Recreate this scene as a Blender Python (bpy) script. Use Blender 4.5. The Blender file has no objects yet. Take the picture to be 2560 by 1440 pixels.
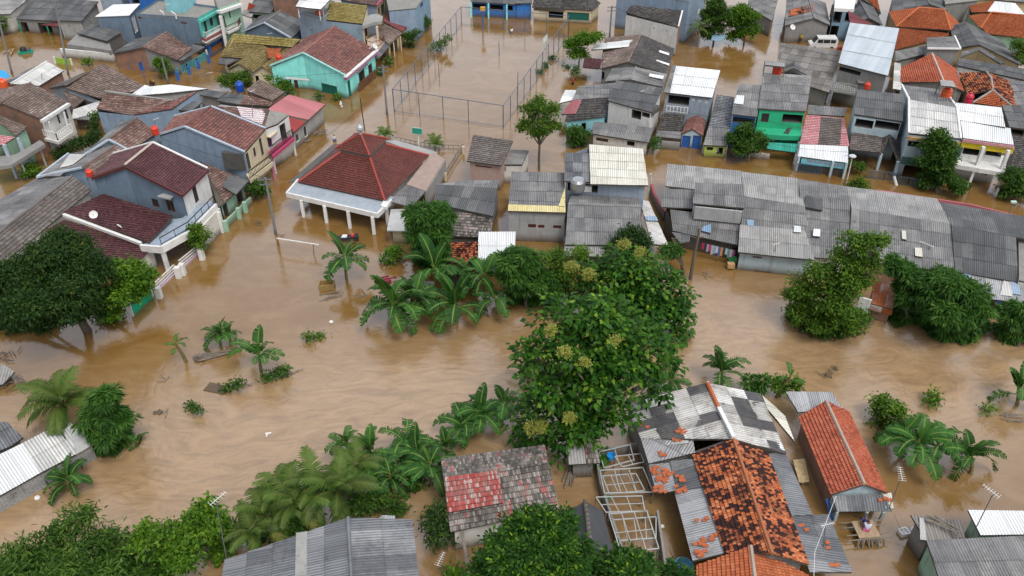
import bpy, math, random
import numpy as np
from mathutils import Vector, Matrix
random.seed(7)
rng = np.random.default_rng(7)
S = bpy.context.scene
COL = S.collection
R = math.radians
# ---------------------------------------------------------------- camera
FPX, CAMZ, PITCH = 2100.0, 48.0, R(36.3)
cam = bpy.data.cameras.new("camera")
cam.lens = 36.0 * FPX / 2560.0
cam.clip_start, cam.clip_end = 0.5, 3000
camo = bpy.data.objects.new("camera", cam)
COL.objects.link(camo)
camo.location = (0, 0, CAMZ)
camo.rotation_euler = (R(90) - PITCH, 0, 0)
S.camera = camo
# ---------------------------------------------------------------- light
SUN_EL, SUN_AZ = R(60), R(150)          # azimuth measured from +Y (ahead) towards +X
world = bpy.data.worlds.new("World")
S.world = world
world.use_nodes = True
nt = world.node_tree
nt.nodes.clear()
wo = nt.nodes.new("ShaderNodeOutputWorld")
bg = nt.nodes.new("ShaderNodeBackground")
sky = nt.nodes.new("ShaderNodeTexSky")
sky.sky_type = 'NISHITA'
sky.sun_disc = False
sky.sun_elevation = SUN_EL
sky.sun_rotation = SUN_AZ
sky.air_density = 1.0
sky.dust_density = 4.0
hs = nt.nodes.new("ShaderNodeHueSaturation")   # overcast: little blue left in the sky
hs.inputs['Saturation'].default_value = 0.35
tc = nt.nodes.new("ShaderNodeTexCoord")
cn = nt.nodes.new("ShaderNodeTexNoise")        # cloud cover, brighter and darker banks
cn.inputs['Scale'].default_value = 2.2
cn.inputs['Detail'].default_value = 5
cr = nt.nodes.new("ShaderNodeMapRange")
cr.inputs['From Min'].default_value = 0.3
cr.inputs['From Max'].default_value = 0.7
cr.inputs['To Min'].default_value = 0.75
cr.inputs['To Max'].default_value = 1.3
mx = nt.nodes.new("ShaderNodeMixRGB")
mx.blend_type = 'MULTIPLY'
mx.inputs[0].default_value = 1
nt.links.new(tc.outputs['Generated'], cn.inputs['Vector'])
nt.links.new(cn.outputs['Fac'], cr.inputs['Value'])
nt.links.new(sky.outputs[0], hs.inputs['Color'])
nt.links.new(hs.outputs[0], mx.inputs[1])
nt.links.new(cr.outputs[0], mx.inputs[2])
dp = nt.nodes.new("ShaderNodeVectorMath")        # bright cloud bank low over the far side of the town
dp.operation = 'DOT_PRODUCT'
dp.inputs[1].default_value = (0.08, 0.82, 0.56)
br = nt.nodes.new("ShaderNodeMapRange")
br.interpolation_type = 'SMOOTHSTEP'
br.inputs['From Min'].default_value = 0.45
br.inputs['From Max'].default_value = 1.0
br.inputs['To Min'].default_value = 0.8
br.inputs['To Max'].default_value = 2.2
mx2 = nt.nodes.new("ShaderNodeMixRGB")
mx2.blend_type = 'MULTIPLY'
mx2.inputs[0].default_value = 1
nt.links.new(tc.outputs['Generated'], dp.inputs[0])
nt.links.new(dp.outputs['Value'], br.inputs['Value'])
nt.links.new(mx.outputs[0], mx2.inputs[1])
nt.links.new(br.outputs[0], mx2.inputs[2])
nt.links.new(mx2.outputs[0], bg.inputs[0])
bg.inputs[1].default_value = 0.15
nt.links.new(bg.outputs[0], wo.inputs[0])
sun = bpy.data.lights.new("sun", 'SUN')
sun.energy = 1.0
sun.angle = R(18)
sun.color = (1.0, 0.95, 0.88)
suno = bpy.data.objects.new("sun", sun)
COL.objects.link(suno)
sd = Vector((math.sin(SUN_AZ) * math.cos(SUN_EL), math.cos(SUN_AZ) * math.cos(SUN_EL), math.sin(SUN_EL)))
suno.rotation_euler = sd.to_track_quat('Z', 'Y').to_euler()
suno.location = sd * 200
S.view_settings.view_transform = 'Standard'
S.view_settings.look = 'None'
S.view_settings.gamma = 1
S.view_settings.exposure = 0.42
S.cycles.max_bounces = 6
S.cycles.transparent_max_bounces = 8
S.cycles.sample_clamp_indirect = 6
# ---------------------------------------------------------------- surveying
CP, SP = math.cos(PITCH), math.sin(PITCH)
CAMV = Vector((0, 0, CAMZ))
def RAY(px, py):
    x = (px - 1280) / FPX
    y = -(py - 720) / FPX
    return Vector((x, CP + y * SP, -SP + y * CP))
def W(px, py, z=0.0):
    d = RAY(px, py)
    return CAMV + d * ((z - CAMZ) / d.z)
def PXM(py, z=0.0):
    "pixels of the photograph per metre at image row py and height z"
    return FPX * (-RAY(1280, py).z) / (CAMZ - z)
def HT(pb, pt):
    "height of a vertical thing whose foot (on the water) is pb and whose top is pt, both image points"
    b = W(*pb)
    n = Vector((b.x, b.y, 0)).normalized()
    d = RAY(*pt)
    t = (b - CAMV).dot(n) / d.dot(n)
    return (CAMV + d * t).z
def on_plane(px, py, A, n):
    d = RAY(px, py)
    return CAMV + d * ((A - CAMV).dot(n) / d.dot(n))
# ---------------------------------------------------------------- materials
MATS = {}
def nodes(name):
    m = bpy.data.materials.new(name)
    m.use_nodes = True
    t = m.node_tree
    t.nodes.clear()
    o = t.nodes.new("ShaderNodeOutputMaterial")
    p = t.nodes.new("ShaderNodeBsdfPrincipled")
    t.links.new(p.outputs[0], o.inputs[0])
    def N(kind, ins=None, **kw):
        n = t.nodes.new(kind)
        for k, v in kw.items():
            setattr(n, k, v)
        for k, v in (ins or {}).items():
            if hasattr(v, 'node'):
                t.links.new(v, n.inputs[k])
            else:
                n.inputs[k].default_value = v
        return n
    return m, t, p, o, N
def c4(c):
    return (c[0], c[1], c[2], 1)
def hexc(h):
    "sRGB hex string to a linear colour"
    v = [int(h[i:i + 2], 16) / 255 for i in (0, 2, 4)]
    return tuple(x / 12.92 if x <= 0.04045 else ((x + 0.055) / 1.055) ** 2.4 for x in v)
def ramp(N, fac, cols):
    r = N("ShaderNodeValToRGB", {'Fac': fac})
    e = r.color_ramp.elements
    while len(e) < len(cols):
        e.new(0.5)
    for i, (p, c) in enumerate(cols):
        e[i].position = p
        e[i].color = c4(c)
    return r.outputs[0]
def objco(N, t):
    "object coordinates shifted by a random amount for each object"
    tcn = N("ShaderNodeTexCoord")
    oi = N("ShaderNodeObjectInfo")
    k = N("ShaderNodeMath", {0: oi.outputs['Random'], 1: 57.0}, operation='MULTIPLY')
    a = N("ShaderNodeVectorMath", {0: tcn.outputs['Object'], 1: k.outputs[0]}, operation='ADD')
    return a.outputs[0], tcn, oi
def mix(N, f, a, b, mode='MIX'):
    n = N("ShaderNodeMixRGB", {0: f}, blend_type=mode)
    for i, v in ((1, a), (2, b)):
        if hasattr(v, 'node'):
            n.id_data.links.new(v, n.inputs[i])
        else:
            n.inputs[i].default_value = c4(v)
    return n.outputs[0]
def M_plain(name, col, rough=0.7, metal=0.0, var=0.25, scale=1.5):
    if name in MATS: return MATS[name]
    m, t, p, o, N = nodes(name)
    co, _, _ = objco(N, t)
    n = N("ShaderNodeTexNoise", {'Vector': co, 'Scale': scale, 'Detail': 6})
    d = tuple(c * (1 - var) for c in col)
    l = tuple(min(1, c * (1 + var * .6)) for c in col)
    t.links.new(ramp(N, n.outputs['Fac'], [(.3, d), (.7, l)]), p.inputs['Base Color'])
    p.inputs['Roughness'].default_value = rough
    p.inputs['Metallic'].default_value = metal
    MATS[name] = m
    return m
def M_wall(name, col, stain=(.05, .045, .035), amt=.55, rough=.85):
    "painted plaster with rain streaks and a damp, muddy foot"
    if name in MATS: return MATS[name]
    m, t, p, o, N = nodes(name)
    co, tcn, oi = objco(N, t)
    n1 = N("ShaderNodeTexNoise", {'Vector': co, 'Scale': .7, 'Detail': 7, 'Roughness': .65})
    base = ramp(N, n1.outputs['Fac'], [(.3, tuple(c * .8 for c in col)), (.55, col), (.8, tuple(min(1, c * 1.12) for c in col))])
    mp = N("ShaderNodeMapping", {'Vector': co, 'Scale': (2.2, 2.2, .25)})
    n2 = N("ShaderNodeTexNoise", {'Vector': mp.outputs[0], 'Scale': 1.3, 'Detail': 8, 'Roughness': .7})
    f = N("ShaderNodeMapRange", {'Value': n2.outputs['Fac'], 'From Min': .52, 'From Max': .78, 'To Min': 0.0, 'To Max': amt})
    c = mix(N, f.outputs[0], base, stain)
    geo = N("ShaderNodeNewGeometry")
    sx = N("ShaderNodeSeparateXYZ", {0: geo.outputs['Position']})
    w = N("ShaderNodeMath", {0: n1.outputs['Fac'], 1: .9}, operation='MULTIPLY')
    s = N("ShaderNodeMath", {0: sx.outputs['Z'], 1: w.outputs[0]}, operation='SUBTRACT')
    f2 = N("ShaderNodeMapRange", {'Value': s.outputs[0], 'From Min': -.4, 'From Max': .5, 'To Min': .9, 'To Max': 0.0})
    c = mix(N, f2.outputs[0], c, (.085, .055, .028))
    t.links.new(c, p.inputs['Base Color'])
    p.inputs['Roughness'].default_value = rough
    b = N("ShaderNodeBump", {'Height': n2.outputs['Fac'], 'Strength': .25, 'Distance': .03})
    t.links.new(b.outputs[0], p.inputs['Normal'])
    MATS[name] = m
    return m
def M_brick(name, c1, c2, mortar, sc=1.0):
    if name in MATS: return MATS[name]
    m, t, p, o, N = nodes(name)
    co, tcn, oi = objco(N, t)
    uv = N("ShaderNodeUVMap")
    b = N("ShaderNodeTexBrick", {'Vector': uv.outputs[0], 'Color1': c4(c1), 'Color2': c4(c2), 'Mortar': c4(mortar), 'Scale': 1.0,
                                 'Mortar Size': .012 * sc, 'Brick Width': .24 * sc, 'Row Height': .09 * sc})
    n = N("ShaderNodeTexNoise", {'Vector': co, 'Scale': .9, 'Detail': 7, 'Roughness': .7})
    f = N("ShaderNodeMapRange", {'Value': n.outputs['Fac'], 'From Min': .45, 'From Max': .7, 'To Min': 0.0, 'To Max': .75})
    c = mix(N, f.outputs[0], b.outputs['Color'], (.11, .10, .085))
    t.links.new(c, p.inputs['Base Color'])
    p.inputs['Roughness'].default_value = .9
    bp = N("ShaderNodeBump", {'Height': b.outputs['Fac'], 'Strength': .4, 'Distance': .02})
    bp.invert = True
    t.links.new(bp.outputs[0], p.inputs['Normal'])
    MATS[name] = m
    return m
def M_roof(name, cols, dirt, dmin=.5, dmax=.72, damt=.8, rough=.75, metal=0.0, dscale=.5, lap=.85, lapw=.16, spec=.2, streak=False, patch=.24, pscale=.7, rnd=.6, rib=0):
    "roofing whose UV counts tiles (or sheets): one tone for each piece, weathering over the slope"
    if name in MATS: return MATS[name]
    m, t, p, o, N = nodes(name)
    co, tcn, oi = objco(N, t)
    uv = N("ShaderNodeUVMap")
    fl = N("ShaderNodeVectorMath", {0: uv.outputs[0]}, operation='FLOOR')
    rn = N("ShaderNodeMath", {0: oi.outputs['Random'], 1: 91.7}, operation='MULTIPLY')
    ad = N("ShaderNodeVectorMath", {0: fl.outputs[0], 1: rn.outputs[0]}, operation='ADD')
    wn = N("ShaderNodeTexWhiteNoise", {'Vector': ad.outputs[0]}, noise_dimensions='3D')
    # patches of like-coloured pieces
    pn = N("ShaderNodeTexNoise", {'Vector': co, 'Scale': dscale * pscale, 'Detail': 4})
    pm = N("ShaderNodeMapRange", {'Value': pn.outputs['Fac'], 'From Min': .3, 'From Max': .7, 'To Min': -patch, 'To Max': patch})
    w5 = N("ShaderNodeMapRange", {'Value': wn.outputs['Value'], 'To Min': .5 - rnd / 2, 'To Max': .5 + rnd / 2})
    fa = N("ShaderNodeMath", {0: w5.outputs[0], 1: pm.outputs[0]}, operation='ADD', use_clamp=True)
    c = ramp(N, fa.outputs[0], cols)
    n1 = N("ShaderNodeTexNoise", {'Vector': co, 'Scale': dscale, 'Detail': 8, 'Roughness': .68})
    n3 = N("ShaderNodeTexNoise", {'Vector': co, 'Scale': dscale * 9, 'Detail': 5, 'Roughness': .7})
    sm = N("ShaderNodeMath", {0: n3.outputs['Fac'], 1: .35}, operation='MULTIPLY')
    s2 = N("ShaderNodeMath", {0: n1.outputs['Fac'], 1: sm.outputs[0]}, operation='ADD')
    f = N("ShaderNodeMapRange", {'Value': s2.outputs[0], 'From Min': dmin + .17, 'From Max': dmax + .17, 'To Min': 0.0, 'To Max': damt})
    c = mix(N, f.outputs[0], c, dirt)
    if streak:
        um = N("ShaderNodeMapping", {'Vector': uv.outputs[0], 'Scale': (5, .35, 1)})
        un = N("ShaderNodeTexNoise", {'Vector': um.outputs[0], 'Scale': 1.6, 'Detail': 4})
        uf = N("ShaderNodeMapRange", {'Value': un.outputs['Fac'], 'From Min': .35, 'From Max': .7, 'To Min': 1.06, 'To Max': .86})
        c = mix(N, 1.0, c, uf.outputs[0], 'MULTIPLY')
    if rib:                                    # corrugation shading painted into the colour: grooves darker, crests lighter
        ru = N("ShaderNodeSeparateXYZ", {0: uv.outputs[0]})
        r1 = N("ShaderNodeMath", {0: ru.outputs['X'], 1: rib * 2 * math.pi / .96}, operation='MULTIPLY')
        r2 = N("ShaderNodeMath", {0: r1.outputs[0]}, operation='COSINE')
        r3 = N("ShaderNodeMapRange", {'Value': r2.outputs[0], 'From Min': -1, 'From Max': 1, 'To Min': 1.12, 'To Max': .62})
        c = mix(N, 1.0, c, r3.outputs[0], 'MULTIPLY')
    if lap:
        fr = N("ShaderNodeVectorMath", {0: uv.outputs[0]}, operation='FRACTION')
        sx = N("ShaderNodeSeparateXYZ", {0: fr.outputs[0]})
        g1 = N("ShaderNodeMapRange", {'Value': sx.outputs['X'], 'From Min': .0, 'From Max': lapw, 'To Min': lap, 'To Max': 0.0})
        g2 = N("ShaderNodeMapRange", {'Value': sx.outputs['Y'], 'From Min': .0, 'From Max': lapw, 'To Min': lap, 'To Max': 0.0})
        gm = N("ShaderNodeMath", {0: g1.outputs[0], 1: g2.outputs[0]}, operation='MAXIMUM')
        c = mix(N, gm.outputs[0], c, tuple(x * .35 for x in dirt))
    t.links.new(c, p.inputs['Base Color'])
    rr = N("ShaderNodeMapRange", {'Value': n3.outputs['Fac'], 'From Min': .3, 'From Max': .7, 'To Min': max(.05, rough - .12), 'To Max': min(1, rough + .1)})
    t.links.new(rr.outputs[0], p.inputs['Roughness'])
    p.inputs['Metallic'].default_value = metal
    p.inputs['Specular IOR Level'].default_value = spec
    b = N("ShaderNodeBump", {'Height': n3.outputs['Fac'], 'Strength': .2, 'Distance': .02})
    t.links.new(b.outputs[0], p.inputs['Normal'])
    MATS[name] = m
    return m
def M_leaf(name, cols, rough=.5, trans=.3, spec=.15):
    "leaf colour from two random numbers kept in the UVs (leaf, spray)"
    if name in MATS: return MATS[name]
    m, t, p, o, N = nodes(name)
    uv = N("ShaderNodeUVMap")
    sx = N("ShaderNodeSeparateXYZ", {0: uv.outputs[0]})
    a = N("ShaderNodeMath", {0: sx.outputs['X'], 1: .45}, operation='MULTIPLY')
    b = N("ShaderNodeMath", {0: sx.outputs['Y'], 1: .55}, operation='MULTIPLY')
    s = N("ShaderNodeMath", {0: a.outputs[0], 1: b.outputs[0]}, operation='ADD')
    c = ramp(N, s.outputs[0], cols)
    t.links.new(c, p.inputs['Base Color'])
    p.inputs['Roughness'].default_value = rough
    p.inputs['Specular IOR Level'].default_value = spec
    tr = N("ShaderNodeBsdfTranslucent", {'Color': c})
    ms = N("ShaderNodeMixShader", {0: trans, 1: p.outputs[0], 2: tr.outputs[0]})
    t.links.new(ms.outputs[0], o.inputs[0])
    MATS[name] = m
    return m
def M_blade(name, dark, light, rib, rough=.5, trans=.25):
    "banana or palm blade: u across (0.5 = midrib), v along"
    if name in MATS: return MATS[name]
    m, t, p, o, N = nodes(name)
    co, tcn, oi = objco(N, t)
    uv = N("ShaderNodeUVMap")
    sx = N("ShaderNodeSeparateXYZ", {0: uv.outputs[0]})
    n = N("ShaderNodeTexNoise", {'Vector': co, 'Scale': 1.4, 'Detail': 4})
    k = N("ShaderNodeMath", {0: oi.outputs['Random'], 1: .5}, operation='MULTIPLY')
    k2 = N("ShaderNodeMath", {0: n.outputs['Fac'], 1: k.outputs[0]}, operation='ADD')
    k3 = N("ShaderNodeMath", {0: k2.outputs[0], 1: .25}, operation='SUBTRACT')
    c = ramp(N, k3.outputs[0], [(.15, dark), (.5, light), (.85, tuple(min(1, x * 1.5) for x in light))])
    d = N("ShaderNodeMath", {0: sx.outputs['X'], 1: .5}, operation='SUBTRACT')
    d2 = N("ShaderNodeMath", {0: d.outputs[0]}, operation='ABSOLUTE')
    f = N("ShaderNodeMapRange", {'Value': d2.outputs[0], 'From Min': .03, 'From Max': .07, 'To Min': .9, 'To Max': 0.0})
    c = mix(N, f.outputs[0], c, rib)
    wv = N("ShaderNodeMath", {0: sx.outputs['Y'], 1: 260.0}, operation='MULTIPLY')
    w2 = N("ShaderNodeMath", {0: wv.outputs[0]}, operation='SINE')
    b = N("ShaderNodeBump", {'Height': w2.outputs[0], 'Strength': .25, 'Distance': .02})
    t.links.new(c, p.inputs['Base Color'])
    p.inputs['Roughness'].default_value = rough
    p.inputs['Specular IOR Level'].default_value = .18
    t.links.new(b.outputs[0], p.inputs['Normal'])
    tr = N("ShaderNodeBsdfTranslucent", {'Color': c})
    ms = N("ShaderNodeMixShader", {0: trans, 1: p.outputs[0], 2: tr.outputs[0]})
    t.links.new(ms.outputs[0], o.inputs[0])
    MATS[name] = m
    return m
def M_glass(name='window_glass', col=(.03, .035, .04)):
    if name in MATS: return MATS[name]
    m, t, p, o, N = nodes(name)
    p.inputs['Base Color'].default_value = c4(col)
    p.inputs['Roughness'].default_value = .08
    MATS[name] = m
    return m
def M_bark(name, c1, c2, sc=6):
    if name in MATS: return MATS[name]
    m, t, p, o, N = nodes(name)
    co, tcn, oi = objco(N, t)
    mp = N("ShaderNodeMapping", {'Vector': co, 'Scale': (3, 3, .8)})
    n = N("ShaderNodeTexNoise", {'Vector': mp.outputs[0], 'Scale': sc, 'Detail': 6, 'Roughness': .7})
    t.links.new(ramp(N, n.outputs['Fac'], [(.35, c1), (.65, c2)]), p.inputs['Base Color'])
    b = N("ShaderNodeBump", {'Height': n.outputs['Fac'], 'Strength': .5, 'Distance': .03})
    t.links.new(b.outputs[0], p.inputs['Normal'])
    p.inputs['Roughness'].default_value = .9
    MATS[name] = m
    return m
# ---------------------------------------------------------------- meshes
class MB:
    def __init__(s):
        s.v, s.f, s.uv, s.mi = [], [], [], []
    def face(s, pts, uvs=None, mi=0):
        b = len(s.v)
        s.v.extend([(p[0], p[1], p[2]) for p in pts])
        s.f.append(tuple(range(b, b + len(pts))))
        s.uv.extend(uvs if uvs else [(0.5, 0.5)] * len(pts))
        s.mi.append(mi)
    def quad(s, a, b, c, d, mi=0):
        w = (Vector(b) - Vector(a)).length
        h = (Vector(d) - Vector(a)).length
        s.face([a, b, c, d], [(0, 0), (w, 0), (w, h), (0, h)], mi)
    def box(s, c, x, y, z, mi=0):
        "centre and three half-axis vectors"
        c, x, y, z = map(Vector, (c, x, y, z))
        P = [c + x * i + y * j + z * k for k in (-1, 1) for j in (-1, 1) for i in (-1, 1)]
        for q in ((0, 2, 3, 1), (4, 5, 7, 6), (0, 1, 5, 4), (2, 6, 7, 3), (0, 4, 6, 2), (1, 3, 7, 5)):
            s.quad(*[P[i] for i in q], mi=mi)
    def bar(s, p, q, w, h=None, mi=0):
        "square bar between two points"
        p, q = Vector(p), Vector(q)
        h = h or w
        d = q - p
        L = d.length
        if L < 1e-5: return
        d.normalize()
        up = Vector((0, 0, 1)) if abs(d.z) < .95 else Vector((0, 1, 0))
        x = d.cross(up).normalized()
        y = x.cross(d)
        s.box((p + q) / 2, x * w / 2, d * L / 2, y * h / 2, mi)
    def tube(s, pts, rad, n=6, mi=0, cap=True):
        pts = [Vector(p) for p in pts]
        if not hasattr(rad, '__len__'): rad = [rad] * len(pts)
        rings = []
        for i, p in enumerate(pts):
            d = (pts[min(i + 1, len(pts) - 1)] - pts[max(i - 1, 0)])
            d = d.normalized() if d.length > 1e-6 else Vector((0, 0, 1))
            up = Vector((0, 0, 1)) if abs(d.z) < .9 else Vector((0, 1, 0))
            x = d.cross(up).normalized()
            y = x.cross(d)
            rings.append([p + (x * math.cos(2 * math.pi * k / n) + y * math.sin(2 * math.pi * k / n)) * rad[i] for k in range(n)])
        for a, b in zip(rings, rings[1:]):
            for k in range(n):
                s.face([a[k], a[(k + 1) % n], b[(k + 1) % n], b[k]], None, mi)
        if cap:
            s.face(rings[-1], None, mi)
            s.face(rings[0][::-1], None, mi)
    def lathe(s, c, prof, n=12, mi=0):
        c = Vector(c)
        rings = [[c + Vector((r * math.cos(2 * math.pi * k / n), r * math.sin(2 * math.pi * k / n), z)) for k in range(n)] for r, z in prof]
        for a, b in zip(rings, rings[1:]):
            for k in range(n):
                s.face([a[k], a[(k + 1) % n], b[(k + 1) % n], b[k]], None, mi)
        s.face(rings[-1], None, mi)
        s.face(rings[0][::-1], None, mi)
    def slab(s, pts, th, mi=0):
        "horizontal or sloping plate: polygon pts is the top, th the thickness below"
        pts = [Vector(p) for p in pts]
        n = newell(pts)
        if n.z < 0:
            pts = pts[::-1]
            n = -n
        q = [p - n * th for p in pts]
        o = pts[0]
        u = (pts[1] - pts[0]).normalized()
        v = n.cross(u)
        s.face(pts, [((p - o).dot(u), (p - o).dot(v)) for p in pts], mi)
        s.face(q[::-1], [((p - o).dot(u), (p - o).dot(v)) for p in q[::-1]], mi)
        for i in range(len(pts)):
            j = (i + 1) % len(pts)
            s.quad(q[i], q[j], pts[j], pts[i], mi)
def newell(pts):
    n = Vector((0, 0, 0))
    for i in range(len(pts)):
        a, b = pts[i], pts[(i + 1) % len(pts)]
        n += Vector(((a.y - b.y) * (a.z + b.z), (a.z - b.z) * (a.x + b.x), (a.x - b.x) * (a.y + b.y)))
    return n.normalized()
ORG = {}
def emit(name, mb, mats, parent=None, origin=None, smooth=False, label=None):
    "link the collected faces as ONE mesh object; world coordinates in, local ones stored"
    org = ORG[parent.name] if parent else Vector(origin)
    v = np.array(mb.v, dtype=np.float64) - np.array(org)
    me = bpy.data.meshes.new(name)
    me.from_pydata(v.tolist(), [], mb.f)
    uv = me.uv_layers.new(name="UVMap")
    uv.data.foreach_set("uv", np.array(mb.uv, dtype=np.float32).ravel())
    if not isinstance(mats, (list, tuple)): mats = [mats]
    for m in mats: me.materials.append(m)
    me.polygons.foreach_set("material_index", mb.mi)
    if smooth: me.polygons.foreach_set("use_smooth", [True] * len(mb.f))
    me.update()
    o = bpy.data.objects.new(name, me)
    COL.objects.link(o)
    if parent: o.parent = parent
    else: o.location = org
    ORG[o.name] = Vector(org)
    if label: o['label'] = label
    return o
LABELS = set()
def tag(o, label, cat, group=None):
    o['label'] = label
    o['category'] = cat
    if group: o['group'] = group
    return o
def thing(name, label, cat, loc, group=None):
    o = bpy.data.objects.new(name, None)
    o.empty_display_size = .3
    COL.objects.link(o)
    o.location = loc
    ORG[o.name] = Vector(loc)
    return tag(o, label, cat, group)
def struct(name, mb, mats, origin=(0, 0, 0), kind='structure', smooth=False):
    o = emit(name, mb, mats, None, origin, smooth)
    o['kind'] = kind
    return o
def dup(root, loc, rotz=0, scale=1, label=None, group=None):
    r = root.copy()
    COL.objects.link(r)
    r.location = loc
    r.rotation_euler = (root.rotation_euler[0], root.rotation_euler[1], rotz)
    r.scale = (scale,) * 3
    if label: r['label'] = label
    if group: r['group'] = group
    for ch in root.children:
        c = ch.copy()
        COL.objects.link(c)
        c.parent = r
        for g in ch.children:
            d = g.copy()
            COL.objects.link(d)
            d.parent = c
    return r
# ---------------------------------------------------------------- roofs
def clip_poly(poly, edges):
    for (ax, ay, nx, ny) in edges:
        out = []
        for i in range(len(poly)):
            p, q = poly[i], poly[(i + 1) % len(poly)]
            dp = (p[0] - ax) * nx + (p[1] - ay) * ny
            dq = (q[0] - ax) * nx + (q[1] - ay) * ny
            if dp >= 0: out.append(p)
            if (dp >= 0) != (dq >= 0):
                t = dp / (dp - dq)
                out.append(tuple(p[k] + (q[k] - p[k]) * t for k in range(5)))
        poly = out
        if len(poly) < 3: return None
    return poly
def roof_plane(mb, pts, kind, tw=.3, th=.36, h=.05, waves=5, mi=0, me=1, thick=.1, jit=1.0):
    """pts: polygon (world). kind 'tile': rows of overlapping pieces, 'corr': wavy sheets, 'flat': plain slab.
    tw, th: size of one piece; h: relief; waves: corrugations across one sheet"""
    pts = [Vector(p) for p in pts]
    n = newell(pts)
    if n.z < 0:
        pts = pts[::-1]
        n = -n
    u = Vector((0, 0, 1)).cross(n)
    if u.length < .08:
        e = [(pts[(i + 1) % len(pts)] - pts[i]) for i in range(len(pts))]
        u = max(e, key=lambda q: q.length) * (1)
        u = (u - n * u.dot(n))
        if u.x < 0: u = -u
    u.normalize()
    v = n.cross(u)
    o = sum(pts, Vector()) / len(pts)
    ab = [((p - o).dot(u), (p - o).dot(v)) for p in pts]
    res = np.array([(p - o).dot(n) for p in pts])
    if len(pts) == 4:
        A = np.array([[1, a, b, a * b] for a, b in ab])
    else:
        A = np.array([[1, a, b, 0] for a, b in ab])
    k = np.linalg.lstsq(A, res, rcond=None)[0]
    if abs(k[3]) * (max(a for a, b in ab) - min(a for a, b in ab)) * (max(b for a, b in ab) - min(b for a, b in ab)) > 2.5 * (max(res) - min(res)) + .3:
        A[:, 3] = 0
        k = np.linalg.lstsq(A, res, rcond=None)[0]
    def P3(a, b, hh):
        return o + u * a + v * b + n * (hh + k[0] + k[1] * a + k[2] * b + k[3] * a * b)
    if kind == 'flat':
        mb.slab(pts, thick, mi)
        return
    edges = []
    m = len(ab)
    for i in range(m):
        (x0, y0), (x1, y1) = ab[i], ab[(i + 1) % m]
        l = math.hypot(x1 - x0, y1 - y0)
        if l > 1e-4: edges.append((x0, y0, -(y1 - y0) / l, (x1 - x0) / l))
    a0, a1 = min(a for a, b in ab), max(a for a, b in ab)
    b0, b1 = min(b for a, b in ab), max(b for a, b in ab)
    nc = max(1, round((a1 - a0) / tw))
    nr = max(1, round((b1 - b0) / th))
    tw, th = (a1 - a0) / nc, (b1 - b0) / nr
    def add(poly):
        q = clip_poly(poly, edges)
        if q:
            mb.face([P3(x, y, z) for x, y, z, _, _ in q], [(s, t) for _, _, _, s, t in q], mi)
    seg = 2 if kind == 'tile' else waves * 4
    for r in range(nr):
        for c in range(nc):
            x0, y0 = a0 + c * tw, b0 + r * th
            cx, cy = x0 + tw / 2, y0 + th / 2
            if any((cx - e[0]) * e[2] + (cy - e[1]) * e[3] < -max(tw, th) for e in edges): continue
            if kind == 'tile':
                lo = h + random.uniform(-.2, .25) * h * jit
                hi = 0.0
                prof = [0, .45 * h, 0]
            else:
                lo = .028 + random.random() * .02 * jit
                hi = 0.0
                prof = [h * (1 - math.cos(2 * math.pi * i / 4)) / 2 for i in range(seg + 1)]
            sk = random.uniform(-.012, .012) * jit
            for i in range(seg):
                s0, s1 = i / seg, (i + 1) / seg
                xa, xb = x0 + tw * s0, x0 + tw * s1
                ua, ub = c + .02 + .96 * s0, c + .02 + .96 * s1
                va, vb = r + .02, r + .98
                ya = y0 - (.02 if kind == 'tile' else .05) + sk * tw
                add([(xa, ya, lo + prof[i], ua, va), (xb, ya, lo + prof[i + 1], ub, va),
                     (xb, y0 + th, hi + prof[i + 1], ub, vb), (xa, y0 + th, hi + prof[i], ua, vb)])
                if kind == 'tile':
                    add2 = [(xa, ya, 0), (xb, ya, 0), (xb, ya, lo + prof[i + 1]), (xa, ya, lo + prof[i])]
                    if all((x - e[0]) * e[2] + (y - e[1]) * e[3] >= 0 for x, y, _ in add2[:2] for e in edges):
                        mb.face([P3(*q) for q in add2], [(ua, va)] * 4, mi)
    # deck under the covering, with a closed edge
    lo, hi = -(thick + .03), -.03
    if m == 4:
        K = 5
        def bl(i, j, hh):
            s_, t_ = i / K, j / K
            x = (ab[0][0] * (1 - s_) + ab[1][0] * s_) * (1 - t_) + (ab[3][0] * (1 - s_) + ab[2][0] * s_) * t_
            y = (ab[0][1] * (1 - s_) + ab[1][1] * s_) * (1 - t_) + (ab[3][1] * (1 - s_) + ab[2][1] * s_) * t_
            return P3(x, y, hh)
        for i in range(K):
            for j in range(K):
                mb.face([bl(i, j, hi), bl(i + 1, j, hi), bl(i + 1, j + 1, hi), bl(i, j + 1, hi)], None, me)
                mb.face([bl(i, j, lo), bl(i, j + 1, lo), bl(i + 1, j + 1, lo), bl(i + 1, j, lo)], None, me)
    else:
        mb.face([P3(x, y, hi) for x, y in ab], None, me)
        mb.face([P3(x, y, lo) for x, y in ab][::-1], None, me)
    for i in range(m):
        j = (i + 1) % m
        for q in range(5):
            x0, y0 = ab[i][0] + (ab[j][0] - ab[i][0]) * q / 5, ab[i][1] + (ab[j][1] - ab[i][1]) * q / 5
            x1, y1 = ab[i][0] + (ab[j][0] - ab[i][0]) * (q + 1) / 5, ab[i][1] + (ab[j][1] - ab[i][1]) * (q + 1) / 5
            mb.quad(P3(x0, y0, lo), P3(x1, y1, lo), P3(x1, y1, h * .5), P3(x0, y0, h * .5), me)
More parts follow.
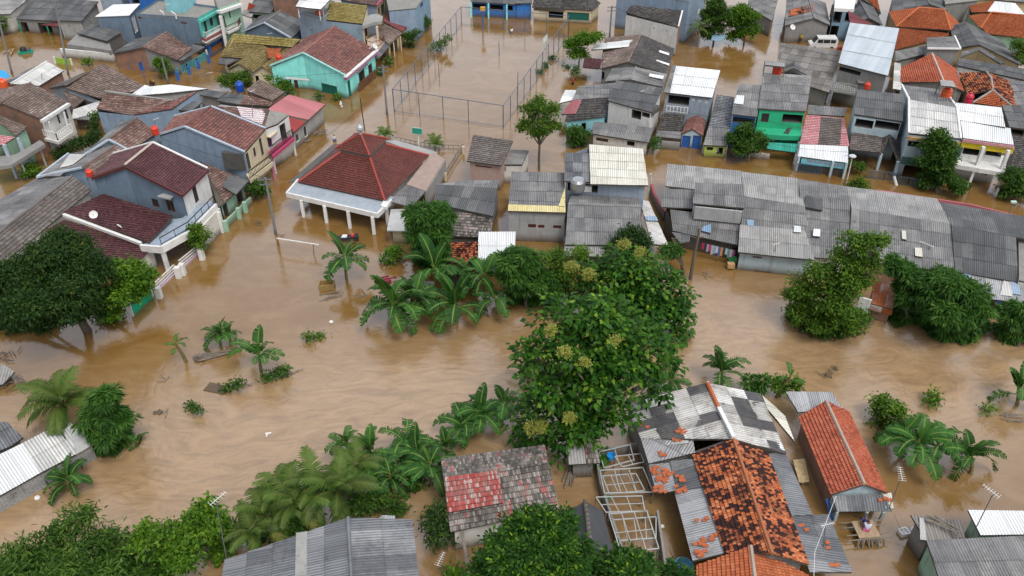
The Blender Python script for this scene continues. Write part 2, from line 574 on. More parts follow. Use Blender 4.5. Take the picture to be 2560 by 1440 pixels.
# ---------------------------------------------------------------- palettes
def roofmats():
    T = {}
    T['brown'] = ('tile', .30, .36, .05, M_roof('brown_tile', [(0, (.085, .05, .045)), (.35, (.15, .085, .07)), (.7, (.22, .14, .115)), (1, (.33, .24, .2))], (.07, .06, .055), .5, .75, .7))
    T['greybrown'] = ('tile', .30, .36, .05, M_roof('grey_brown_tile', [(0, (.10, .075, .062)), (.4, (.16, .115, .095)), (.8, (.24, .185, .16)), (1, (.36, .3, .27))], (.07, .06, .05), .5, .75, .6))
    T['redbrown'] = ('tile', .32, .38, .05, M_roof('red_brown_tile', [(0, (.10, .055, .05)), (.4, (.19, .08, .068)), (.75, (.27, .12, .10)), (1, (.3, .2, .17))], (.075, .062, .055), .52, .72, .75, dscale=.3))
    T['maroon'] = ('tile', .23, .28, .06, M_roof('maroon_tile', [(0, (.06, .022, .025)), (.5, (.1, .038, .042)), (1, (.15, .07, .07))], (.05, .035, .03), .6, .85, .5, rough=.5))
    T['mosque'] = ('tile', .23, .28, .06, M_roof('brick_red_glazed_tile', [(0, (.085, .026, .021)), (.5, (.125, .036, .029)), (1, (.17, .055, .042))], (.06, .025, .022), .55, .8, .6, rough=.45))
    T['orange'] = ('tile', .21, .28, .085, M_roof('orange_clay_tile', [(0, (.08, .03, .02)), (.05, (.32, .085, .035)), (.5, (.42, .115, .045)), (1, (.5, .17, .075))], (.12, .045, .025), .58, .8, .5))
    T['orangedirty'] = ('tile', .2, .27, .085, M_roof('sooty_orange_clay_tile', [(0, (.03, .012, .012)), (.36, (.05, .02, .016)), (.44, (.36, .09, .035)), (.8, (.46, .14, .05)), (1, (.55, .2, .09))], (.04, .016, .014), .5, .66, .7, dscale=.6, patch=.5, pscale=1.6, rnd=1, lap=.6))
    T['orangered'] = ('tile', .2, .27, .085, M_roof('red_clay_tile', [(0, (.16, .045, .025)), (.3, (.36, .085, .045)), (.7, (.43, .12, .065)), (1, (.48, .17, .1))], (.08, .025, .02), .55, .78, .6, dscale=.35))
    T['moss'] = ('tile', .32, .36, .05, M_roof('mossy_tile', [(0, (.10, .075, .03)), (.5, (.19, .145, .05)), (1, (.28, .23, .10))], (.06, .045, .03), .52, .75, .7))
    T['mossy'] = ('tile', .30, .34, .05, M_roof('yellow_mossy_tile', [(0, (.16, .12, .035)), (.5, (.25, .2, .06)), (1, (.33, .28, .12))], (.1, .08, .05), .55, .8, .6))
    T['dark'] = ('tile', .30, .36, .05, M_roof('dark_weathered_tile', [(0, (.04, .038, .037)), (.5, (.075, .07, .066)), (1, (.15, .14, .13))], (.03, .03, .028), .5, .75, .6))
    T['greytile'] = ('tile', .30, .36, .05, M_roof('grey_concrete_tile', [(0, (.09, .078, .07)), (.5, (.145, .125, .115)), (1, (.22, .195, .18))], (.06, .055, .05), .5, .75, .6))
    T['redpatch'] = ('tile', .14, .38, .05, M_roof('faded_red_painted_tile', [(0, (.3, .045, .04)), (.4, (.38, .07, .06)), (.62, (.4, .13, .12)), (.75, (.42, .28, .25)), (1, (.45, .38, .35))], (.2, .14, .125), .46, .7, .75, dscale=.8, patch=.35, pscale=1.3, rnd=.9))
    T['lichen'] = ('tile', .14, .38, .05, M_roof('lichen_grey_tile', [(0, (.07, .062, .055)), (.4, (.15, .135, .12)), (.7, (.24, .21, .19)), (.9, (.36, .33, .3)), (1, (.38, .12, .11))], (.05, .045, .04), .48, .72, .7, dscale=.7, patch=.35, pscale=1.2, rnd=.8))
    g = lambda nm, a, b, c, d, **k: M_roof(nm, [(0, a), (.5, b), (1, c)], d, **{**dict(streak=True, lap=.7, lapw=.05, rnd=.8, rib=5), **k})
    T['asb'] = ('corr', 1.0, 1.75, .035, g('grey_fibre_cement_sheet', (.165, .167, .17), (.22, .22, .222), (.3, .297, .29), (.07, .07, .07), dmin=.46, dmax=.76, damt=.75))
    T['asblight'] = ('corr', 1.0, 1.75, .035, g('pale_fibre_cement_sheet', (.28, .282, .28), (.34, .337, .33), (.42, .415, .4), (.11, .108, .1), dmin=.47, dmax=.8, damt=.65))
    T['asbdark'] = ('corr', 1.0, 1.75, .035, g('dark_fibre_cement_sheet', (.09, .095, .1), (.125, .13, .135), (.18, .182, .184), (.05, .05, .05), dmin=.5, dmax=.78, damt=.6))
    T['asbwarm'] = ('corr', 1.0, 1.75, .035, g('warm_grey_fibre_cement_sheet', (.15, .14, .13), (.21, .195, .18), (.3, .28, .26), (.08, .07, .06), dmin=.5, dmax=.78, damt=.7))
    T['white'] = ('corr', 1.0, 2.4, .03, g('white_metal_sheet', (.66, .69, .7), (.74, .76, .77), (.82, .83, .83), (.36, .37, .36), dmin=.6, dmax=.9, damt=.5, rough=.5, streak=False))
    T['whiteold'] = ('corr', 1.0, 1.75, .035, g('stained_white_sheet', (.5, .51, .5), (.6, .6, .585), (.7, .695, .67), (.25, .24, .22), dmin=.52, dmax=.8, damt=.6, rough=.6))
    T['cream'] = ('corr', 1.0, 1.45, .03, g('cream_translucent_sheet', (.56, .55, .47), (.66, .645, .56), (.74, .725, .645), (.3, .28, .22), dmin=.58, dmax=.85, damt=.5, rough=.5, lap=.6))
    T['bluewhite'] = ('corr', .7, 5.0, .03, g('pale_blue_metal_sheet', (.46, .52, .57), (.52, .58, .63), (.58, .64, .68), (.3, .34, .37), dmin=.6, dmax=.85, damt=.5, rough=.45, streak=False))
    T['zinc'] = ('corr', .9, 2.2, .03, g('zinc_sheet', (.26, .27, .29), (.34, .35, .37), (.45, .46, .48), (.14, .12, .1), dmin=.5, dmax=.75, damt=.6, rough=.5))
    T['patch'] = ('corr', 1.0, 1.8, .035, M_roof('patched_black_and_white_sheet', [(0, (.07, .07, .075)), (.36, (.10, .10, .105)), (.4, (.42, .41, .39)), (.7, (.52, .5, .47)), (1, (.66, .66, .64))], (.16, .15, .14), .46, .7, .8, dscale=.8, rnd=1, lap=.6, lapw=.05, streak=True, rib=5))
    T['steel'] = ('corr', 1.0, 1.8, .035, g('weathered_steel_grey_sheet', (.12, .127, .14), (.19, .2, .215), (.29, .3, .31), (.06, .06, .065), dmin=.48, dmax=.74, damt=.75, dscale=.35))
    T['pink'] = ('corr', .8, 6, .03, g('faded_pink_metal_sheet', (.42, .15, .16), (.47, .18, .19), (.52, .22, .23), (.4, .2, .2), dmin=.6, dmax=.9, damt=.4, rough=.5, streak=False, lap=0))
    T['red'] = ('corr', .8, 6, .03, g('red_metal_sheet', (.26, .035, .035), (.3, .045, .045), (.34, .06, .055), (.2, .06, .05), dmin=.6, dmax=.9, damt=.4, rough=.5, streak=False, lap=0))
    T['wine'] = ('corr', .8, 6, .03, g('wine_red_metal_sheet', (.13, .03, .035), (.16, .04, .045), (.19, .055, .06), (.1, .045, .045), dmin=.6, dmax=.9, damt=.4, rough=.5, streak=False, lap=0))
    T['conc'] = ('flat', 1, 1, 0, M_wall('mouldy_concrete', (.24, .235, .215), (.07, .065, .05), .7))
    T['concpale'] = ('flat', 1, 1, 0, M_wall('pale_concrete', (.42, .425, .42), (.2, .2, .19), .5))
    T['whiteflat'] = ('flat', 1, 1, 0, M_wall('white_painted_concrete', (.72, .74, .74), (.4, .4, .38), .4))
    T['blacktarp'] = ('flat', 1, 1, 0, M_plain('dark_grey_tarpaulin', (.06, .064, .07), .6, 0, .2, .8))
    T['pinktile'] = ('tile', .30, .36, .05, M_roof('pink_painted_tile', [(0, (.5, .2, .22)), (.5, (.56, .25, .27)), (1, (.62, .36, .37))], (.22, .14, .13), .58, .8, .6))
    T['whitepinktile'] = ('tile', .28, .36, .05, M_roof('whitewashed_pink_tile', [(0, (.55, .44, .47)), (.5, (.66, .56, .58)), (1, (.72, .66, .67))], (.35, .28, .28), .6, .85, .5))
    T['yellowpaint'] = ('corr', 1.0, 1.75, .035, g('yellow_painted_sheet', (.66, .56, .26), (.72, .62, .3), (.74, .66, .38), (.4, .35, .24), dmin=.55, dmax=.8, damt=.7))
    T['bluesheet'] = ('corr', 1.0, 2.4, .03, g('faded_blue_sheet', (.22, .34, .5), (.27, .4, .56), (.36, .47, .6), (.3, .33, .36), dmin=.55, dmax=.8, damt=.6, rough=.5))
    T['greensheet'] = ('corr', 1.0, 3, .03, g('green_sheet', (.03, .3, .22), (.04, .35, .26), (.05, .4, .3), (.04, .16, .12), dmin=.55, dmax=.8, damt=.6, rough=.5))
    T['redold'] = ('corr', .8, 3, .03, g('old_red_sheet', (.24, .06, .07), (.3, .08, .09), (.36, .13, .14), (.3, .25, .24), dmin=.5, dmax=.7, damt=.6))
    T['rust'] = ('corr', .8, 3, .03, M_roof('rusty_sheet', [(0, (.3, .31, .33)), (.3, (.4, .4, .38)), (.45, (.32, .1, .03)), (.7, (.25, .07, .025)), (1, (.55, .5, .42))], (.28, .08, .03), dmin=.45, dmax=.6, damt=.8, rough=.7, rnd=1, lapw=.05, streak=True))
    T['blockdeck'] = ('tile', .42, .36, .07, M_roof('breeze_block_deck', [(0, (.16, .175, .185)), (.5, (.24, .255, .265)), (1, (.33, .34, .35))], (.06, .06, .065), .5, .75, .6, lap=.9))
    return T
RS = roofmats()
DECK = M_plain('roof_timber', (.09, .075, .06), .85)
WALLC = {
    'canopygrey': (.32, .365, .41), 'bluegrey': (.24, .32, .42), 'bluegrey2': (.29, .35, .42), 'slate': (.14, .2, .27), 'sky': (.2, .32, .42), 'white': (.68, .68, .66), 'offwhite': (.62, .61, .56),
    'cream': (.6, .52, .36), 'mint': (.3, .48, .36), 'turquoise': (.28, .82, .76), 'teal': (.09, .42, .36), 'green': (.02, .40, .2), 'blue': (.03, .17, .52),
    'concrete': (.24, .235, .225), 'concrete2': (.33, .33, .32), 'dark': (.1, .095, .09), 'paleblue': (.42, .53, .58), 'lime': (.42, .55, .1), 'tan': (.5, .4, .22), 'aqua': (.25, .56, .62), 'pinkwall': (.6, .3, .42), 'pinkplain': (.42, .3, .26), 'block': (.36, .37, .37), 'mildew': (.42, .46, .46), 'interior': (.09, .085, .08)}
def wm(k):
    if k == 'brick': return M_brick('bare_red_brick', (.26, .105, .06), (.33, .15, .09), (.24, .2, .17))
    if k == 'brickblock': return M_brick('grey_block_masonry', (.3, .31, .31), (.36, .365, .36), (.2, .2, .2), 2.2)
    if k == 'lattice': return M_brick('breeze_block', (.22, .235, .245), (.26, .27, .275), (.06, .062, .065), 2.0)
    return M_wall(k + '_plaster', WALLC[k])
def pm(k, col=None, rough=.55, metal=0):
    return M_plain('paint_' + k, col or WALLC.get(k), rough, metal, .12)
P_WHITE = M_plain('white_paint', (.7, .7, .68), .55, 0, .12)
P_WOOD = M_plain('brown_wood', (.16, .07, .035), .6, 0, .3, 4)
P_DARKWOOD = M_plain('dark_red_wood', (.11, .03, .025), .6, 0, .3, 4)
P_GREYW = M_plain('grey_weathered_wood', (.2, .17, .14), .85, 0, .35, 4)
P_STEEL = M_plain('grey_steel', (.22, .24, .26), .45, .6, .2, 3)
P_BLACK = M_plain('black_metal', (.02, .02, .022), .5, .3, .1)
P_BLUE = M_plain('blue_metal', (.03, .13, .42), .5, 0, .15)
P_RED = M_plain('red_plastic', (.62, .05, .02), .4, 0, .1)
P_PINK = M_plain('pink_paint', (.44, .05, .14), .55, 0, .12)
P_LB = M_plain('light_blue_grey_paint', (.4, .47, .54), .6, 0, .15)
P_CONC = M_wall('grey_concrete', (.3, .3, .285))
GLASS = M_glass()
class House:
    pass
def offset_loop(q, d):
    n = len(q)
    area = sum(q[i].x * q[(i + 1) % n].y - q[(i + 1) % n].x * q[i].y for i in range(n))
    s = 1 if area > 0 else -1
    out = []
    for i in range(n):
        a, b, c = q[i - 1], q[i], q[(i + 1) % n]
        e1 = Vector((b.x - a.x, b.y - a.y)); e2 = Vector((c.x - b.x, c.y - b.y))
        if e1.length < 1e-4: e1 = e2
        if e2.length < 1e-4: e2 = e1
        e1.normalize(); e2.normalize()
        n1 = Vector((-e1.y, e1.x)) * s; n2 = Vector((-e2.y, e2.x)) * s
        m = n1 + n2
        if m.length < .3: m = n1
        m.normalize()
        k = d / max(.5, m.dot(n1))
        out.append(Vector((b.x + m.x * k, b.y + m.y * k, b.z)))
    return out, s
def wall_panel(mb, A, B, zb, holes, nrm, mi=0):
    L = math.hypot(B.x - A.x, B.y - A.y)
    if L < .05: return
    d = Vector(((B.x - A.x) / L, (B.y - A.y) / L, 0))
    def top(u): return A.z + (B.z - A.z) * u / L
    def P(u, z): return Vector((A.x, A.y, 0)) + d * u + Vector((0, 0, z))
    us = sorted({0.0, L} | {x for h in holes for x in h[:2]})
    for u0, u1 in zip(us, us[1:]):
        if u1 - u0 < 1e-4: continue
        hs = sorted([h for h in holes if h[0] <= u0 + 1e-4 and h[1] >= u1 - 1e-4], key=lambda h: h[2])
        z = zb
        for h in hs:
            if h[2] > z: mb.face([P(u0, z), P(u1, z), P(u1, h[2]), P(u0, h[2])], [(u0, z), (u1, z), (u1, h[2]), (u0, h[2])], mi)
            z = max(z, h[3])
        mb.face([P(u0, z), P(u1, z), P(u1, top(u1)), P(u0, top(u0))], [(u0, z), (u1, z), (u1, top(u1)), (u0, top(u0))], mi)
def house(name, label, P, planes, loop, wall, ov=.25, zb=-.9, op=(), cop=(), copmat=None, rid=(), ridmat=None, cat='house', group=None, wmats=None, drop=.2, fascia=None):
    h = House()
    pts = [W(*p) for p in P]
    c = sum((pts[i] for i in loop), Vector()) / len(loop)
    h.root = thing(name, label, cat, (c.x, c.y, 0), group)
    h.p = pts
    by = {}
    for st, idx in planes: by.setdefault(st, []).append(idx)
    first = True
    for st, lst in by.items():
        kd, tw, th, hh, mat = RS[st]
        mb = MB()
        for idx in lst:
            roof_plane(mb, [pts[i] for i in idx], kd, tw, th, hh)
        if first:
            for (i, j) in rid:
                a, b = pts[i] + Vector((0, 0, .05)), pts[j] + Vector((0, 0, .05))
                mb.tube([a, b], .13, 6, 2)
            first = False
        emit('roof', mb, [mat, DECK, ridmat or mat], h.root)
    w, s = offset_loop([pts[i] for i in loop], ov)
    for q in w: q.z -= drop
    h.w, h.s = w, s
    n = len(w)
    mb = MB()
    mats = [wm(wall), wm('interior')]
    later = []
    for i in range(n):
        A, B = w[i], w[(i + 1) % n]
        d = Vector((B.x - A.x, B.y - A.y, 0))
        L = d.length
        if L < .05: continue
        d /= L
        nr = Vector((d.y, -d.x, 0)) * s          # outward
        holes = []
        for o in op:
            if o[0] != i: continue
            kind, x0, y0, x1, y1 = o[1:6]
            q = [on_plane(x, y, A, nr) for x, y in ((x0, y0), (x1, y1))]
            us = sorted((p - Vector((A.x, A.y, 0))).dot(d) for p in q)
            zs = sorted(p.z for p in q)
            mid = (us[0] + us[1]) / 2
            ztop = A.z + (B.z - A.z) * max(0, min(1, mid / L)) - .12
            u0, u1 = max(.06, us[0]), min(L - .06, us[1])
            z0, z1 = max(zb + .05, zs[0]), min(zs[1], ztop)
            if u1 - u0 < .12 or z1 - z0 < .12: continue
            if any(not (u1 < g[0] or u0 > g[1] or z1 < g[2] or z0 > g[3]) for g in holes): continue
            holes.append((u0, u1, z0, z1))
            later.append((kind, A, d, nr, u0, u1, z0, z1, o[6] if len(o) > 6 else None))
        mi = 0
        if wmats and i in wmats:
            m = wm(wmats[i])
            if m not in mats: mats.append(m)
            mi = mats.index(m)
        wall_panel(mb, A, B, zb, holes, nr, mi)
    for kind, A, d, nr, u0, u1, z0, z1, mk in later:
        O = Vector((A.x, A.y, 0))
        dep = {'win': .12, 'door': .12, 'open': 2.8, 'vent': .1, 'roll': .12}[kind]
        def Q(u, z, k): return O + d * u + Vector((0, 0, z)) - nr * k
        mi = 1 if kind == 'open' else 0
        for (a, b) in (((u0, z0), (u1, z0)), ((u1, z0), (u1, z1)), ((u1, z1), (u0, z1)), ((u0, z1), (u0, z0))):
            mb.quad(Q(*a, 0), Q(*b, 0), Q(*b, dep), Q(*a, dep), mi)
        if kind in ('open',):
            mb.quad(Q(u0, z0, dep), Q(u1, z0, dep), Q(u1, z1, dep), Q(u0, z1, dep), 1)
        else:
            fm = mk or P_WHITE
            f = MB()
            t = .07
            for a, b in (((u0, z0 + t / 2), (u1, z0 + t / 2)), ((u0, z1 - t / 2), (u1, z1 - t / 2)), ((u0 + t / 2, z0), (u0 + t / 2, z1)), ((u1 - t / 2, z0), (u1 - t / 2, z1))):
                f.bar(Q(*a, dep * .5), Q(*b, dep * .5), t)
            if kind == 'win':
                k = max(1, round((u1 - u0) / .7))
                for i in range(1, k):
                    u = u0 + (u1 - u0) * i / k
                    f.bar(Q(u, z0, dep * .5), Q(u, z1, dep * .5), t)
                fo = emit('window', f, fm, h.root)
                g = MB(); g.quad(Q(u0, z0, dep * .9), Q(u1, z0, dep * .9), Q(u1, z1, dep * .9), Q(u0, z1, dep * .9))
                emit('pane', g, GLASS, fo)
            elif kind == 'vent':
                for i in range(1, 4):
                    z = z0 + (z1 - z0) * i / 4
                    f.bar(Q(u0, z, dep * .5), Q(u1, z, dep * .5), .04)
                f.quad(Q(u0, z0, dep), Q(u1, z0, dep), Q(u1, z1, dep), Q(u0, z1, dep))
                emit('vent', f, fm, h.root)
            else:
                f.quad(Q(u0, z0, dep), Q(u1, z0, dep), Q(u1, z1, dep), Q(u0, z1, dep))
                k = max(2, round((u1 - u0) / (.18 if kind == 'roll' else .5)))
                for i in range(1, k):
                    u = u0 + (u1 - u0) * i / k
                    f.bar(Q(u, z0, dep * .9), Q(u, z1, dep * .9), .04, .05)
                emit('roller_door' if kind == 'roll' else 'door', f, fm, h.root)
    emit('wall', mb, mats, h.root)
    if cop:
        mb = MB()
        for (i, j) in cop:
            mb.bar(pts[i] + Vector((0, 0, .06)), pts[j] + Vector((0, 0, .06)), .22, .2)
        emit('coping', mb, copmat or P_LB, h.root)
    return h
def gable(name, label, e0, r0, f0, f1, r1, e1, ze, zr, st, wall, st2=None, zf=None, **k):
    "front gable e0-r0-f0, back gable f1-r1-e1 (pixels)"
    zf = zf if zf is not None else ze
    P = [(*e0, ze), (*r0, zr), (*f0, zf), (*f1, zf), (*r1, zr), (*e1, ze)]
    return house(name, label, P, [(st, (2, 3, 4, 1)), (st2 or st, (0, 1, 4, 5))], (0, 1, 2, 3, 4, 5), wall, rid=k.pop('rid', ((1, 4),)), **k)
def mono(name, label, P, st, wall, **k):
    n = len(P)
    return house(name, label, P, [(st, tuple(range(n)))], tuple(range(n)), wall, **k)
def roofpart(h, name, P, st, label=None, deck=None):
    kd, tw, th, hh, mat = RS[st]
    mb = MB()
    roof_plane(mb, [W(*p) for p in P], kd, tw, th, hh)
    return emit(name, mb, [mat, deck or DECK], h.root, label=label)
def slabpart(h, name, P, th, mat, label=None):
    mb = MB()
    mb.slab([W(*p) for p in P], th)
    return emit(name, mb, mat, h.root, label=label)
def polebars(h, name, segs, w, mat):
    "each (p, q) of pixel+z triples one bar; one object per bar"
    for p, q in segs:
        mb = MB()
        mb.bar(W(*p), W(*q), w)
        emit(name, mb, mat, h.root)
def columns(h, name, P, z0, z1, w, mat):
    for p in P:
        mb = MB()
        b = W(p[0], p[1], z1)
        mb.box((b.x, b.y, (z0 + z1) / 2), (w / 2, 0, 0), (0, w / 2, 0), (0, 0, (z1 - z0) / 2))
        emit(name, mb, mat, h.root)
def rail(h, name, P, hgt, mat, style='bars', step=.25, parent=None):
    pts = [W(*p) for p in P]
    mb = MB()
    Z = Vector((0, 0, 1))
    for a, b in zip(pts, pts[1:]):
        if style == 'solid':
            d = (b - a); d.z = 0; d.normalize()
            n = Vector((-d.y, d.x, 0)) * .06
            c = (a + b) / 2 + Z * hgt / 2
            mb.box(c, (b - a) / 2, n, Z * hgt / 2)
            continue
        mb.bar(a + Z * hgt, b + Z * hgt, .07)
        mb.bar(a + Z * .1, b + Z * .1, .05)
        k = max(1, int((b - a).length / step))
        for i in range(k + 1):
            p = a.lerp(b, i / k)
            mb.bar(p, p + Z * hgt, .05 if style == 'bars' else .1)
    return emit(name, mb, mat, h.root)
def fascia(h, name, p, q, hgt, mat, th=.08, dz=0):
    a, b = W(*p) + Vector((0, 0, dz)), W(*q) + Vector((0, 0, dz))
    mb = MB()
    d = (b - a); d2 = Vector((d.x, d.y, 0)).normalized()
    n = Vector((-d2.y, d2.x, 0)) * th
    mb.box((a + b) / 2 - Vector((0, 0, hgt / 2)), d / 2, n, Vector((0, 0, hgt / 2)))
    return emit(name, mb, mat, h.root)
# ---------------------------------------------------------------- the flood
def M_water():
    m, t, p, o, N = nodes('muddy_flood_water')
    geo = N("ShaderNodeNewGeometry")
    P = geo.outputs['Position']
    w1 = N("ShaderNodeTexNoise", {'Vector': P, 'Scale': .05, 'Detail': 3})
    wv = N("ShaderNodeVectorMath", {0: w1.outputs['Color'], 1: (9, 9, 0)}, operation='MULTIPLY')
    pv = N("ShaderNodeVectorMath", {0: P, 1: wv.outputs[0]}, operation='ADD')
    mp = N("ShaderNodeMapping", {'Vector': pv.outputs[0], 'Scale': (.26, .42, 1), 'Rotation': (0, 0, R(-12))})
    n1 = N("ShaderNodeTexNoise", {'Vector': mp.outputs[0], 'Scale': 1.0, 'Detail': 8, 'Roughness': .62, 'Distortion': 1.1})
    # silt plumes, a property of the water itself
    c = ramp(N, n1.outputs['Fac'], [(.3, (.18, .096, .026)), (.5, (.205, .114, .034)), (.62, (.23, .136, .05)), (.75, (.255, .16, .066))])
    # the river channel crosses the middle and the right of the place; the streets beside it are calmer
    sx = N("ShaderNodeSeparateXYZ", {0: P})
    ln = N("ShaderNodeMath", {0: sx.outputs['X'], 1: -.25}, operation='MULTIPLY')
    yy = N("ShaderNodeMath", {0: sx.outputs['Y'], 1: ln.outputs[0]}, operation='ADD')
    ry = N("ShaderNodeMath", {0: yy.outputs[0], 1: -48.0}, operation='ADD')
    ra = N("ShaderNodeMath", {0: ry.outputs[0]}, operation='ABSOLUTE')
    riv = N("ShaderNodeMapRange", {'Value': ra.outputs[0], 'From Min': 7.0, 'From Max': 17.0, 'To Min': 1.0, 'To Max': 0.0})
    c = mix(N, riv.outputs[0], c, mix(N, .55, c, (.43, .295, .172)))
    mp2 = N("ShaderNodeMapping", {'Vector': pv.outputs[0], 'Scale': (.3, .9, 1), 'Rotation': (0, 0, R(-14))})
    n4 = N("ShaderNodeTexNoise", {'Vector': mp2.outputs[0], 'Scale': 1.0, 'Detail': 7, 'Roughness': .62, 'Distortion': 1.5})
    k4 = N("ShaderNodeMapRange", {'Value': n4.outputs['Fac'], 'From Min': .36, 'From Max': .62, 'To Min': .78, 'To Max': 1.06})
    f4 = N("ShaderNodeMath", {0: riv.outputs[0], 1: .25}, operation='MAXIMUM')
    c = mix(N, f4.outputs[0], c, mix(N, 1.0, c, k4.outputs[0], 'MULTIPLY'))
    t.links.new(c, p.inputs['Base Color'])
    ro = N('ShaderNodeMapRange', {'Value': riv.outputs[0], 'From Min': 0, 'From Max': 1, 'To Min': .06, 'To Max': .22})
    t.links.new(ro.outputs[0], p.inputs['Roughness'])
    p.inputs['IOR'].default_value = 1.75
    p.inputs['Specular IOR Level'].default_value = .6
    # ripples: broad swell, swirls, fine wind ripples
    r1 = N("ShaderNodeTexNoise", {'Vector': pv.outputs[0], 'Scale': .55, 'Detail': 4, 'Roughness': .55, 'Distortion': 1.2})
    r2 = N("ShaderNodeTexNoise", {'Vector': pv.outputs[0], 'Scale': 2.6, 'Detail': 4, 'Roughness': .6, 'Distortion': .6})
    k1 = N("ShaderNodeMapRange", {'Value': riv.outputs[0], 'From Min': 0, 'From Max': 1, 'To Min': .25, 'To Max': 1.6})
    a1 = N("ShaderNodeMath", {0: r1.outputs['Fac'], 1: k1.outputs[0]}, operation='MULTIPLY')
    a2 = N("ShaderNodeMath", {0: r2.outputs['Fac'], 1: .22}, operation='MULTIPLY')
    a3 = N("ShaderNodeMath", {0: a1.outputs[0], 1: a2.outputs[0]}, operation='ADD')
    b = N("ShaderNodeBump", {'Height': a3.outputs[0], 'Strength': .42, 'Distance': .12})
    t.links.new(b.outputs[0], p.inputs['Normal'])
    return m
mb = MB()
mb.face([(-900, -200, 0), (900, -200, 0), (900, 1600, 0), (-900, 1600, 0)])
struct('flood_water', mb, M_water())
mb = MB()
mb.face([(-900, -200, -1.4), (900, -200, -1.4), (900, 1600, -1.4), (-900, 1600, -1.4)])
struct('ground', mb, M_plain('mud', (.14, .09, .05), .95, 0, .3, .3))
# ---------------------------------------------------------------- houses, left of the court
h = mono('shed_house', 'pale sheet-roofed house cut by the top left corner of the photo', [(-50, 36, 3.2), (24, 36, 3.2), (92, -20, 4.4), (-30, -20, 4.4)], 'asblight', 'offwhite', ov=.3)
h = mono('shop_house', 'low grey-roofed shop house with bright green door posts at the flooded street end', [(40, 47, 2.4), (140, 53, 2.4), (198, -6, 4), (84, -6, 4)], 'asbdark', 'concrete',
         op=[(0, 'open', 50, 55, 76, 84), (0, 'open', 93, 57, 136, 88)])
columns(h, 'green_post', [(43, 47), (71, 49), (90, 50), (113, 52)], -.6, 2.2, .16, pm('green'))
roofpart(h, 'awning', [(97, 65, 1.7), (152, 67, 1.7), (180, 46, 2.3), (108, 57, 2.3)], 'wine')
mono('grey_house', 'plain unpainted grey house wall behind the green-posted shop', [(141, 52, 3.2), (204, 53, 3.2), (246, 4, 4.4), (192, -2, 4.4)], 'asbdark', 'concrete2', op=[(0, 'vent', 170, 62, 178, 68, P_CONC)])
mono('tall_house', 'tall pale blue-grey house wall at the upper edge above the white flat roof', [(243, -10, 6), (303, -10, 6), (314, -60, 6.4), (250, -60, 6.4)], 'asb', 'bluegrey2', op=[(0, 'vent', 253, 3, 262, 8, P_CONC)])
mono('bright_blue_house', 'bright blue painted house with potted plants at the upper edge', [(318, -12, 5.5), (404, -8, 5.5), (425, -60, 6), (340, -60, 6)], 'asb', 'blue', op=[(0, 'open', 330, -4, 350, 10)])
# long two-storey block
h = house('terrace_building', 'long two-storey blue-grey building with a mint balcony front and flat mossy terrace',
          [(238, 41, 5), (323, 38, 5), (350, 9, 5), (283, 11, 5), (340, 39, 5.2), (495, 50, 5.2), (547, 22, 5.2), (398, 2, 5.2)],
          [('conc', (4, 5, 6, 7))], (4, 5, 6, 7), 'slate', ov=.02, drop=-.35,
          op=[(0, 'vent', 451, 55, 468, 60, P_DARKWOOD), (0, 'vent', 344, 42, 354, 47, P_DARKWOOD), (1, 'open', 508, 52, 520, 80), (1, 'win', 522, 44, 534, 62, P_DARKWOOD)], wmats={1: 'teal'})
fascia(h, 'canopy', (497, 51, 5.2), (548, 23, 5.2), .35, pm('teal'), .3)
columns(h, 'green_pillar', [(499, 56), (546, 28)], -.5, 5, .28, pm('teal'))
slabpart(h, 'balcony', [(505, 101, 2.4), (514, 107, 2.4), (533, 97, 2.4), (553, 86, 2.4), (557, 76, 2.4), (548, 66, 2.4)], .5, P_WHITE)
rail(h, 'balustrade', [(505, 99, 2.4), (514, 105, 2.4), (533, 95, 2.4), (553, 84, 2.4), (557, 75, 2.4)], .5, pm('maroonband', (.28, .1, .09)), 'solid')
rail(h, 'railing', [(505, 87, 2.9), (514, 92, 2.9), (533, 83, 2.9), (553, 72, 2.9), (557, 64, 2.9)], .6, P_WHITE)
roofpart(h, 'awning', [(512, 101, 2.2), (527, 110, 1.9), (572, 79, 1.9), (556, 72, 2.3)], 'asbdark')
for a, b in (((399, 25), (408, 31)), ((428, 27), (439, 36))):
    fascia(h, 'parapet', (*a, 5.9), (*b, 5.9), .7, P_WHITE)
h2 = mono('flat_annex', 'white flat-roofed block with a white door, left end of the long blue-grey building', [(238, 41, 5), (323, 38, 5), (350, 9, 5), (283, 11, 5)], 'whiteflat', 'slate', ov=.15, op=[(1, 'door', 328, 44, 346, 76)])
h3 = mono('roof_cabin', 'small mint-green stair cabin standing on the mossy terrace', [(408, -9, 7.6), (453, -6, 7.6), (483, -30, 7.6), (440, -32, 7.6)], 'conc', 'aqua', zb=5.21, ov=.02, cat='roof cabin', op=[(0, 'vent', 410, 8, 425, 12, P_WHITE)])
h = mono('balcony_house', 'white and pale green house with a curved balcony full of dark pots', [(546, 26, 5.7), (600, 7, 5.7), (585, -30, 5.7), (530, -20, 5.7)], 'conc', 'offwhite', ov=.02, drop=-.3,
         op=[(0, 'open', 557, 40, 566, 68), (0, 'win', 570, 22, 578, 44, P_DARKWOOD)], wmats={0: 'mint'})
fascia(h, 'canopy', (546, 27, 5.7), (601, 8, 5.7), .4, P_WHITE, .5)
slabpart(h, 'balcony', [(556, 76, 2.7), (570, 80, 2.7), (596, 68, 2.7), (606, 52, 2.7), (598, 46, 2.7)], .35, P_WHITE)
rail(h, 'railing', [(556, 74, 2.7), (570, 78, 2.7), (596, 66, 2.7), (606, 51, 2.7)], .8, P_DARKWOOD)
columns(h, 'pillar', [(551, 40)], -.5, 5.5, .4, P_WHITE)
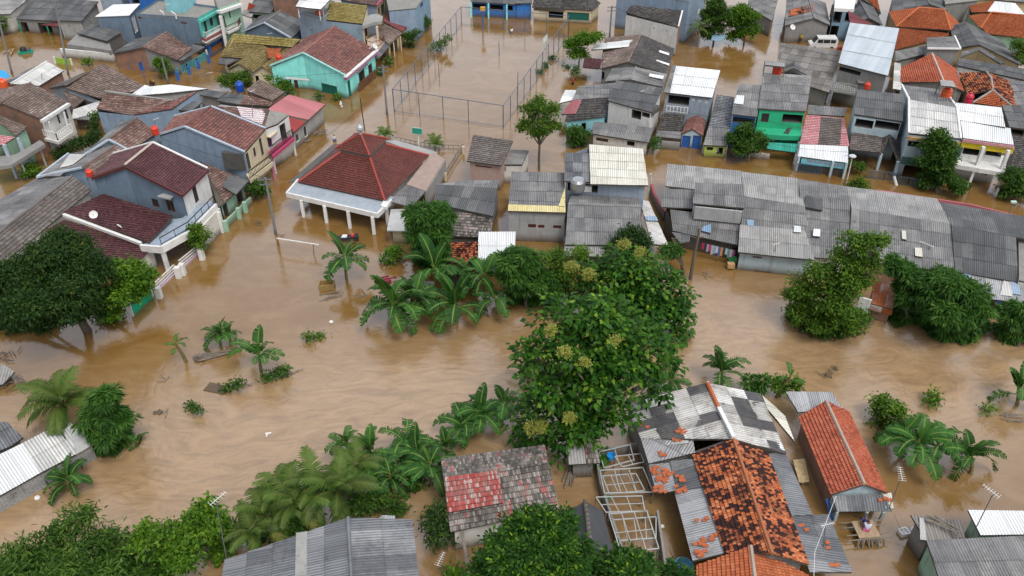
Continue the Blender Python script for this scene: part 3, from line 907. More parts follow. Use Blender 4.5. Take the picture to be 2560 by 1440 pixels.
h = mono('low_house', 'low dark-roofed house with red porch gable and white ball finials', [(622, 30, 2.8), (676, 34, 2.8), (700, -8, 3.8), (640, -14, 3.8)], 'asbdark', 'mint', op=[(0, 'open', 632, 36, 655, 48)])
roofpart(h, 'porch_roof', [(603, 36, 2.6), (628, 44, 2.4), (640, 26, 2.6), (610, 24, 2.8)], 'asblight')
slabpart(h, 'porch_gable', [(617, 26, 3.0), (622, 6, 4.2), (639, 14, 3.2)], .12, pm('porchred', (.5, .09, .05)))
mono('brick_house', 'unplastered brick house at the upper edge, left of the white-roofed terrace', [(674, -14, 5.4), (795, -10, 5.4), (800, -45, 5.8), (690, -45, 5.8)], 'asb', 'brick')
gable('gable_house', 'grey-roofed house with a plain slate-blue gable facing the mossy tiled roofs', (606, 80), (660, 57), (728, 96), (768, 60), (702, 27), (648, 42), 2.7, 4.6, 'asbdark', 'slate', cop=((0, 1), (1, 2)))
h = house('mossy_house', 'cream house under several mossy brown tiled roofs with an orange patch',
          [(584, 84, 4.2), (752, 98, 4.2), (730, 118, 3.3), (570, 104, 3.3), (656, 113, 3.2), (608, 146, 2.3), (551, 142, 2.3), (595, 160, 3.3), (697, 133, 2.4), (633, 181, 2.4), (656, 166, 3.2), (720, 119, 3.2), (682, 184, 2.3), (740, 128, 2.3), (568, 173, 2.2)],
          [('mossy', (0, 1, 2, 3)), ('moss', (3, 4, 5, 6)), ('moss', (7, 9, 8, 4)), ('moss', (9, 10, 11, 8)), ('moss', (10, 12, 13, 11)), ('moss', (14, 7, 4, 5))],
          (6, 14, 7, 9, 10, 12, 13, 1, 0), 'cream', op=[(3, 'open', 630, 190, 652, 222)])
roofpart(h, 'roof_patch', [(666, 122, 3.22), (704, 122, 3.1), (694, 146, 2.95), (671, 146, 3.2)], 'orange', 'newer bright orange tile patch')
roofpart(h, 'awning', [(544, 159, 1.7), (568, 163, 1.7), (604, 147, 2.1), (551, 145, 2.1)], 'asbdark')
h = house('rooftop_house', 'two-storey blue-grey house with white metal canopy over its roof terrace',
          [(744, 32, 6), (810, 48, 6), (838, 8, 6), (778, -8, 6)], [('conc', (0, 1, 2, 3))], (0, 1, 2, 3), 'bluegrey2', ov=.02, drop=-.3, op=[(0, 'vent', 774, 72, 784, 79, P_CONC)])
roofpart(h, 'canopy_roof', [(739, 17, 7.7), (802, 24, 7.7), (832, -8, 8.1), (758, -16, 8.1)], 'white')
columns(h, 'canopy_post', [(745, 18), (798, 24), (806, 14)], 6, 7.6, .12, P_WHITE)
h = mono('moss_roof_house', 'two-storey house with yellow mossy roof and round cream balcony', [(812, 49, 5.5), (906, 60, 5.5), (918, 14, 6.9), (824, 4, 6.9)], 'mossy', 'bluegrey2', ov=.06,
         op=[(1, 'win', 911, 72, 919, 86, P_DARKWOOD)], wmats={1: 'cream'})
slabpart(h, 'canopy', [(905, 66, 5.2), (907, 46, 5.2), (925, 37, 5.2), (942, 34, 5.2), (957, 41, 5.2), (955, 52, 5.2), (932, 56, 5.2)], .45, P_CONC)
slabpart(h, 'balcony', [(917, 118, 2.6), (911, 103, 2.6), (928, 92, 2.6), (946, 83, 2.6), (960, 90, 2.6), (962, 104, 2.6), (950, 116, 2.6), (932, 121, 2.6)], .5, pm('creamband', (.62, .5, .4)))
rail(h, 'railing', [(914, 108, 2.6), (919, 117, 2.6), (932, 120, 2.6), (950, 115, 2.6), (961, 104, 2.6), (960, 92, 2.6)], .9, P_WOOD)
columns(h, 'pillar', [(942, 66)], 2.5, 5, .3, pm('creamband'))
# turquoise house
h = gable('turquoise_house', 'turquoise gabled house with faded red tiled roof and pink eaves band', (675, 165), (757, 133), (864, 190), (938, 124), (838, 66), (755, 98), 3.4, 5.3, 'redbrown', 'turquoise', ov=.12,
          cop=((0, 1), (1, 2)), copmat=pm('turq_pale', (.3, .62, .58)), op=[(0, 'win', 723, 199, 731, 220, P_DARKWOOD), (0, 'door', 734, 200, 750, 240, P_DARKWOOD), (1, 'win', 762, 203, 773, 232, P_DARKWOOD), (1, 'roll', 803, 207, 846, 250, pm('dgreen', (.01, .13, .1))),
              (2, 'roll', 868, 204, 880, 246, pm('dgreen')), (2, 'open', 896, 180, 916, 225), (2, 'open', 920, 165, 934, 205)])
fascia(h, 'fascia', (863, 191, 3.45), (943, 123, 3.45), .18, P_WHITE, .25)
fascia(h, 'pink_band', (863, 192, 3.27), (943, 124, 3.27), .42, pm('lilac_pink', (.55, .17, .4)), .25)
roofpart(h, 'window_hood', [(713, 197, 2.3), (772, 202, 2.3), (773, 197, 2.45), (714, 192, 2.45)], 'concpale')
slabpart(h, 'window_canopy', [(895, 183, 2.4), (920, 160, 2.4), (914, 156, 2.4), (889, 178, 2.4)], .1, P_CONC)
rail(h, 'gate', [(898, 231, 0), (922, 210, 0), (940, 195, 0)], 1.25, P_WOOD, 'bars', .14)
# maroon-roofed and brown-roofed neighbours to the right of the round balcony
h = mono('maroon_roof_house', 'small tan house under a plain wine-red metal roof beside the street', [(1006, 80, 2.5), (1037, 48, 2.5), (973, 26, 3.9), (958, 52, 3.9)], 'wine', 'tan')
h = mono('tan_house', 'low tan house with brown tiled roof, between round balcony and wine-red roof', [(972, 111, 2.4), (1006, 83, 2.4), (964, 58, 3.4), (938, 84, 3.4)], 'greybrown', 'tan', op=[(0, 'open', 975, 112, 995, 130)])
roofpart(h, 'porch_roof', [(936, 146, 2.0), (947, 147, 1.9), (976, 112, 2.2), (962, 105, 2.5)], 'asbdark')
columns(h, 'porch_post', [(984, 106), (1001, 91)], -.5, 2.2, .16, pm('cream'))
h = mono('blue_balcony_house', 'two-storey blue-grey house with bright blue balcony at the upper edge', [(972, 26, 5.4), (1040, 20, 5.4), (1075, -25, 5.6), (960, -30, 5.6)], 'conc', 'bluegrey', ov=.05, wmats={1: 'sky'}, op=[(1, 'win', 1050, 2, 1058, 14, P_BLUE)])
slabpart(h, 'balcony', [(1040, 36, 2.9), (1067, 12, 2.9), (1060, 4, 2.9), (1034, 24, 2.9)], .4, pm('skyband', (.25, .55, .75)))
rail(h, 'railing', [(1040, 35, 2.9), (1067, 11, 2.9)], .9, P_BLUE)
columns(h, 'blue_post', [(1041, 36), (1066, 13)], -.5, 2.6, .2, P_BLUE)
mono('terraced_house', 'grey two-storey house with pink-edged roof and tan upper front at the upper edge', [(848, -2, 5.6), (942, 14, 5.6), (968, -14, 5.8), (860, -40, 6.4)], 'brown', 'bluegrey2', op=[(1, 'open', 952, 14, 962, 34), (1, 'win', 945, 20, 950, 34, P_WOOD)], wmats={1: 'tan'}, cop=((1, 2),), copmat=P_PINK)
h = mono('shop_row', 'blue shop front with turquoise posts across the head of the court', [(1176, 5, 2.5), (1300, 12, 2.5), (1306, -24, 4), (1180, -34, 4)], 'asbdark', 'blue', op=[(0, 'open', 1180, 6, 1215, 26), (0, 'open', 1224, 8, 1258, 28), (0, 'open', 1266, 10, 1282, 28)])
columns(h, 'turquoise_post', [(1177, 6), (1221, 9), (1267, 12)], -.5, 2.5, .25, pm('turquoise'))
columns(h, 'blue_pier', [(1199, 20), (1245, 22)], -.5, 1.2, .4, P_BLUE)
h = house('grey_tile_house', 'long low house with dark grey tiled hip roof at the head of the court', [(1330, 18, 2.4), (1481, 26, 2.4), (1502, 8, 2.4), (1460, -22, 4.2), (1340, -26, 4.2)], [('dark', (0, 1, 3, 4)), ('dark', (1, 2, 3))], (0, 1, 2, 3, 4), 'cream',
          op=[(0, 'open', 1372, 26, 1408, 46), (0, 'roll', 1418, 30, 1472, 52, pm('dgreen'))])
roofpart(h, 'awning', [(1334, 24, 1.9), (1410, 30, 1.9), (1412, 24, 2.3), (1336, 19, 2.3)], 'asb')
mono('blue_shed', 'deep blue walled shed left of the dark grey tiled house', [(1288, 8, 2.8), (1330, 8, 2.8), (1332, -20, 3), (1290, -20, 3)], 'asbdark', 'blue')
# carport with graffiti wall and the house with turquoise fence
h = house('carport_house', 'grey-roofed open loft house above a white wall covered in faint graffiti',
          [(192, 83, 2.6), (266, 103, 2.6), (305, 80, 3.2), (233, 59, 3.2), (168, 108, 1.9), (278, 124, 1.9)], [('asbdark', (0, 1, 2, 3))], (0, 1, 2, 3), 'dark', ov=.2, op=[(0, 'open', 196, 90, 226, 108), (0, 'open', 232, 98, 262, 115)])
slabpart(h, 'porch_deck', [(168, 109, 1.88), (279, 125, 1.88), (272, 103, 2.2), (192, 86, 2.2)], .1, wm('concrete'))
fascia(h, 'sill_wall', (168, 109, 1.9), (279, 125, 1.9), .75, wm('concrete'), .2)
fascia(h, 'front_wall', (150, 121, 1.35), (283, 134, 1.35), 2.0, wm('white'), .15)
fascia(h, 'brick_side', (273, 97, 2.7), (303, 84, 2.7), 2.0, wm('brick'), .1)
h = gable('fence_house', 'brown tiled house behind a turquoise balustrade fence on the flooded lane', (281, 134), (358, 118), (443, 150), (479, 122), (418, 80), (338, 98), 2.4, 3.8, 'brown', 'concrete', 'asbdark',
          op=[(0, 'door', 345, 155, 362, 180, P_BLUE), (1, 'open', 385, 152, 400, 172)], wmats={0: 'brick', 4: 'brick'})
roofpart(h, 'porch_roof', [(457, 153, 1.9), (513, 117, 1.9), (482, 112, 2.4), (440, 150, 2.4)], 'asbdark')
rail(h, 'fence', [(443, 190, 0), (470, 176, 0), (494, 162, 0), (518, 147, 0)], 1.1, pm('fence_turq', (.1, .42, .47)), 'wide', .3)
columns(h, 'fence_pier', [(441, 180), (470, 165), (493, 152), (519, 137)], -.5, 1.25, .35, P_BLUE)
mono('wooden_fence_house', 'dark porch behind an orange-brown wooden gate next to the turquoise fence', [(500, 106, 2.3), (520, 112, 2.3), (566, 84, 2.3), (552, 78, 2.3)], 'asbdark', 'blue', op=[(1, 'open', 526, 112, 560, 118)], ov=.5)
# foreground left
h = gable('white_sheet_house', 'low house with one slope of white sheets at the left, by the blue tarpaulin', (12, 204), (28, 210), (98, 215), (160, 177), (117, 154), (75, 172), 2.3, 3.3, 'whiteold', 'brick', 'asb')
h = gable('tile_house', 'wide brown tiled house left of the white flat roofs', (120, 217), (163, 215), (250, 252), (373, 218), (256, 161), (202, 192), 2.3, 4.2, 'greybrown', 'bluegrey2', 'asbdark')
roofpart(h, 'eave_sheet', [(330, 236, 2.4), (352, 233, 2.4), (374, 216, 2.5), (362, 212, 2.6)], 'white')
h = gable('brick_balcony_house', 'two-storey brick house with brown tiled roof and mossy white balcony', (-22, 262), (3, 258), (103, 298), (171, 254), (77, 208), (-5, 222), 5.0, 6.2, 'greybrown', 'brick', ov=.12,
          op=[(2, 'win', 140, 288, 155, 308, P_WHITE), (2, 'open', 158, 268, 172, 295)], wmats={2: 'offwhite'})
slabpart(h, 'balcony', [(110, 346, 2.6), (145, 355, 2.6), (184, 328, 2.6), (170, 318, 2.6)], .35, wm('offwhite'))
rail(h, 'balustrade', [(112, 340, 2.65), (145, 350, 2.65), (183, 325, 2.65)], .9, P_WHITE, 'wide', .3)
polebars(h, 'balcony_post', [((106, 300, 5), (116, 340, 2.6)), ((122, 304, 4.9), (137, 346, 2.6)), ((160, 280, 4.9), (172, 325, 2.6))], .16, P_WHITE)
fascia(h, 'canopy_beam', (103, 300, 5.0), (171, 257, 5.0), .35, P_WHITE, .2)
h = gable('tile_edge_house', 'pale green house with brown tiled roof cut by the left edge', (-60, 330), (-30, 285), (40, 340), (70, 318), (0, 286), (-30, 290), 4.6, 5.6, 'greybrown', 'mint', 'greybrown')
roofpart(h, 'lower_roof', [(-30, 372, 4.0), (12, 362, 4.0), (38, 342, 4.4), (-20, 336, 4.6)], 'pinktile')
slabpart(h, 'balcony', [(-30, 420, 2.8), (28, 412, 2.8), (112, 360, 2.8), (100, 350, 2.8), (40, 385, 2.8), (-30, 395, 2.8)], .4, wm('concrete'))
columns(h, 'pillar', [(45, 345), (10, 362)], -.6, 4.3, .3, P_LB)
columns(h, 'post', [(98, 366), (50, 398)], -.6, 2.6, .14, P_LB)
h = house('lean_to', 'small lean-to of brown tiles and white sheets between two tiled houses',
          [(170, 238, 2.6), (213, 248, 2.6), (183, 274, 2.3), (158, 232, 3.2), (164, 226, 3.2), (242, 282, 1.7), (222, 300, 1.6), (180, 298, 1.7), (250, 252, 2.2)],
          [('greybrown', (4, 1, 2, 3)), ('whiteold', (2, 7, 5, 8)), ('asb', (7, 6, 5))], (3, 4, 8, 5, 6, 7), 'dark', ov=.5)
h = house('blue_wall_house', 'house with sky-grey side wall under a long brown tiled roof', [(243, 276, 4.6), (335, 286, 4.6), (430, 253, 4.8), (263, 229, 5.8), (497, 225, 5.2), (430, 272, 4.6), (434, 287, 4.4)],
          [('brown', (0, 1, 2, 3)), ('redbrown', (1, 5, 4, 2))], (0, 1, 5, 4, 2, 3), 'bluegrey', ov=.04, op=[(0, 'vent', 277, 294, 285, 299, P_CONC), (0, 'vent', 310, 303, 318, 308, P_CONC)], cop=((3, 2),), copmat=P_CONC)
h = mono('white_roof_house', 'low house with dazzling white flat metal roof behind the sky-grey wall', [(330, 240, 2.9), (430, 232, 2.9), (520, 223, 2.9), (428, 209, 3.3), (372, 219, 3.0)], 'white', 'concrete2')
h = mono('flat_grey_house', 'low grey-roofed annex by the blue water tank', [(500, 238, 2.6), (548, 246, 2.6), (566, 231, 2.8), (512, 224, 2.8)], 'asbdark', 'concrete')
h = gable('spotted_tile_house', 'brown tiled house with scattered red tiles and pale blue-grey gable', (205, 392), (272, 350), (323, 377), (394, 332), (344, 296), (300, 305), 3.8, 5.0, 'brown', 'bluegrey2', 'asb', cop=((0, 1), (1, 2)))
h = gable('skylight_house', 'house whose left slope is patched with white translucent sheets', (93, 444), (206, 420), (240, 440), (330, 385), (292, 362), (172, 385), 3.5, 4.5, 'greybrown', 'bluegrey', 'asb', cop=((0, 1), (0, 5)))
roofpart(h, 'roof_lights', [(150, 420, 3.95), (182, 412, 4.2), (215, 386, 4.25), (174, 386, 3.85)], 'whiteold', 'white translucent sheets')
roofpart(h, 'lower_roof_lights', [(112, 441, 3.85), (150, 440, 4.05), (172, 421, 4.1), (128, 430, 3.85)], 'zinc')
h = gable('long_tile_house', 'long grey-brown tiled house running off the left edge below the white sheets', (-80, 545), (-30, 604), (-30, 690), (229, 475), (181, 441), (92, 446), 3.0, 4.3, 'greytile', 'offwhite', 'asb')
h = gable('blue_house', 'large two-storey blue-grey house with rusty red tiled roof and bare parapet gable', (398, 337), (461, 317), (612, 381), (664, 322), (528, 267), (436, 291), 5.3, 6.9, 'redbrown', 'bluegrey', ov=.04, cop=((0, 1), (1, 2), (3, 4), (4, 5)),
          op=[(2, 'open', 612, 385, 628, 420), (2, 'win', 632, 372, 641, 388, P_DARKWOOD), (2, 'open', 646, 345, 660, 385)], wmats={2: 'cream'})
slabpart(h, 'balcony', [(625, 449, 2.7), (682, 405, 2.7), (672, 396, 2.7), (615, 436, 2.7)], .5, pm('cream'))
rail(h, 'railing', [(625, 447, 2.7), (682, 402, 2.7)], .9, P_BLACK)
columns(h, 'pillar', [(624, 446), (680, 403)], -.5, 2.5, .22, pm('pinkpillar', (.6, .2, .34)))
h = house('pink_band_house', 'white house with black balcony railing above a bright pink band', [(528, 272, 5.2), (660, 322, 5.2), (674, 275, 6.0), (551, 257, 6.2), (722, 286, 5.2), (694, 309, 5.0)],
          [('brown', (0, 1, 2, 3)), ('conc', (1, 5, 4, 2))], (0, 1, 5, 4, 2, 3), 'white', ov=.03, op=[(1, 'win', 664, 345, 682, 364, pm('violet', (.2, .06, .3))), (2, 'open', 698, 315, 718, 345)])
roofpart(h, 'painted_tiles', [(603, 292, 5.65), (655, 312, 5.4), (668, 277, 6.0), (592, 266, 6.15)], 'whitepinktile', 'whitewashed pink tiles')
slabpart(h, 'balcony', [(680, 392, 2.6), (736, 345, 2.6), (726, 337, 2.6), (672, 378, 2.6)], .35, P_PINK)
rail(h, 'railing', [(679, 387, 2.65), (734, 341, 2.65)], 1.0, P_BLACK)
slabpart(h, 'window_hood', [(660, 341, 4.1), (676, 343, 4.1), (694, 328, 4.2), (680, 325, 4.2)], .1, pm('cream'))
columns(h, 'pillar', [(682, 392), (733, 348)], -.5, 2.2, .2, P_WHITE)
h = house('pink_roof_house', 'low grey house under a faded pink corrugated metal roof with darker red corner', [(733, 333, 2.5), (813, 262, 2.5), (722, 236, 3.5), (664, 276, 3.5), (765, 305, 2.5), (702, 287, 3.0)],
          [('pink', (5, 4, 1, 2, 3)), ('red', (0, 4, 5))], (0, 1, 2, 3), 'concrete2', ov=.3, op=[(0, 'win', 758, 318, 770, 338), (0, 'win', 738, 338, 750, 350)])
h = mono('ridge_tile_house', 'little brown tiled roof between the blue water tank and the pink metal roof', [(681, 252, 3.4), (712, 230, 3.4), (648, 199, 4.2), (614, 226, 4.2)], 'greybrown', 'brick', ov=.15)
h = house('jumble_roof_house', 'jumble of dark grey sheets and worn tiles left of the pink metal roof', [(540, 252, 3.6), (600, 262, 3.4), (676, 265, 3.2), (682, 256, 3.4), (612, 238, 3.8), (570, 232, 3.7)], [('asbdark', (0, 1, 4, 5)), ('brown', (1, 2, 3, 4))], (0, 1, 2, 3, 4, 5), 'dark')
mono('dark_shed', 'small dark sheet-roofed shed squeezed between sky-grey house and large blue-grey house', [(434, 275, 4.0), (478, 278, 4.0), (506, 255, 4.2), (458, 252, 4.2)], 'asbdark', 'dark')
# maroon house
h = gable('maroon_house', 'big white and slate house with glossy maroon tiled roofs and corner terrace', (229, 442), (312, 413), (456, 485), (519, 422), (382, 357), (284, 385), 5.6, 7.3, 'maroon', 'slate', ov=.12, rid=((1, 4),), ridmat=pm('ridgecream', (.5, .42, .36)),
          op=[(1, 'win', 377, 495, 400, 520, P_DARKWOOD), (1, 'win', 412, 498, 440, 532, P_WOOD), (2, 'win', 478, 465, 498, 500, P_DARKWOOD), (2, 'door', 446, 480, 460, 520, P_WOOD)], wmats={2: 'white'}, cop=((3, 4), (4, 5)), copmat=P_WHITE)
fascia(h, 'barge_board', (229, 443, 5.62), (312, 414, 7.25), .3, pm('maroonband2', (.1, .025, .025)), .12)
fascia(h, 'barge_board', (312, 414, 7.25), (456, 486, 5.62), .3, pm('maroonband2'), .12)
fascia(h, 'barge_board', (456, 486, 5.62), (519, 423, 5.62), .25, pm('maroonband2'), .12)
roofpart(h, 'lower_roof', [(372, 605, 3.2), (433, 541, 3.6), (258, 484, 4.3), (160, 530, 3.9)], 'maroon')
fascia(h, 'gutter_beam', (158, 534, 3.8), (352, 606, 3.1), .3, P_WHITE, .15)
roofpart(h, 'front_roof', [(331, 668, 2.2), (374, 626, 2.5), (161, 548, 3.4), (114, 577, 3.1)], 'maroon')
fascia(h, 'front_wall', (338, 660, 2.0), (378, 622, 2.2), 2.8, wm('offwhite'), .12)
slabpart(h, 'terrace', [(350, 612, 2.9), (402, 616, 2.9), (475, 575, 2.9), (538, 510, 2.9), (520, 500, 2.9), (455, 545, 2.9), (432, 548, 2.9), (372, 606, 2.9)], .25, wm('bluegrey2'))
for a, b in (((350, 612), (402, 616)), ((402, 616), (474, 576)), ((474, 576), (540, 509))):
    fascia(h, 'parapet', (*a, 3.2), (*b, 3.2), .75, P_WHITE, .12)
rail(h, 'terrace_rail', [(404, 612, 3.2), (474, 572, 3.2), (538, 506, 3.2)], .8, P_BLACK, 'bars', 1.2)
slabpart(h, 'window_hood', [(392, 490, 5.0), (424, 497, 5.0), (442, 482, 5.0), (418, 478, 5.0)], .15, wm('concrete2'))
columns(h, 'corner_column', [(407, 628), (545, 530)], -.5, 2.5, .35, P_WHITE)
fascia(h, 'porch_wall', (500, 570, 2.6), (548, 520, 2.6), 3.0, wm('offwhite'), .1)
h = mono('mint_front_house', 'brown tiled house with mint posts and porch wall, between maroon house and large blue-grey house', [(546, 519, 2.3), (622, 452, 2.3), (500, 403, 3.6), (520, 440, 3.0)], 'brown', 'mint', ov=.5, op=[(0, 'open', 556, 515, 575, 545), (0, 'open', 590, 485, 612, 512)])
roofpart(h, 'roof_sheets', [(556, 466, 2.9), (590, 487, 2.45), (622, 452, 2.4), (573, 436, 3.0)], 'asbdark')
columns(h, 'mint_pier', [(562, 552), (594, 520), (610, 505)], -.5, 1.3, .4, pm('mint'))
fascia(h, 'porch_parapet', (560, 555, .9), (626, 492, .9), 1.4, wm('mint'), .1)
# ---------------------------------------------------------------- the prayer house in the middle
P = [(745, 455, 2.75), (962, 502, 2.75), (1072, 389, 2.75), (858, 358, 2.75), (852, 380, 5.0), (925, 396, 5.0), (964, 361, 5.0), (893, 350, 5.0),
     (838, 371, 5.3), (924, 390, 5.3), (970, 347, 5.3), (886, 336, 5.3), (901, 333, 7.1)]
h = house('prayer_house', 'prayer house with two-tiered brick-red hip roof and white columned porch', P,
          [('mosque', (0, 1, 5, 4)), ('mosque', (1, 2, 6, 5)), ('mosque', (2, 3, 7, 6)), ('mosque', (3, 0, 4, 7))], (0, 1, 2, 3), 'offwhite', ov=.6,
          rid=((0, 4), (1, 5), (2, 6), (3, 7)), ridmat=pm('ridgered', (.32, .045, .03)), cat='prayer house')
kd, tw, th, hh, mat = RS['mosque']
mb = MB()
for q in ((8, 9, 12), (9, 10, 12), (10, 11, 12), (11, 8, 12)):
    roof_plane(mb, [h.p[i] for i in q], kd, tw, th, hh)
for i in (8, 9, 10, 11):
    mb.tube([h.p[i] + Vector((0, 0, .05)), h.p[12]], .12, 6, 2)
emit('upper_roof', mb, [mat, DECK, pm('ridgered')], h.root)
mb = MB()
q = [h.p[i] - Vector((0, 0, .1)) for i in (4, 5, 6, 7)]
for i in range(4):
    mb.quad(q[i] - Vector((0, 0, .4)), q[(i + 1) % 4] - Vector((0, 0, .4)), q[(i + 1) % 4] + Vector((0, 0, .5)), q[i] + Vector((0, 0, .5)))
emit('clerestory', mb, wm('dark'), h.root)
mb = MB()
mb.lathe(h.p[12], [(.22, -.1), (.2, .25), (.34, .35), (.4, .55), (.34, .78), (.15, .95), (.04, 1.1), (.03, 1.5)], 14)
emit('finial', mb, pm('finialgrey', (.45, .48, .5), .4, .3), h.root, smooth=True)
slabpart(h, 'porch_roof', [(716, 481, 2.55), (742, 447, 2.55), (985, 492, 2.55), (943, 533, 2.55)], .14, wm('canopygrey'))
for a, b in (((716, 481), (943, 533)), ((716, 481), (745, 447)), ((943, 533), (978, 498))):
    fascia(h, 'porch_beam', (*a, 2.6), (*b, 2.6), .55, P_WHITE, .1)
columns(h, 'column', [(753, 500), (811, 514), (870, 527), (931, 542), (966, 518)], -.6, 2.1, .34, P_WHITE)
slabpart(h, 'side_canopy', [(720, 456, 2.3), (744, 451, 2.3), (853, 359, 2.3), (832, 361, 2.3)], .1, wm('dark'))
slabpart(h, 'side_roof', [(1016, 461, 2.5), (1064, 477, 2.5), (1112, 398, 2.5), (1087, 381, 2.5), (1075, 385, 2.5)], .12, pm('clayconcrete', (.33, .25, .21), .9))
fascia(h, 'side_wall', (1064, 478, 2.4), (1112, 399, 2.4), 3.2, wm('concrete2'), .1)
slabpart(h, 'back_terrace', [(962, 352, 2.3), (1062, 389, 2.3), (1095, 381, 2.3), (990, 350, 2.3)], .15, wm('concrete2'))
roofpart(h, 'side_sheets', [(972, 504, 2.4), (1028, 518, 2.3), (1064, 479, 2.6), (1015, 463, 2.7)], 'asb')
slabpart(h, 'gutter_box', [(952, 514, 2.75), (966, 518, 2.75), (974, 505, 2.75), (958, 501, 2.75)], .35, P_WHITE)
h = mono('cream_house', 'small cream house with pale flat roof beside the prayer house porch', [(967, 576, 1.9), (1030, 578, 1.9), (1032, 522, 1.9), (977, 523, 1.9)], 'concpale', 'cream', ov=.5)
# ---------------------------------------------------------------- grey roofs behind the banana plants
h = house('shingle_house', 'grey sheet-roofed house with a ragged lower roof of mossy shingles', [(1085, 508, 3.0), (1233, 541, 3.0), (1243, 471, 3.9), (1088, 461, 3.9), (1251, 451, 3.6), (1162, 452, 3.6)],
          [('asbdark', (0, 1, 2, 3)), ('asb', (3, 2, 4, 5))], (0, 1, 2, 4, 5, 3), 'concrete')
roofpart(h, 'lower_roof', [(1112, 590, 1.7), (1228, 594, 1.7), (1232, 541, 2.6), (1114, 527, 2.6)], 'lichen')
fascia(h, 'front_wall', (1120, 588, 1.6), (1222, 590, 1.6), 2.4, wm('dark'), .1)
h = house('pink_wall_house', 'small grey-tiled house with pink plaster and a blue tarpaulin at its foot', [(1167, 403, 3.4), (1254, 414, 3.4), (1283, 352, 4.2), (1183, 337, 4.2)], [('greytile', (0, 1, 2, 3))], (0, 1, 2, 3), 'pinkplain' if 'pinkplain' in WALLC else 'tan', ov=.3, op=[(0, 'vent', 1188, 412, 1230, 421, P_DARKWOOD)])
slabpart(h, 'tarpaulin', [(1177, 447, .5), (1240, 449, .5), (1240, 430, 1.3), (1177, 428, 1.3)], .05, pm('tarpblue', (.01, .12, .5), .45))
h = mono('white_block_house', 'low white block house with grey roof beside the tall thin tree', [(1252, 412, 2.4), (1305, 412, 2.4), (1322, 377, 2.6), (1278, 374, 2.6)], 'asb', 'offwhite', ov=.06, op=[(0, 'vent', 1256, 416, 1265, 428, P_CONC)])
h = house('yellow_edge_house', 'grey-roofed house with a strip of yellow paint along its lower roof edge', [(1270, 527, 3.7), (1414, 531, 3.7), (1411, 432, 4.4), (1279, 429, 4.4)], [('asb', (0, 1, 2, 3))], (0, 1, 2, 3), 'block', ov=.08,
          op=[(0, 'vent', 1320, 560, 1340, 569, P_DARKWOOD), (0, 'vent', 1345, 562, 1361, 570, P_DARKWOOD), (0, 'vent', 1383, 563, 1403, 571, P_DARKWOOD)])
roofpart(h, 'painted_strip', [(1270, 528, 3.76), (1414, 532, 3.76), (1414, 516, 3.88), (1271, 511, 3.88)], 'yellowpaint' if 'yellowpaint' in RS else 'cream', 'yellow painted strip')
roofpart(h, 'painted_corner', [(1396, 516, 3.9), (1413, 517, 3.9), (1412, 470, 4.22), (1405, 490, 4.1)], 'yellowpaint', 'yellow painted corner')
h = house('loft_house', 'two-storey house under big cream translucent roof sheets with an open loft', [(1411, 453, 5.2), (1476, 456, 5.2), (1474, 383, 5.9), (1412, 382, 5.9), (1476, 461, 5.5), (1621, 464, 5.5), (1607, 372, 6.4), (1473, 361, 6.4)],
          [('steel', (0, 1, 2, 3)), ('cream', (4, 5, 6, 7))], (0, 5, 6, 7, 3), 'bluegrey2', ov=.3, op=[(0, 'open', 1416, 456, 1494, 482)])
mb = MB()
b = W(1444, 474, 4.3)
mb.lathe(b, [(.0, 0), (.75, .02), (.8, .3), (.8, 1.0), (.6, 1.25), (.0, 1.3)], 14)
emit('water_drum', mb, pm('drumsteel', (.35, .36, .37), .35, .6), h.root)
mb = MB()
b = on_plane(1469, 469, h.w[0], Vector((0, -1, 0))) + Vector((0, -.25, 0))
mb.box(b, (.4, 0, 0), (0, .15, 0), (0, 0, .3))
emit('air_conditioner', mb, P_WHITE, h.root)
h = house('long_sheet_house', 'grey corrugated gable roof in front of the cream-roofed loft house', [(1413, 612, 2.9), (1608, 614, 2.9), (1602, 517, 4.1), (1420, 511, 4.1), (1596, 494, 3.7), (1428, 487, 3.7)], [('asb', (0, 1, 2, 3)), ('asb', (3, 2, 4, 5))], (0, 1, 2, 4, 5, 3), 'concrete', rid=((3, 2),))
roofpart(h, 'lower_roof', [(1410, 640, 2.2), (1510, 642, 2.2), (1510, 610, 2.8), (1412, 608, 2.8)], 'asblight')
roofpart(h, 'side_roof', [(1630, 612, 2.1), (1671, 613, 2.1), (1622, 505, 2.6), (1599, 498, 2.8)], 'whiteold')
roofpart(h, 'side_roof_band', [(1617, 552, 2.55), (1646, 553, 2.5), (1640, 541, 2.55), (1611, 540, 2.6)], 'bluesheet' if 'bluesheet' in RS else 'zinc', 'pale blue sheet band')
# ---------------------------------------------------------------- the long row of grey roofs
h = house('row_house', 'grey row house with a raised roof part and laundry under its eave',
          [(1653, 518, 3.3), (1733, 522, 3.3), (1736, 475, 4.0), (1660, 471, 4.0), (1664, 465, 4.0), (1858, 488, 4.0), (1851, 428, 3.3), (1668, 410, 3.3), (1732, 509, 4.5), (1861, 521, 4.5), (1860, 461, 5.1), (1738, 457, 5.1), (1682, 577, 2.1), (1844, 613, 2.1), (1852, 546, 2.9), (1675, 524, 3.1)],
          [('asb', (0, 1, 2, 3)), ('asblight', (4, 5, 6, 7)), ('asb', (8, 9, 10, 11)), ('asb', (12, 13, 14, 15))], (12, 13, 5, 6, 7, 4, 0), 'dark', ov=.5, group='houses of the long grey row')
fascia(h, 'upper_wall', (1738, 516, 4.4), (1856, 528, 4.4), 1.4, wm('block'), .1)
fascia(h, 'upper_wall', (1736, 510, 4.4), (1742, 470, 4.4), 1.4, wm('block'), .1)
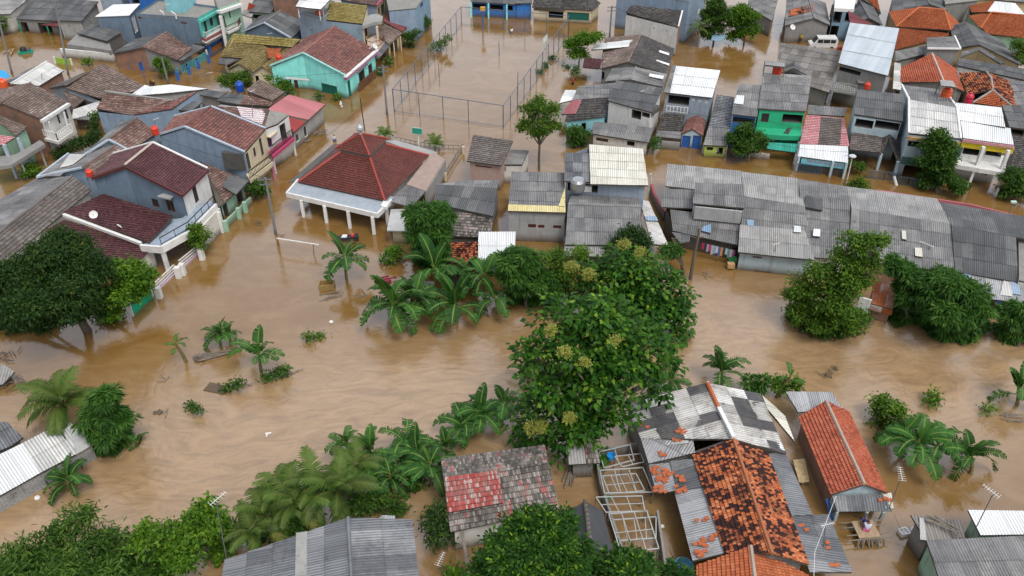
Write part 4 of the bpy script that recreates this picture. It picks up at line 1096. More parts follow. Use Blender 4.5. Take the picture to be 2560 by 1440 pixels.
roofpart(h, 'tarpaulin_patch', [(1754, 577, 2.5), (1776, 583, 2.5), (1778, 560, 2.75), (1757, 567, 2.7)], 'bluesheet', 'blue tarpaulin patch')
roofpart(h, 'awning', [(1679, 580, 2.0), (1726, 588, 2.0), (1724, 604, 1.8), (1700, 608, 1.8)], 'asbdark')
h = house('row_house', 'grey row house with pale lower sheets above a white painted wall',
          [(1845, 629, 2.3), (2036, 649, 2.3), (2012, 515, 4.1), (1861, 491, 4.1), (1994, 447, 3.3), (1852, 430, 3.3)], [('asb', (0, 1, 2, 3)), ('asblight', (3, 2, 4, 5))], (0, 1, 2, 4, 5, 3), 'paleblue', group='houses of the long grey row',
          op=[(0, 'vent', 1882, 640, 1904, 646, P_DARKWOOD), (0, 'door', 1912, 690, 1930, 720, P_STEEL), (0, 'win', 1886, 676, 1922, 690, P_WOOD)])
roofpart(h, 'lower_sheets', [(1845, 631, 2.4), (2037, 651, 2.4), (2012, 576, 3.3), (1850, 562, 3.25)], 'asblight')
roofpart(h, 'roof_light', [(1868, 563, 3.25), (1884, 566, 3.25), (1884, 550, 3.45), (1868, 549, 3.45)], 'bluesheet')
roofpart(h, 'roof_light', [(1984, 581, 3.3), (2002, 582, 3.3), (2002, 566, 3.5), (1985, 564, 3.5)], 'white')
roofpart(h, 'roof_light', [(2032, 590, 3.2), (2050, 592, 3.2), (2051, 573, 3.45), (2034, 572, 3.45)], 'white')
h2 = house('row_house', 'grey row house with dark patch sheets, behind the tall leafy tree', [(2010, 642, 2.4), (2128, 652, 2.4), (2125, 503, 4.1), (2000, 484, 4.1), (2117, 467, 3.3), (1995, 449, 3.3)], [('asb', (0, 1, 2, 3)), ('asb', (3, 2, 4, 5))], (0, 1, 2, 4, 5, 3), 'offwhite', group='houses of the long grey row')
roofpart(h2, 'dark_sheets', [(2012, 518, 4.0), (2056, 526, 3.95), (2056, 497, 4.22), (2014, 488, 4.3)], 'asbdark')
h = house('row_house', 'widest grey row house with broad pale ridge slope and two cream skylights', [(2120, 648, 2.5), (2387, 682, 2.5), (2378, 560, 4.1), (2129, 522, 4.1), (2342, 497, 3.3), (2117, 467, 3.3)], [('asb', (0, 1, 2, 3)), ('asblight', (3, 2, 4, 5))], (0, 1, 2, 4, 5, 3), 'brick', group='houses of the long grey row')
roofpart(h, 'roof_light', [(2255, 598, 3.5), (2266, 600, 3.5), (2265, 577, 3.8), (2254, 576, 3.8)], 'cream')
roofpart(h, 'roof_light', [(2288, 640, 3.0), (2306, 643, 3.0), (2305, 620, 3.3), (2287, 619, 3.3)], 'cream')
h = house('row_house', 'darkest grey row house with patched blue and white sheets below its eave', [(2388, 680, 2.6), (2546, 706, 2.6), (2540, 590, 4.2), (2379, 564, 4.2), (2600, 548, 3.4), (2347, 506, 3.4), (2640, 610, 4.2)], [('asbdark', (0, 1, 2, 3)), ('asbdark', (3, 6, 4, 5))], (0, 1, 2, 6, 4, 5, 3), 'dark', group='houses of the long grey row')
roofpart(h, 'patched_roof', [(2392, 738, 1.7), (2590, 762, 1.7), (2590, 706, 2.5), (2384, 684, 2.5)], 'zinc')
roofpart(h, 'blue_sheet', [(2413, 722, 1.98), (2430, 725, 1.98), (2426, 683, 2.62), (2409, 681, 2.62)], 'bluesheet')
roofpart(h, 'white_sheets', [(2500, 738, 1.92), (2530, 742, 1.92), (2529, 704, 2.5), (2508, 702, 2.5)], 'whiteold')
roofpart(h, 'blue_sheet', [(2530, 735, 2.05), (2552, 738, 2.05), (2546, 706, 2.55), (2527, 704, 2.55)], 'bluesheet')
h = mono('white_gable_wall_house', 'white mildewed house wall cut by the right edge beside the last grey roof', [(2546, 598, 3.6), (2548, 700, 3.0), (2640, 720, 3.2), (2640, 600, 3.8)], 'conc', 'offwhite', ov=.02)
mb = MB()
mb2 = [W(2190, 474, .9), W(2345, 498, .9), W(2420, 509, .9), W(2600, 552, .9)]
for a, b in zip(mb2, mb2[1:]):
    d = (b - a).normalized(); nn = Vector((-d.y, d.x, 0)) * .1
    mb.box((a + b) / 2 - Vector((0, 0, .8)), (b - a) / 2, nn, (0, 0, .8))
tag(emit('garden_wall', mb, pm('pinkwall2', (.42, .13, .15), .8), None, mb2[0]), 'dull pink wall along the street behind the long grey row', 'wall')
# ---------------------------------------------------------------- right-hand street, two-storey fronts
h = house('white_roof_house', 'two-storey house with bright white sheet roof and concrete balcony, above a blue arched gate', [(1659, 231, 5.1), (1780, 245, 5.1), (1801, 176, 6.3), (1682, 164, 6.3)], [('white', (0, 1, 2, 3))], (0, 1, 2, 3), 'bluegrey2', ov=.25,
          op=[(0, 'open', 1672, 237, 1722, 264), (0, 'vent', 1730, 246, 1737, 253, P_WHITE), (0, 'vent', 1747, 249, 1753, 255, P_WHITE), (0, 'vent', 1763, 251, 1770, 258, P_WHITE)])
roofpart(h, 'grey_sheets', [(1659, 232, 5.16), (1674, 233, 5.16), (1690, 164, 6.36), (1682, 163, 6.36)], 'asb')
rail(h, 'balustrade', [(1666, 279, 2.9), (1718, 284, 2.9)], .8, P_WHITE, 'wide', .4)
roofpart(h, 'porch_roof', [(1646, 324, 1.9), (1704, 327, 1.9), (1713, 287, 2.8), (1655, 282, 2.8)], 'dark')
roofpart(h, 'front_awning', [(1641, 342, 1.5), (1702, 348, 1.5), (1705, 330, 1.8), (1648, 324, 1.8)], 'asb')
fascia(h, 'front_wall', (1655, 352, 1.1), (1700, 356, 1.1), 1.9, wm('concrete2'), .1)
h = house('arched_gate', 'blue double gate under a small maroon gable porch', [(1704, 334, 1.9), (1731, 322, 2.7), (1757, 340, 1.9), (1764, 300, 1.9), (1747, 289, 2.7), (1722, 294, 1.9)], [('redbrown', (0, 1, 4, 5)), ('redbrown', (2, 3, 4, 1))], (0, 1, 2, 3, 4, 5), 'paleblue', ov=.08, cat='gate',
          op=[(0, 'roll', 1706, 338, 1729, 375, P_BLUE), (1, 'roll', 1733, 338, 1752, 378, P_BLUE)])
h = house('breeze_block_house', 'narrow grey house with breeze-block lattice roof deck beside the blue arched gate', [(1771, 318, 2.6), (1826, 322, 2.6), (1836, 244, 3.6), (1792, 236, 3.6), (1758, 363, 1.7), (1818, 366, 1.7)], [('asb', (4, 5, 1, 0)), ('blockdeck', (0, 1, 2, 3))], (4, 5, 1, 2, 3, 0), 'lime', ov=.2,
          op=[(0, 'open', 1768, 362, 1782, 376), (0, 'open', 1794, 364, 1806, 386)])
h = mono('bright_blue_house', 'bright blue house under a grey sheet roof with one white sheet', [(1829, 286, 4.6), (1893, 293, 4.6), (1903, 214, 5.8), (1847, 208, 5.8)], 'asb', 'blue', ov=.15, op=[(0, 'open', 1833, 292, 1885, 312)])
roofpart(h, 'white_sheet', [(1835, 259, 5.08), (1858, 262, 5.08), (1861, 239, 5.4), (1841, 238, 5.4)], 'white')
h = house('green_house', 'emerald green two-storey house with grey sheet roof', [(1896, 272, 5.1), (2015, 279, 5.1), (2029, 196, 6.4), (1907, 188, 6.4), (2028, 190, 6.2), (1908, 183, 6.2)], [('asb', (0, 1, 2, 3)), ('asblight', (3, 2, 4, 5))], (0, 1, 2, 4, 5, 3), 'green', ov=.15,
          op=[(0, 'win', 1905, 283, 1920, 306, P_DARKWOOD), (0, 'win', 1924, 285, 1938, 309, P_DARKWOOD), (0, 'open', 1958, 285, 2005, 308)])
slabpart(h, 'balcony', [(1885, 333, 2.6), (1955, 339, 2.6), (2003, 340, 2.6), (2003, 325, 2.6), (1890, 318, 2.6)], .6, wm('green'))
roofpart(h, 'porch_gable', [(1932, 352, 1.9), (1958, 332, 2.7), (1980, 320, 2.8), (1948, 322, 2.0)], 'dark')
roofpart(h, 'porch_gable', [(1958, 332, 2.7), (2000, 352, 1.9), (1996, 326, 2.0), (1980, 320, 2.8)], 'dark')
roofpart(h, 'awning', [(1915, 372, 1.5), (1992, 382, 1.5), (1996, 360, 2.0), (1920, 356, 2.0)], 'greensheet')
fascia(h, 'front_wall', (1878, 378, .8), (1925, 386, .8), 1.7, wm('offwhite'), .1)
h = house('plastic_shop', 'shop with pink and worn tiled roofs above a white awning and blue banner', [(1996, 388, 2.0), (2120, 408, 2.0), (2124, 366, 2.5), (2000, 360, 2.5), (2016, 287, 3.5), (2110, 296, 3.5)], [('pinktile', (3, 2, 5, 4))], (0, 1, 2, 5, 4, 3), 'dark', ov=.25, op=[(0, 'open', 2010, 402, 2050, 414), (0, 'open', 2060, 410, 2110, 420)], cat='shop')
roofpart(h, 'worn_tiles', [(2046, 364, 2.55), (2100, 367, 2.55), (2105, 297, 3.56), (2054, 292, 3.56)], 'greytile', 'worn grey-brown tiles')
roofpart(h, 'awning', [(1995, 391, 2.0), (2120, 408, 2.0), (2120, 366, 2.6), (2000, 361, 2.6)], 'white')
roofpart(h, 'upper_roof', [(2019, 286, 3.6), (2111, 291, 3.6), (2118, 270, 3.9), (2021, 262, 3.9)], 'asb')
a, b = W(2004, 393.5, 1.62), W(2116, 409, 1.62)
d = (b - a).normalized()
nn = Vector((d.y, -d.x, 0))
if nn.y > 0: nn = -nn
mb = MB()
a += nn * .55 - Vector((0, 0, .12)); b += nn * .55 - Vector((0, 0, .12))
mb.box((a + b) / 2, (b - a) / 2, nn * .02, (0, 0, .36))
ban = emit('banner', mb, pm('banner_cyan', (.16, .5, .6), .5), h.root)
def lettering(parent, text, org, d, nn, size, mat, width=None):
    cu = bpy.data.curves.new('lettering', 'FONT')
    cu.body = text
    cu.size = size
    cu.align_x, cu.align_y = 'CENTER', 'CENTER'
    to = bpy.data.objects.new('lettering', cu)
    COL.objects.link(to)
    dg = bpy.context.evaluated_depsgraph_get()
    me = bpy.data.meshes.new_from_object(to.evaluated_get(dg))
    bpy.data.objects.remove(to)
    me.materials.clear()
    me.materials.append(mat)
    o = bpy.data.objects.new('lettering', me)
    COL.objects.link(o)
    up = Vector((0, 0, 1))
    z = d.cross(up)
    M = Matrix((d, up, z)).transposed().to_4x4()
    xs = [v.co.x for v in me.vertices]
    k = (width / (max(xs) - min(xs))) if width else 1
    M = Matrix.Translation(org + nn * .035 - ORG[parent.name]) @ M @ Matrix.Scale(k, 4, (1, 0, 0))
    me.transform(M)
    o.parent = parent
    return o
lettering(ban, 'TOKO PLASTIK SINAR MAJU JAYA', (a + b) / 2 + Vector((0, 0, .06)) + d * .1, d, nn, .5, pm('banner_red', (.45, .02, .12), .5), (b - a).length * .8)
rail(h, 'gate', [(1989, 430, 0), (2052, 437, 0)], 1.1, pm('gatesteel', (.08, .14, .19), .5, .3), 'bars', .16)
columns(h, 'pillar', [(1998, 391), (2083, 403), (2117, 408)], -.5, 2.0, .25, pm('paleblue'))
h = house('dark_roof_house', 'two-storey house with a dark corrugated roof over a shadowed upper veranda', [(2136, 286, 5.3), (2257, 304, 5.3), (2259, 236, 6.3), (2142, 224, 6.3)], [('asbdark', (0, 1, 2, 3))], (0, 1, 2, 3), 'paleblue', ov=.1, op=[(0, 'open', 2141, 296, 2180, 322), (0, 'open', 2190, 300, 2250, 328)])
roofpart(h, 'lower_tiles', [(2124, 374, 2.3), (2203, 382, 2.3), (2207, 326, 3.2), (2130, 317, 3.2)], 'greytile')
roofpart(h, 'porch_roof', [(2200, 388, 2.2), (2222, 340, 3.4), (2226, 326, 3.5), (2203, 330, 2.9)], 'dark')
roofpart(h, 'porch_roof', [(2222, 342, 3.4), (2249, 408, 2.0), (2256, 340, 2.4), (2226, 326, 3.5)], 'dark')
rail(h, 'fence', [(2165, 445, 0), (2208, 449, 0), (2244, 454, 0)], 1.0, pm('gatesteel'), 'bars', .16)
columns(h, 'pillar', [(2203, 385), (2246, 404)], -.5, 2.1, .3, pm('paleblue'))
h = house('grey_white_house', 'tall pale house with grey-white sheet roof, half hidden by the street tree', [(2272, 333, 5.5), (2402, 347, 5.5), (2392, 270, 6.6), (2272, 249, 6.6), (2361, 226, 5.6), (2254, 213, 5.6)], [('whiteold', (0, 1, 2, 3)), ('asb', (3, 2, 4, 5))], (0, 1, 2, 4, 5, 3), 'paleblue', ov=.04, cop=((0, 3), (3, 5), (1, 2), (2, 4)), copmat=P_WHITE,
          op=[(0, 'open', 2272, 352, 2330, 372), (0, 'open', 2262, 412, 2330, 450), (0, 'open', 2345, 360, 2392, 380)])
fascia(h, 'tan_band', (2269, 341, 5.2), (2402, 356, 5.2), .35, pm('tanband', (.55, .32, .14)), .1)
fascia(h, 'green_screen', (2256, 391, 3.1), (2320, 400, 3.1), .9, pm('greenscreen', (.015, .06, .045)), .1)
fascia(h, 'tan_band', (2254, 400, 2.5), (2320, 408, 2.5), .3, pm('tanband'), .12)
rail(h, 'fence', [(2243, 460, 0), (2268, 464, 0), (2305, 470, 0)], 1.0, pm('gatesteel'), 'bars', .16)
h = house('yellow_band_house', 'white two-storey house with plain white roofs and a bright yellow fascia', [(2408, 346, 5.3), (2534, 363, 5.3), (2526, 321, 5.9), (2401, 302, 5.9), (2397, 301, 5.9), (2513, 319, 6.0), (2504, 269, 6.7), (2388, 257, 6.7)], [('white', (0, 1, 2, 3)), ('white', (4, 5, 6, 7))], (0, 1, 5, 6, 7, 4), 'white', ov=.5,
          op=[(0, 'open', 2408, 362, 2450, 390), (0, 'open', 2468, 370, 2520, 395)], zb=-.9)
fascia(h, 'pink_band', (2407, 348, 5.25), (2535, 365, 5.25), .3, pm('dustpink', (.5, .25, .27)), .1)
fascia(h, 'yellow_band', (2406, 352, 4.95), (2536, 369, 4.95), .75, pm('yellow', (.68, .53, .02), .5), .12)
slabpart(h, 'balcony', [(2388, 411, 2.7), (2511, 432, 2.7), (2520, 390, 2.7), (2400, 378, 2.7)], .5, wm('white'))
columns(h, 'pillar', [(2459, 367), (2522, 376)], 2.7, 5, .35, P_WHITE)
columns(h, 'lower_pillar', [(2435, 424), (2508, 440)], -.6, 2.3, .3, P_WHITE)
h = mono('dark_tile_house', 'house with broken dark tiled roof at the right edge, past the yellow fascia', [(2528, 418, 2.2), (2640, 432, 2.2), (2640, 345, 3.4), (2532, 340, 3.4)], 'dark', 'concrete')
# ---------------------------------------------------------------- right of the court, grey jumble
h = house('big_blue_grey_house', 'large windowless blue-grey block house beyond the court', [(1543, -30, 6.5), (1722, 6, 6.5), (1768, -30, 6.5), (1640, -60, 6.5)], [('conc', (0, 1, 2, 3))], (0, 1, 2, 3), 'bluegrey', ov=.02, drop=-.3, op=[(1, 'vent', 1745, 25, 1750, 31, P_WHITE)])
h = house('white_wall_house', 'white-walled house with black tiled roof and a curved brick end wall', [(1565, 34, 4.6), (1696, 67, 4.6), (1706, 28, 5.6), (1578, 10, 5.6)], [('dark', (0, 1, 2, 3))], (0, 1, 2, 3), 'white', ov=.03, wmats={1: 'brick'}, op=[(0, 'vent', 1632, 69, 1636, 73, P_CONC), (0, 'vent', 1665, 75, 1669, 79, P_CONC)], cop=((1, 2),), copmat=P_WHITE)
h = house('black_gable_house', 'dark tiled gable house with scattered white roof sheets, right of the court', [(1475, 127, 2.6), (1500, 172, 2.6), (1570, 155, 4.2), (1667, 185, 2.8), (1686, 122, 2.8), (1602, 86, 4.2), (1512, 94, 2.8)], [('greybrown', (1, 2, 5, 6)), ('dark', (3, 4, 5, 2))], (1, 2, 3, 4, 5, 6), 'concrete', rid=((2, 5),), op=[(0, 'open', 1498, 178, 1510, 200)])
roofpart(h, 'white_sheets', [(1478, 125, 3.0), (1588, 116, 4.05), (1596, 98, 4.1), (1492, 110, 3.1)], 'white')
roofpart(h, 'maroon_tiles', [(1457, 168, 2.3), (1496, 172, 2.4), (1530, 150, 2.9), (1461, 144, 2.6)], 'maroon')
roofpart(h, 'roof_light', [(1647, 130, 3.45), (1672, 139, 3.05), (1673, 134, 3.05), (1649, 125, 3.45)], 'white')
roofpart(h, 'roof_light', [(1640, 152, 3.35), (1672, 165, 2.95), (1674, 160, 2.95), (1642, 149, 3.35)], 'white')
h = gable('grey_gable_house', 'grey sheet gable house with one white roof sheet, behind the white plaster house', (1513, 204), (1577, 199), (1656, 218), (1668, 186), (1590, 168), (1530, 172), 3.2, 4.2, 'asb', 'brickblock', op=[])
roofpart(h, 'white_sheet', [(1622, 191, 3.87), (1657, 199, 3.5), (1660, 190, 3.55), (1624, 184, 3.9)], 'white')
h = house('steep_roof_house', 'white plaster house with a steep dark green-grey roof and dark window openings', [(1519, 251, 4.6), (1629, 281, 4.6), (1657, 220, 5.4), (1541, 201, 5.6)], [('asbdark', (0, 1, 2, 3))], (0, 1, 2, 3), 'white', ov=.15, op=[(0, 'open', 1581, 268, 1602, 300), (0, 'open', 1606, 275, 1626, 296)])
h = house('turquoise_wall_house', 'low house with worn dark tiles, red patch and turquoise side wall', [(1412, 303, 2.6), (1513, 291, 2.8), (1526, 243, 3.6), (1430, 251, 3.4), (1446, 217, 3.9), (1540, 207, 4.0)], [('dark', (0, 1, 2, 3)), ('asb', (3, 2, 5, 4))], (0, 1, 2, 5, 4, 3), 'aqua', ov=.2, op=[(0, 'open', 1454, 308, 1464, 330)])
roofpart(h, 'red_tiles', [(1405, 286, 2.85), (1440, 285, 2.95), (1455, 249, 3.5), (1430, 251, 3.5)], 'redold' if 'redold' in RS else 'red')
roofpart(h, 'white_lean_to', [(1398, 258, 2.4), (1432, 251, 2.5), (1441, 226, 2.6), (1413, 225, 2.6)], 'white')
h = mono('low_grey_house', 'long low house with grey sheet roof and a wooden window, along the narrow street', [(1477, 334, 2.0), (1622, 357, 2.0), (1634, 320, 2.7), (1485, 304, 2.7)], 'asb', 'offwhite', ov=.3, op=[(0, 'win', 1490, 343, 1520, 356, P_WOOD), (0, 'open', 1568, 352, 1586, 366)])
# ---------------------------------------------------------------- top right jumble
h = gable('grey_plaster_house', 'grey plaster gable house with a strip of orange tiles across its sheet roof', (1962, 64), (2035, 45), (2075, 63), (2064, 8), (2020, -10), (1966, 0), 2.9, 4.0, 'asb', 'concrete', 'asb')
roofpart(h, 'orange_tiles', [(1972, 42, 3.15), (2034, 29, 4.02), (2032, 10, 4.02), (1974, 26, 3.15)], 'orangedirty')
mono('grey_roof_house', 'plain grey sheet-roofed house behind the two green trees at the upper edge', [(1868, 16, 2.8), (1930, 52, 2.8), (1950, -20, 4), (1880, -40, 4)], 'asb', 'concrete')
h = mono('tower_house', 'narrow tall pale blue house with dark upper and lower doors', [(2086, 20, 5.2), (2135, 22, 5.2), (2142, -18, 5.2), (2088, -22, 5.2)], 'whiteflat', 'sky', ov=.12, op=[(0, 'open', 2088, 24, 2100, 57), (0, 'open', 2077, 64, 2090, 100), (0, 'open', 2116, 30, 2130, 55)])
fascia(h, 'parapet', (2086, 20, 5.45), (2136, 22, 5.45), .5, P_WHITE, .1)
h = house('pale_metal_house', 'large house with smooth pale blue metal roof and a wine-red side slope', [(2096, 158, 5.6), (2220, 190, 5.6), (2248, 71, 6.9), (2125, 57, 6.9), (2121, 27, 6.9), (2182, 62, 6.3)], [('bluewhite', (0, 1, 2, 3)), ('wine', (3, 5, 4))], (0, 1, 2, 3), 'concrete', ov=.2, op=[(0, 'open', 2099, 166, 2150, 190)], wmats={3: 'brickblock'})
rail(h, 'balustrade', [(2080, 222, 2.9), (2138, 232, 2.9)], 1.0, P_CONC, 'wide', .25)
slabpart(h, 'balcony', [(2080, 224, 2.9), (2138, 234, 2.9), (2150, 205, 2.9), (2094, 198, 2.9)], .3, P_CONC)
roofpart(h, 'porch_roof', [(2145, 208, 3.8), (2200, 214, 3.8), (2205, 198, 4.2), (2138, 190, 4.2)], 'asbwarm')
h = house('sheet_roof_house', 'broad grey sheet roof with a small dormer gable, in front of the parked white van', [(1938, 188, 3.0), (2072, 232, 2.8), (2102, 126, 4.2), (1950, 107, 4.2)], [('asbwarm', (0, 1, 2, 3))], (0, 1, 2, 3), 'concrete', ov=.3)
roofpart(h, 'dormer', [(1948, 184, 3.5), (1983, 170, 4.3), (1988, 152, 4.4), (1962, 164, 3.9)], 'asbdark')
roofpart(h, 'dormer', [(1983, 170, 4.3), (2018, 188, 3.6), (2010, 176, 3.9), (1988, 152, 4.4)], 'asbdark')
h = house('orange_hip_house', 'orange tiled hip-roofed house with a second orange slope below it', [(2240, 67, 3.0), (2376, 76, 3.0), (2398, 58, 3.0), (2361, 25, 4.6), (2297, 19, 4.6), (2222, 30, 3.0), (2238, 124, 2.2), (2322, 106, 2.2), (2372, 92, 2.3), (2372, 79, 2.9), (2245, 71, 2.9)],
          [('orange', (0, 1, 3, 4)), ('orange', (1, 2, 3)), ('orange', (0, 4, 5)), ('orange', (6, 7, 8, 9, 10))], (6, 7, 8, 1, 2, 3, 4, 5, 0), 'tan', rid=((0, 4), (1, 3), (3, 4)))
h = house('orange_hip_house', 'orange tiled hip-roofed house with a white metal upper slope and mint wall', [(2452, 71, 2.8), (2570, 95, 2.8), (2570, 40, 4.4), (2478, 31, 4.4), (2421, 40, 2.9), (2432, 34, 2.9), (2468, 29, 4.5), (2487, 3, 5.4), (2422, 13, 3.2), (2562, 37, 4.4), (2538, 8, 5.4), (2468, 86, 2.4)],
          [('orange', (11, 1, 2, 3, 0)), ('orange', (0, 3, 4)), ('orange', (5, 6, 7, 8)), ('white', (6, 9, 10, 7))], (11, 1, 2, 9, 10, 7, 8, 4, 0), 'mint', rid=((0, 3), (3, 2)))
h = gable('dark_sheet_house', 'dark grey sheet gable roof between the two orange hip roofs', (2390, 121), (2450, 112), (2555, 164), (2500, 100), (2411, 53), (2374, 68), 2.8, 4.0, 'asbdark', 'tan', rid=())
h = mono('tank_room', 'small concrete roof room with grey lid and white gutters, among the orange roofs', [(2318, 122, 4.4), (2401, 123, 4.4), (2386, 91, 4.6), (2316, 95, 4.6)], 'asb', 'concrete', ov=.2, cop=((0, 1), (1, 2)), copmat=P_WHITE, cat='roof room')
h = mono('grey_lean_to', 'grey sheet lean-to roof below the orange slope, beside the pale metal roof', [(2238, 154, 2.6), (2331, 131, 2.6), (2320, 113, 3.0), (2238, 128, 3.0)], 'asb', 'concrete')
h = gable('red_tile_house', 'red-brown tiled gable house with a cream ridge, in the upper right', (2252, 206), (2360, 206), (2410, 229), (2388, 172), (2330, 134), (2250, 170), 2.6, 4.0, 'orangered', 'concrete', rid=((1, 4),), ridmat=pm('ridgecream'))
roofpart(h, 'side_sheets', [(2232, 222, 2.5), (2254, 226, 2.5), (2252, 160, 2.7), (2236, 156, 2.7)], 'whiteold')
h = mono('long_grey_lean_to', 'long narrow grey sheet roof over a lilac wall at the upper right edge', [(2394, 164, 2.8), (2570, 202, 2.8), (2560, 172, 3.2), (2396, 145, 3.2)], 'asbdark', 'white', ov=.1)
roofpart(h, 'dormer', [(2400, 145, 3.2), (2448, 126, 4.0), (2452, 118, 4.1), (2405, 130, 3.5)], 'asb')
roofpart(h, 'dormer', [(2448, 126, 4.0), (2500, 160, 3.2), (2512, 158, 3.2), (2452, 118, 4.1)], 'asbdark')
h = house('sooty_orange_house', 'orange hip-roofed house with blackened tiles behind the white roofs', [(2432, 257, 2.6), (2537, 273, 2.6), (2482, 226, 3.8), (2420, 236, 2.8), (2398, 184, 2.8), (2466, 180, 4.2), (2478, 196, 4.2), (2550, 250, 2.6), (2546, 212, 3.0)],
          [('orange', (0, 1, 2)), ('orangedirty', (3, 2, 6, 5, 4)), ('orangedirty', (1, 7, 6, 2)), ('orangedirty', (7, 8, 5, 6))], (0, 1, 7, 8, 5, 4, 3), 'tan', rid=((0, 2), (2, 1), (2, 6), (6, 5)), ridmat=P_CONC)
mono('weathered_roof_house', 'weathered grey roof at the right edge beside the blackened orange tiles', [(2540, 268, 2.6), (2640, 280, 2.6), (2620, 200, 3.4), (2510, 206, 3.4)], 'asb', 'concrete')
mono('shadow_house', 'dark-fronted house under grey sheets at the right edge, past the white roofs', [(2524, 318, 2.4), (2640, 332, 2.4), (2640, 270, 3.2), (2505, 262, 3.2)], 'asbdark', 'dark', op=[(0, 'open', 2530, 322, 2556, 340)])
gable('grey_gable_house', 'dark grey sheet gable with one pale sheet, behind the wine-red slope', (2128, 62), (2171, 44), (2207, 63), (2184, 18), (2149, 3), (2128, 20), 3.2, 4.4, 'asbdark', 'dark')
gable('slate_roof_house', 'slate grey sheet roofs at the upper edge behind the first orange hip roof', (2230, 30), (2324, 10), (2370, 26), (2350, -20), (2300, -30), (2228, -10), 3.2, 4.4, 'asbdark', 'concrete')
mono('orange_strip_house', 'narrow orange tiled slope at the upper edge, beside the dark grey gable', [(2186, 20, 3), (2203, 34, 2.8), (2192, -8, 4), (2140, -14, 4)], 'orange', 'concrete')
mono('plain_grey_house', 'plain grey wall house at the upper edge between slate and orange roofs', [(2362, 10, 4), (2448, 0, 4), (2460, -40, 4.4), (2370, -40, 4.4)], 'conc', 'concrete')
mono('upper_edge_house', 'long grey roof touching the upper edge above the white metal slope', [(2440, -4, 4), (2640, 12, 4), (2640, -30, 5), (2450, -40, 5)], 'asb', 'tan')
# ---------------------------------------------------------------- houses among the trees and along the bottom
h = mono('orange_shed', 'small orange tiled roof half hidden by banana leaves', [(1116, 692, 1.5), (1194, 692, 1.5), (1196, 604, 2.4), (1118, 609, 2.4)], 'orangedirty', 'dark', ov=.3)
h = mono('white_roof_shed', 'white flat sheet roof behind the banana leaves, next to the orange tiles', [(1192, 650, 1.9), (1286, 652, 1.9), (1289, 579, 2.4), (1197, 580, 2.4)], 'white', 'dark', ov=.3)
h = mono('lichen_shed', 'tiny grey sheet shed under the banana plants left of the orange tiles', [(1020, 742, .9), (1080, 748, .9), (1086, 704, 1.4), (1016, 698, 1.4)], 'asblight', 'dark', ov=.2)
h = house('rusty_hut', 'brick-footed riverside hut clad in rusty corrugated sheets beside the big leafy tree', [(2179, 760, 1.7), (2232, 774, 1.7), (2240, 716, 2.5), (2182, 702, 2.5)], [('rust', (0, 1, 2, 3))], (0, 1, 2, 3), 'brick', ov=.15)
fascia(h, 'rusty_apron', (2177, 762, 1.7), (2232, 776, 1.7), .55, RS['rust'][4], .05)
fascia(h, 'white_wall', (2150, 742, 2.6), (2180, 750, 2.6), 2.4, wm('white'), .08)
# white sheet house lower left
h = house('block_wall_house', 'long white-roofed house of grey blocks in the lower left corner', [(-40, 1262, 1.5), (101, 1183, 1.5), (56, 1108, 2.3), (-90, 1180, 2.3), (190, 1136, 1.5), (168, 1050, 2.3), (233, 1111, 1.5), (208, 1082, 1.9)],
          [('white', (0, 1, 2, 3)), ('whiteold', (1, 4, 5, 2)), ('concpale', (4, 6, 7, 5))], (0, 1, 4, 6, 7, 5, 2, 3), 'brickblock', ov=.1, op=[(0, 'vent', 52, 1218, 66, 1228, P_CONC)])
h = mono('old_sheet_house', 'weathered patched sheet roof at the left edge above the white-roofed block house', [(-60, 1150, 1.9), (28, 1117, 1.7), (59, 1096, 1.7), (16, 1052, 2.3), (-60, 1060, 2.3)], 'steel', 'concrete')
h = mono('leaning_shed', 'collapsed pale sheet roof at the left edge of the brown eddy', [(-30, 968, .5), (8, 962, .5), (38, 930, .9), (10, 912, 1.3), (-30, 905, 1.3)], 'asblight', 'dark', ov=.3, zb=-.5)
# dark steel roof bottom centre
h = gable('steel_roof_house', 'weathered steel-grey corrugated gable roof at the bottom edge', (540, 1530), (884, 1530), (1058, 1530), (1030, 1299), (870, 1295), (562, 1400), 2.9, 3.9, 'steel', 'dark', zf=3.2)
roofpart(h, 'pale_sheet', [(935, 1310, 3.05), (988, 1305, 3.0), (988, 1290, 3.05), (955, 1288, 3.1)], 'zinc')
fascia(h, 'patched_strip', (752, 1440, 3.62), (754, 1330, 3.62), .06, P_CONC, .35)
# red and lichen tiles
h = house('red_patch_house', 'tiled house whose mossy grey roof has a large faded red painted square', [(1126, 1331, 2.4), (1398, 1272, 2.4), (1372, 1156, 3.6), (1108, 1191, 3.6), (1362, 1113, 3.0), (1102, 1148, 3.0)], [('lichen', (0, 1, 2, 3)), ('lichen', (3, 2, 4, 5))], (0, 1, 2, 4, 5, 3), 'offwhite', ov=.3)
roofpart(h, 'red_tiles', [(1119, 1282, 2.97), (1258, 1257, 2.97), (1247, 1176, 3.67), (1112, 1193, 3.67)], 'redpatch', 'faded red painted tiles')
polebars(h, 'prop_pole', [((1156, 1328, 2.2), (1180, 1500, -.6))], .2, P_GREYW)
h = house('tarpaulin_shed', 'black tarpaulin roof weighted with a row of grey ridge tiles', [(1415, 1282, 1.5), (1462, 1253, 2.5), (1507, 1278, 1.7), (1533, 1377, 1.7), (1477, 1372, 2.5), (1440, 1384, 1.5)], [('blacktarp', (0, 1, 4, 5)), ('blacktarp', (2, 3, 4, 1))], (0, 1, 2, 3, 4, 5), 'dark', ov=.4)
mb = MB()
for i in range(9):
    p = W(1463, 1255, 2.6).lerp(W(1474, 1345, 2.6), i / 8)
    mb.box(p, (.14, 0, 0), (0, .17, .02), (0, 0, .05))
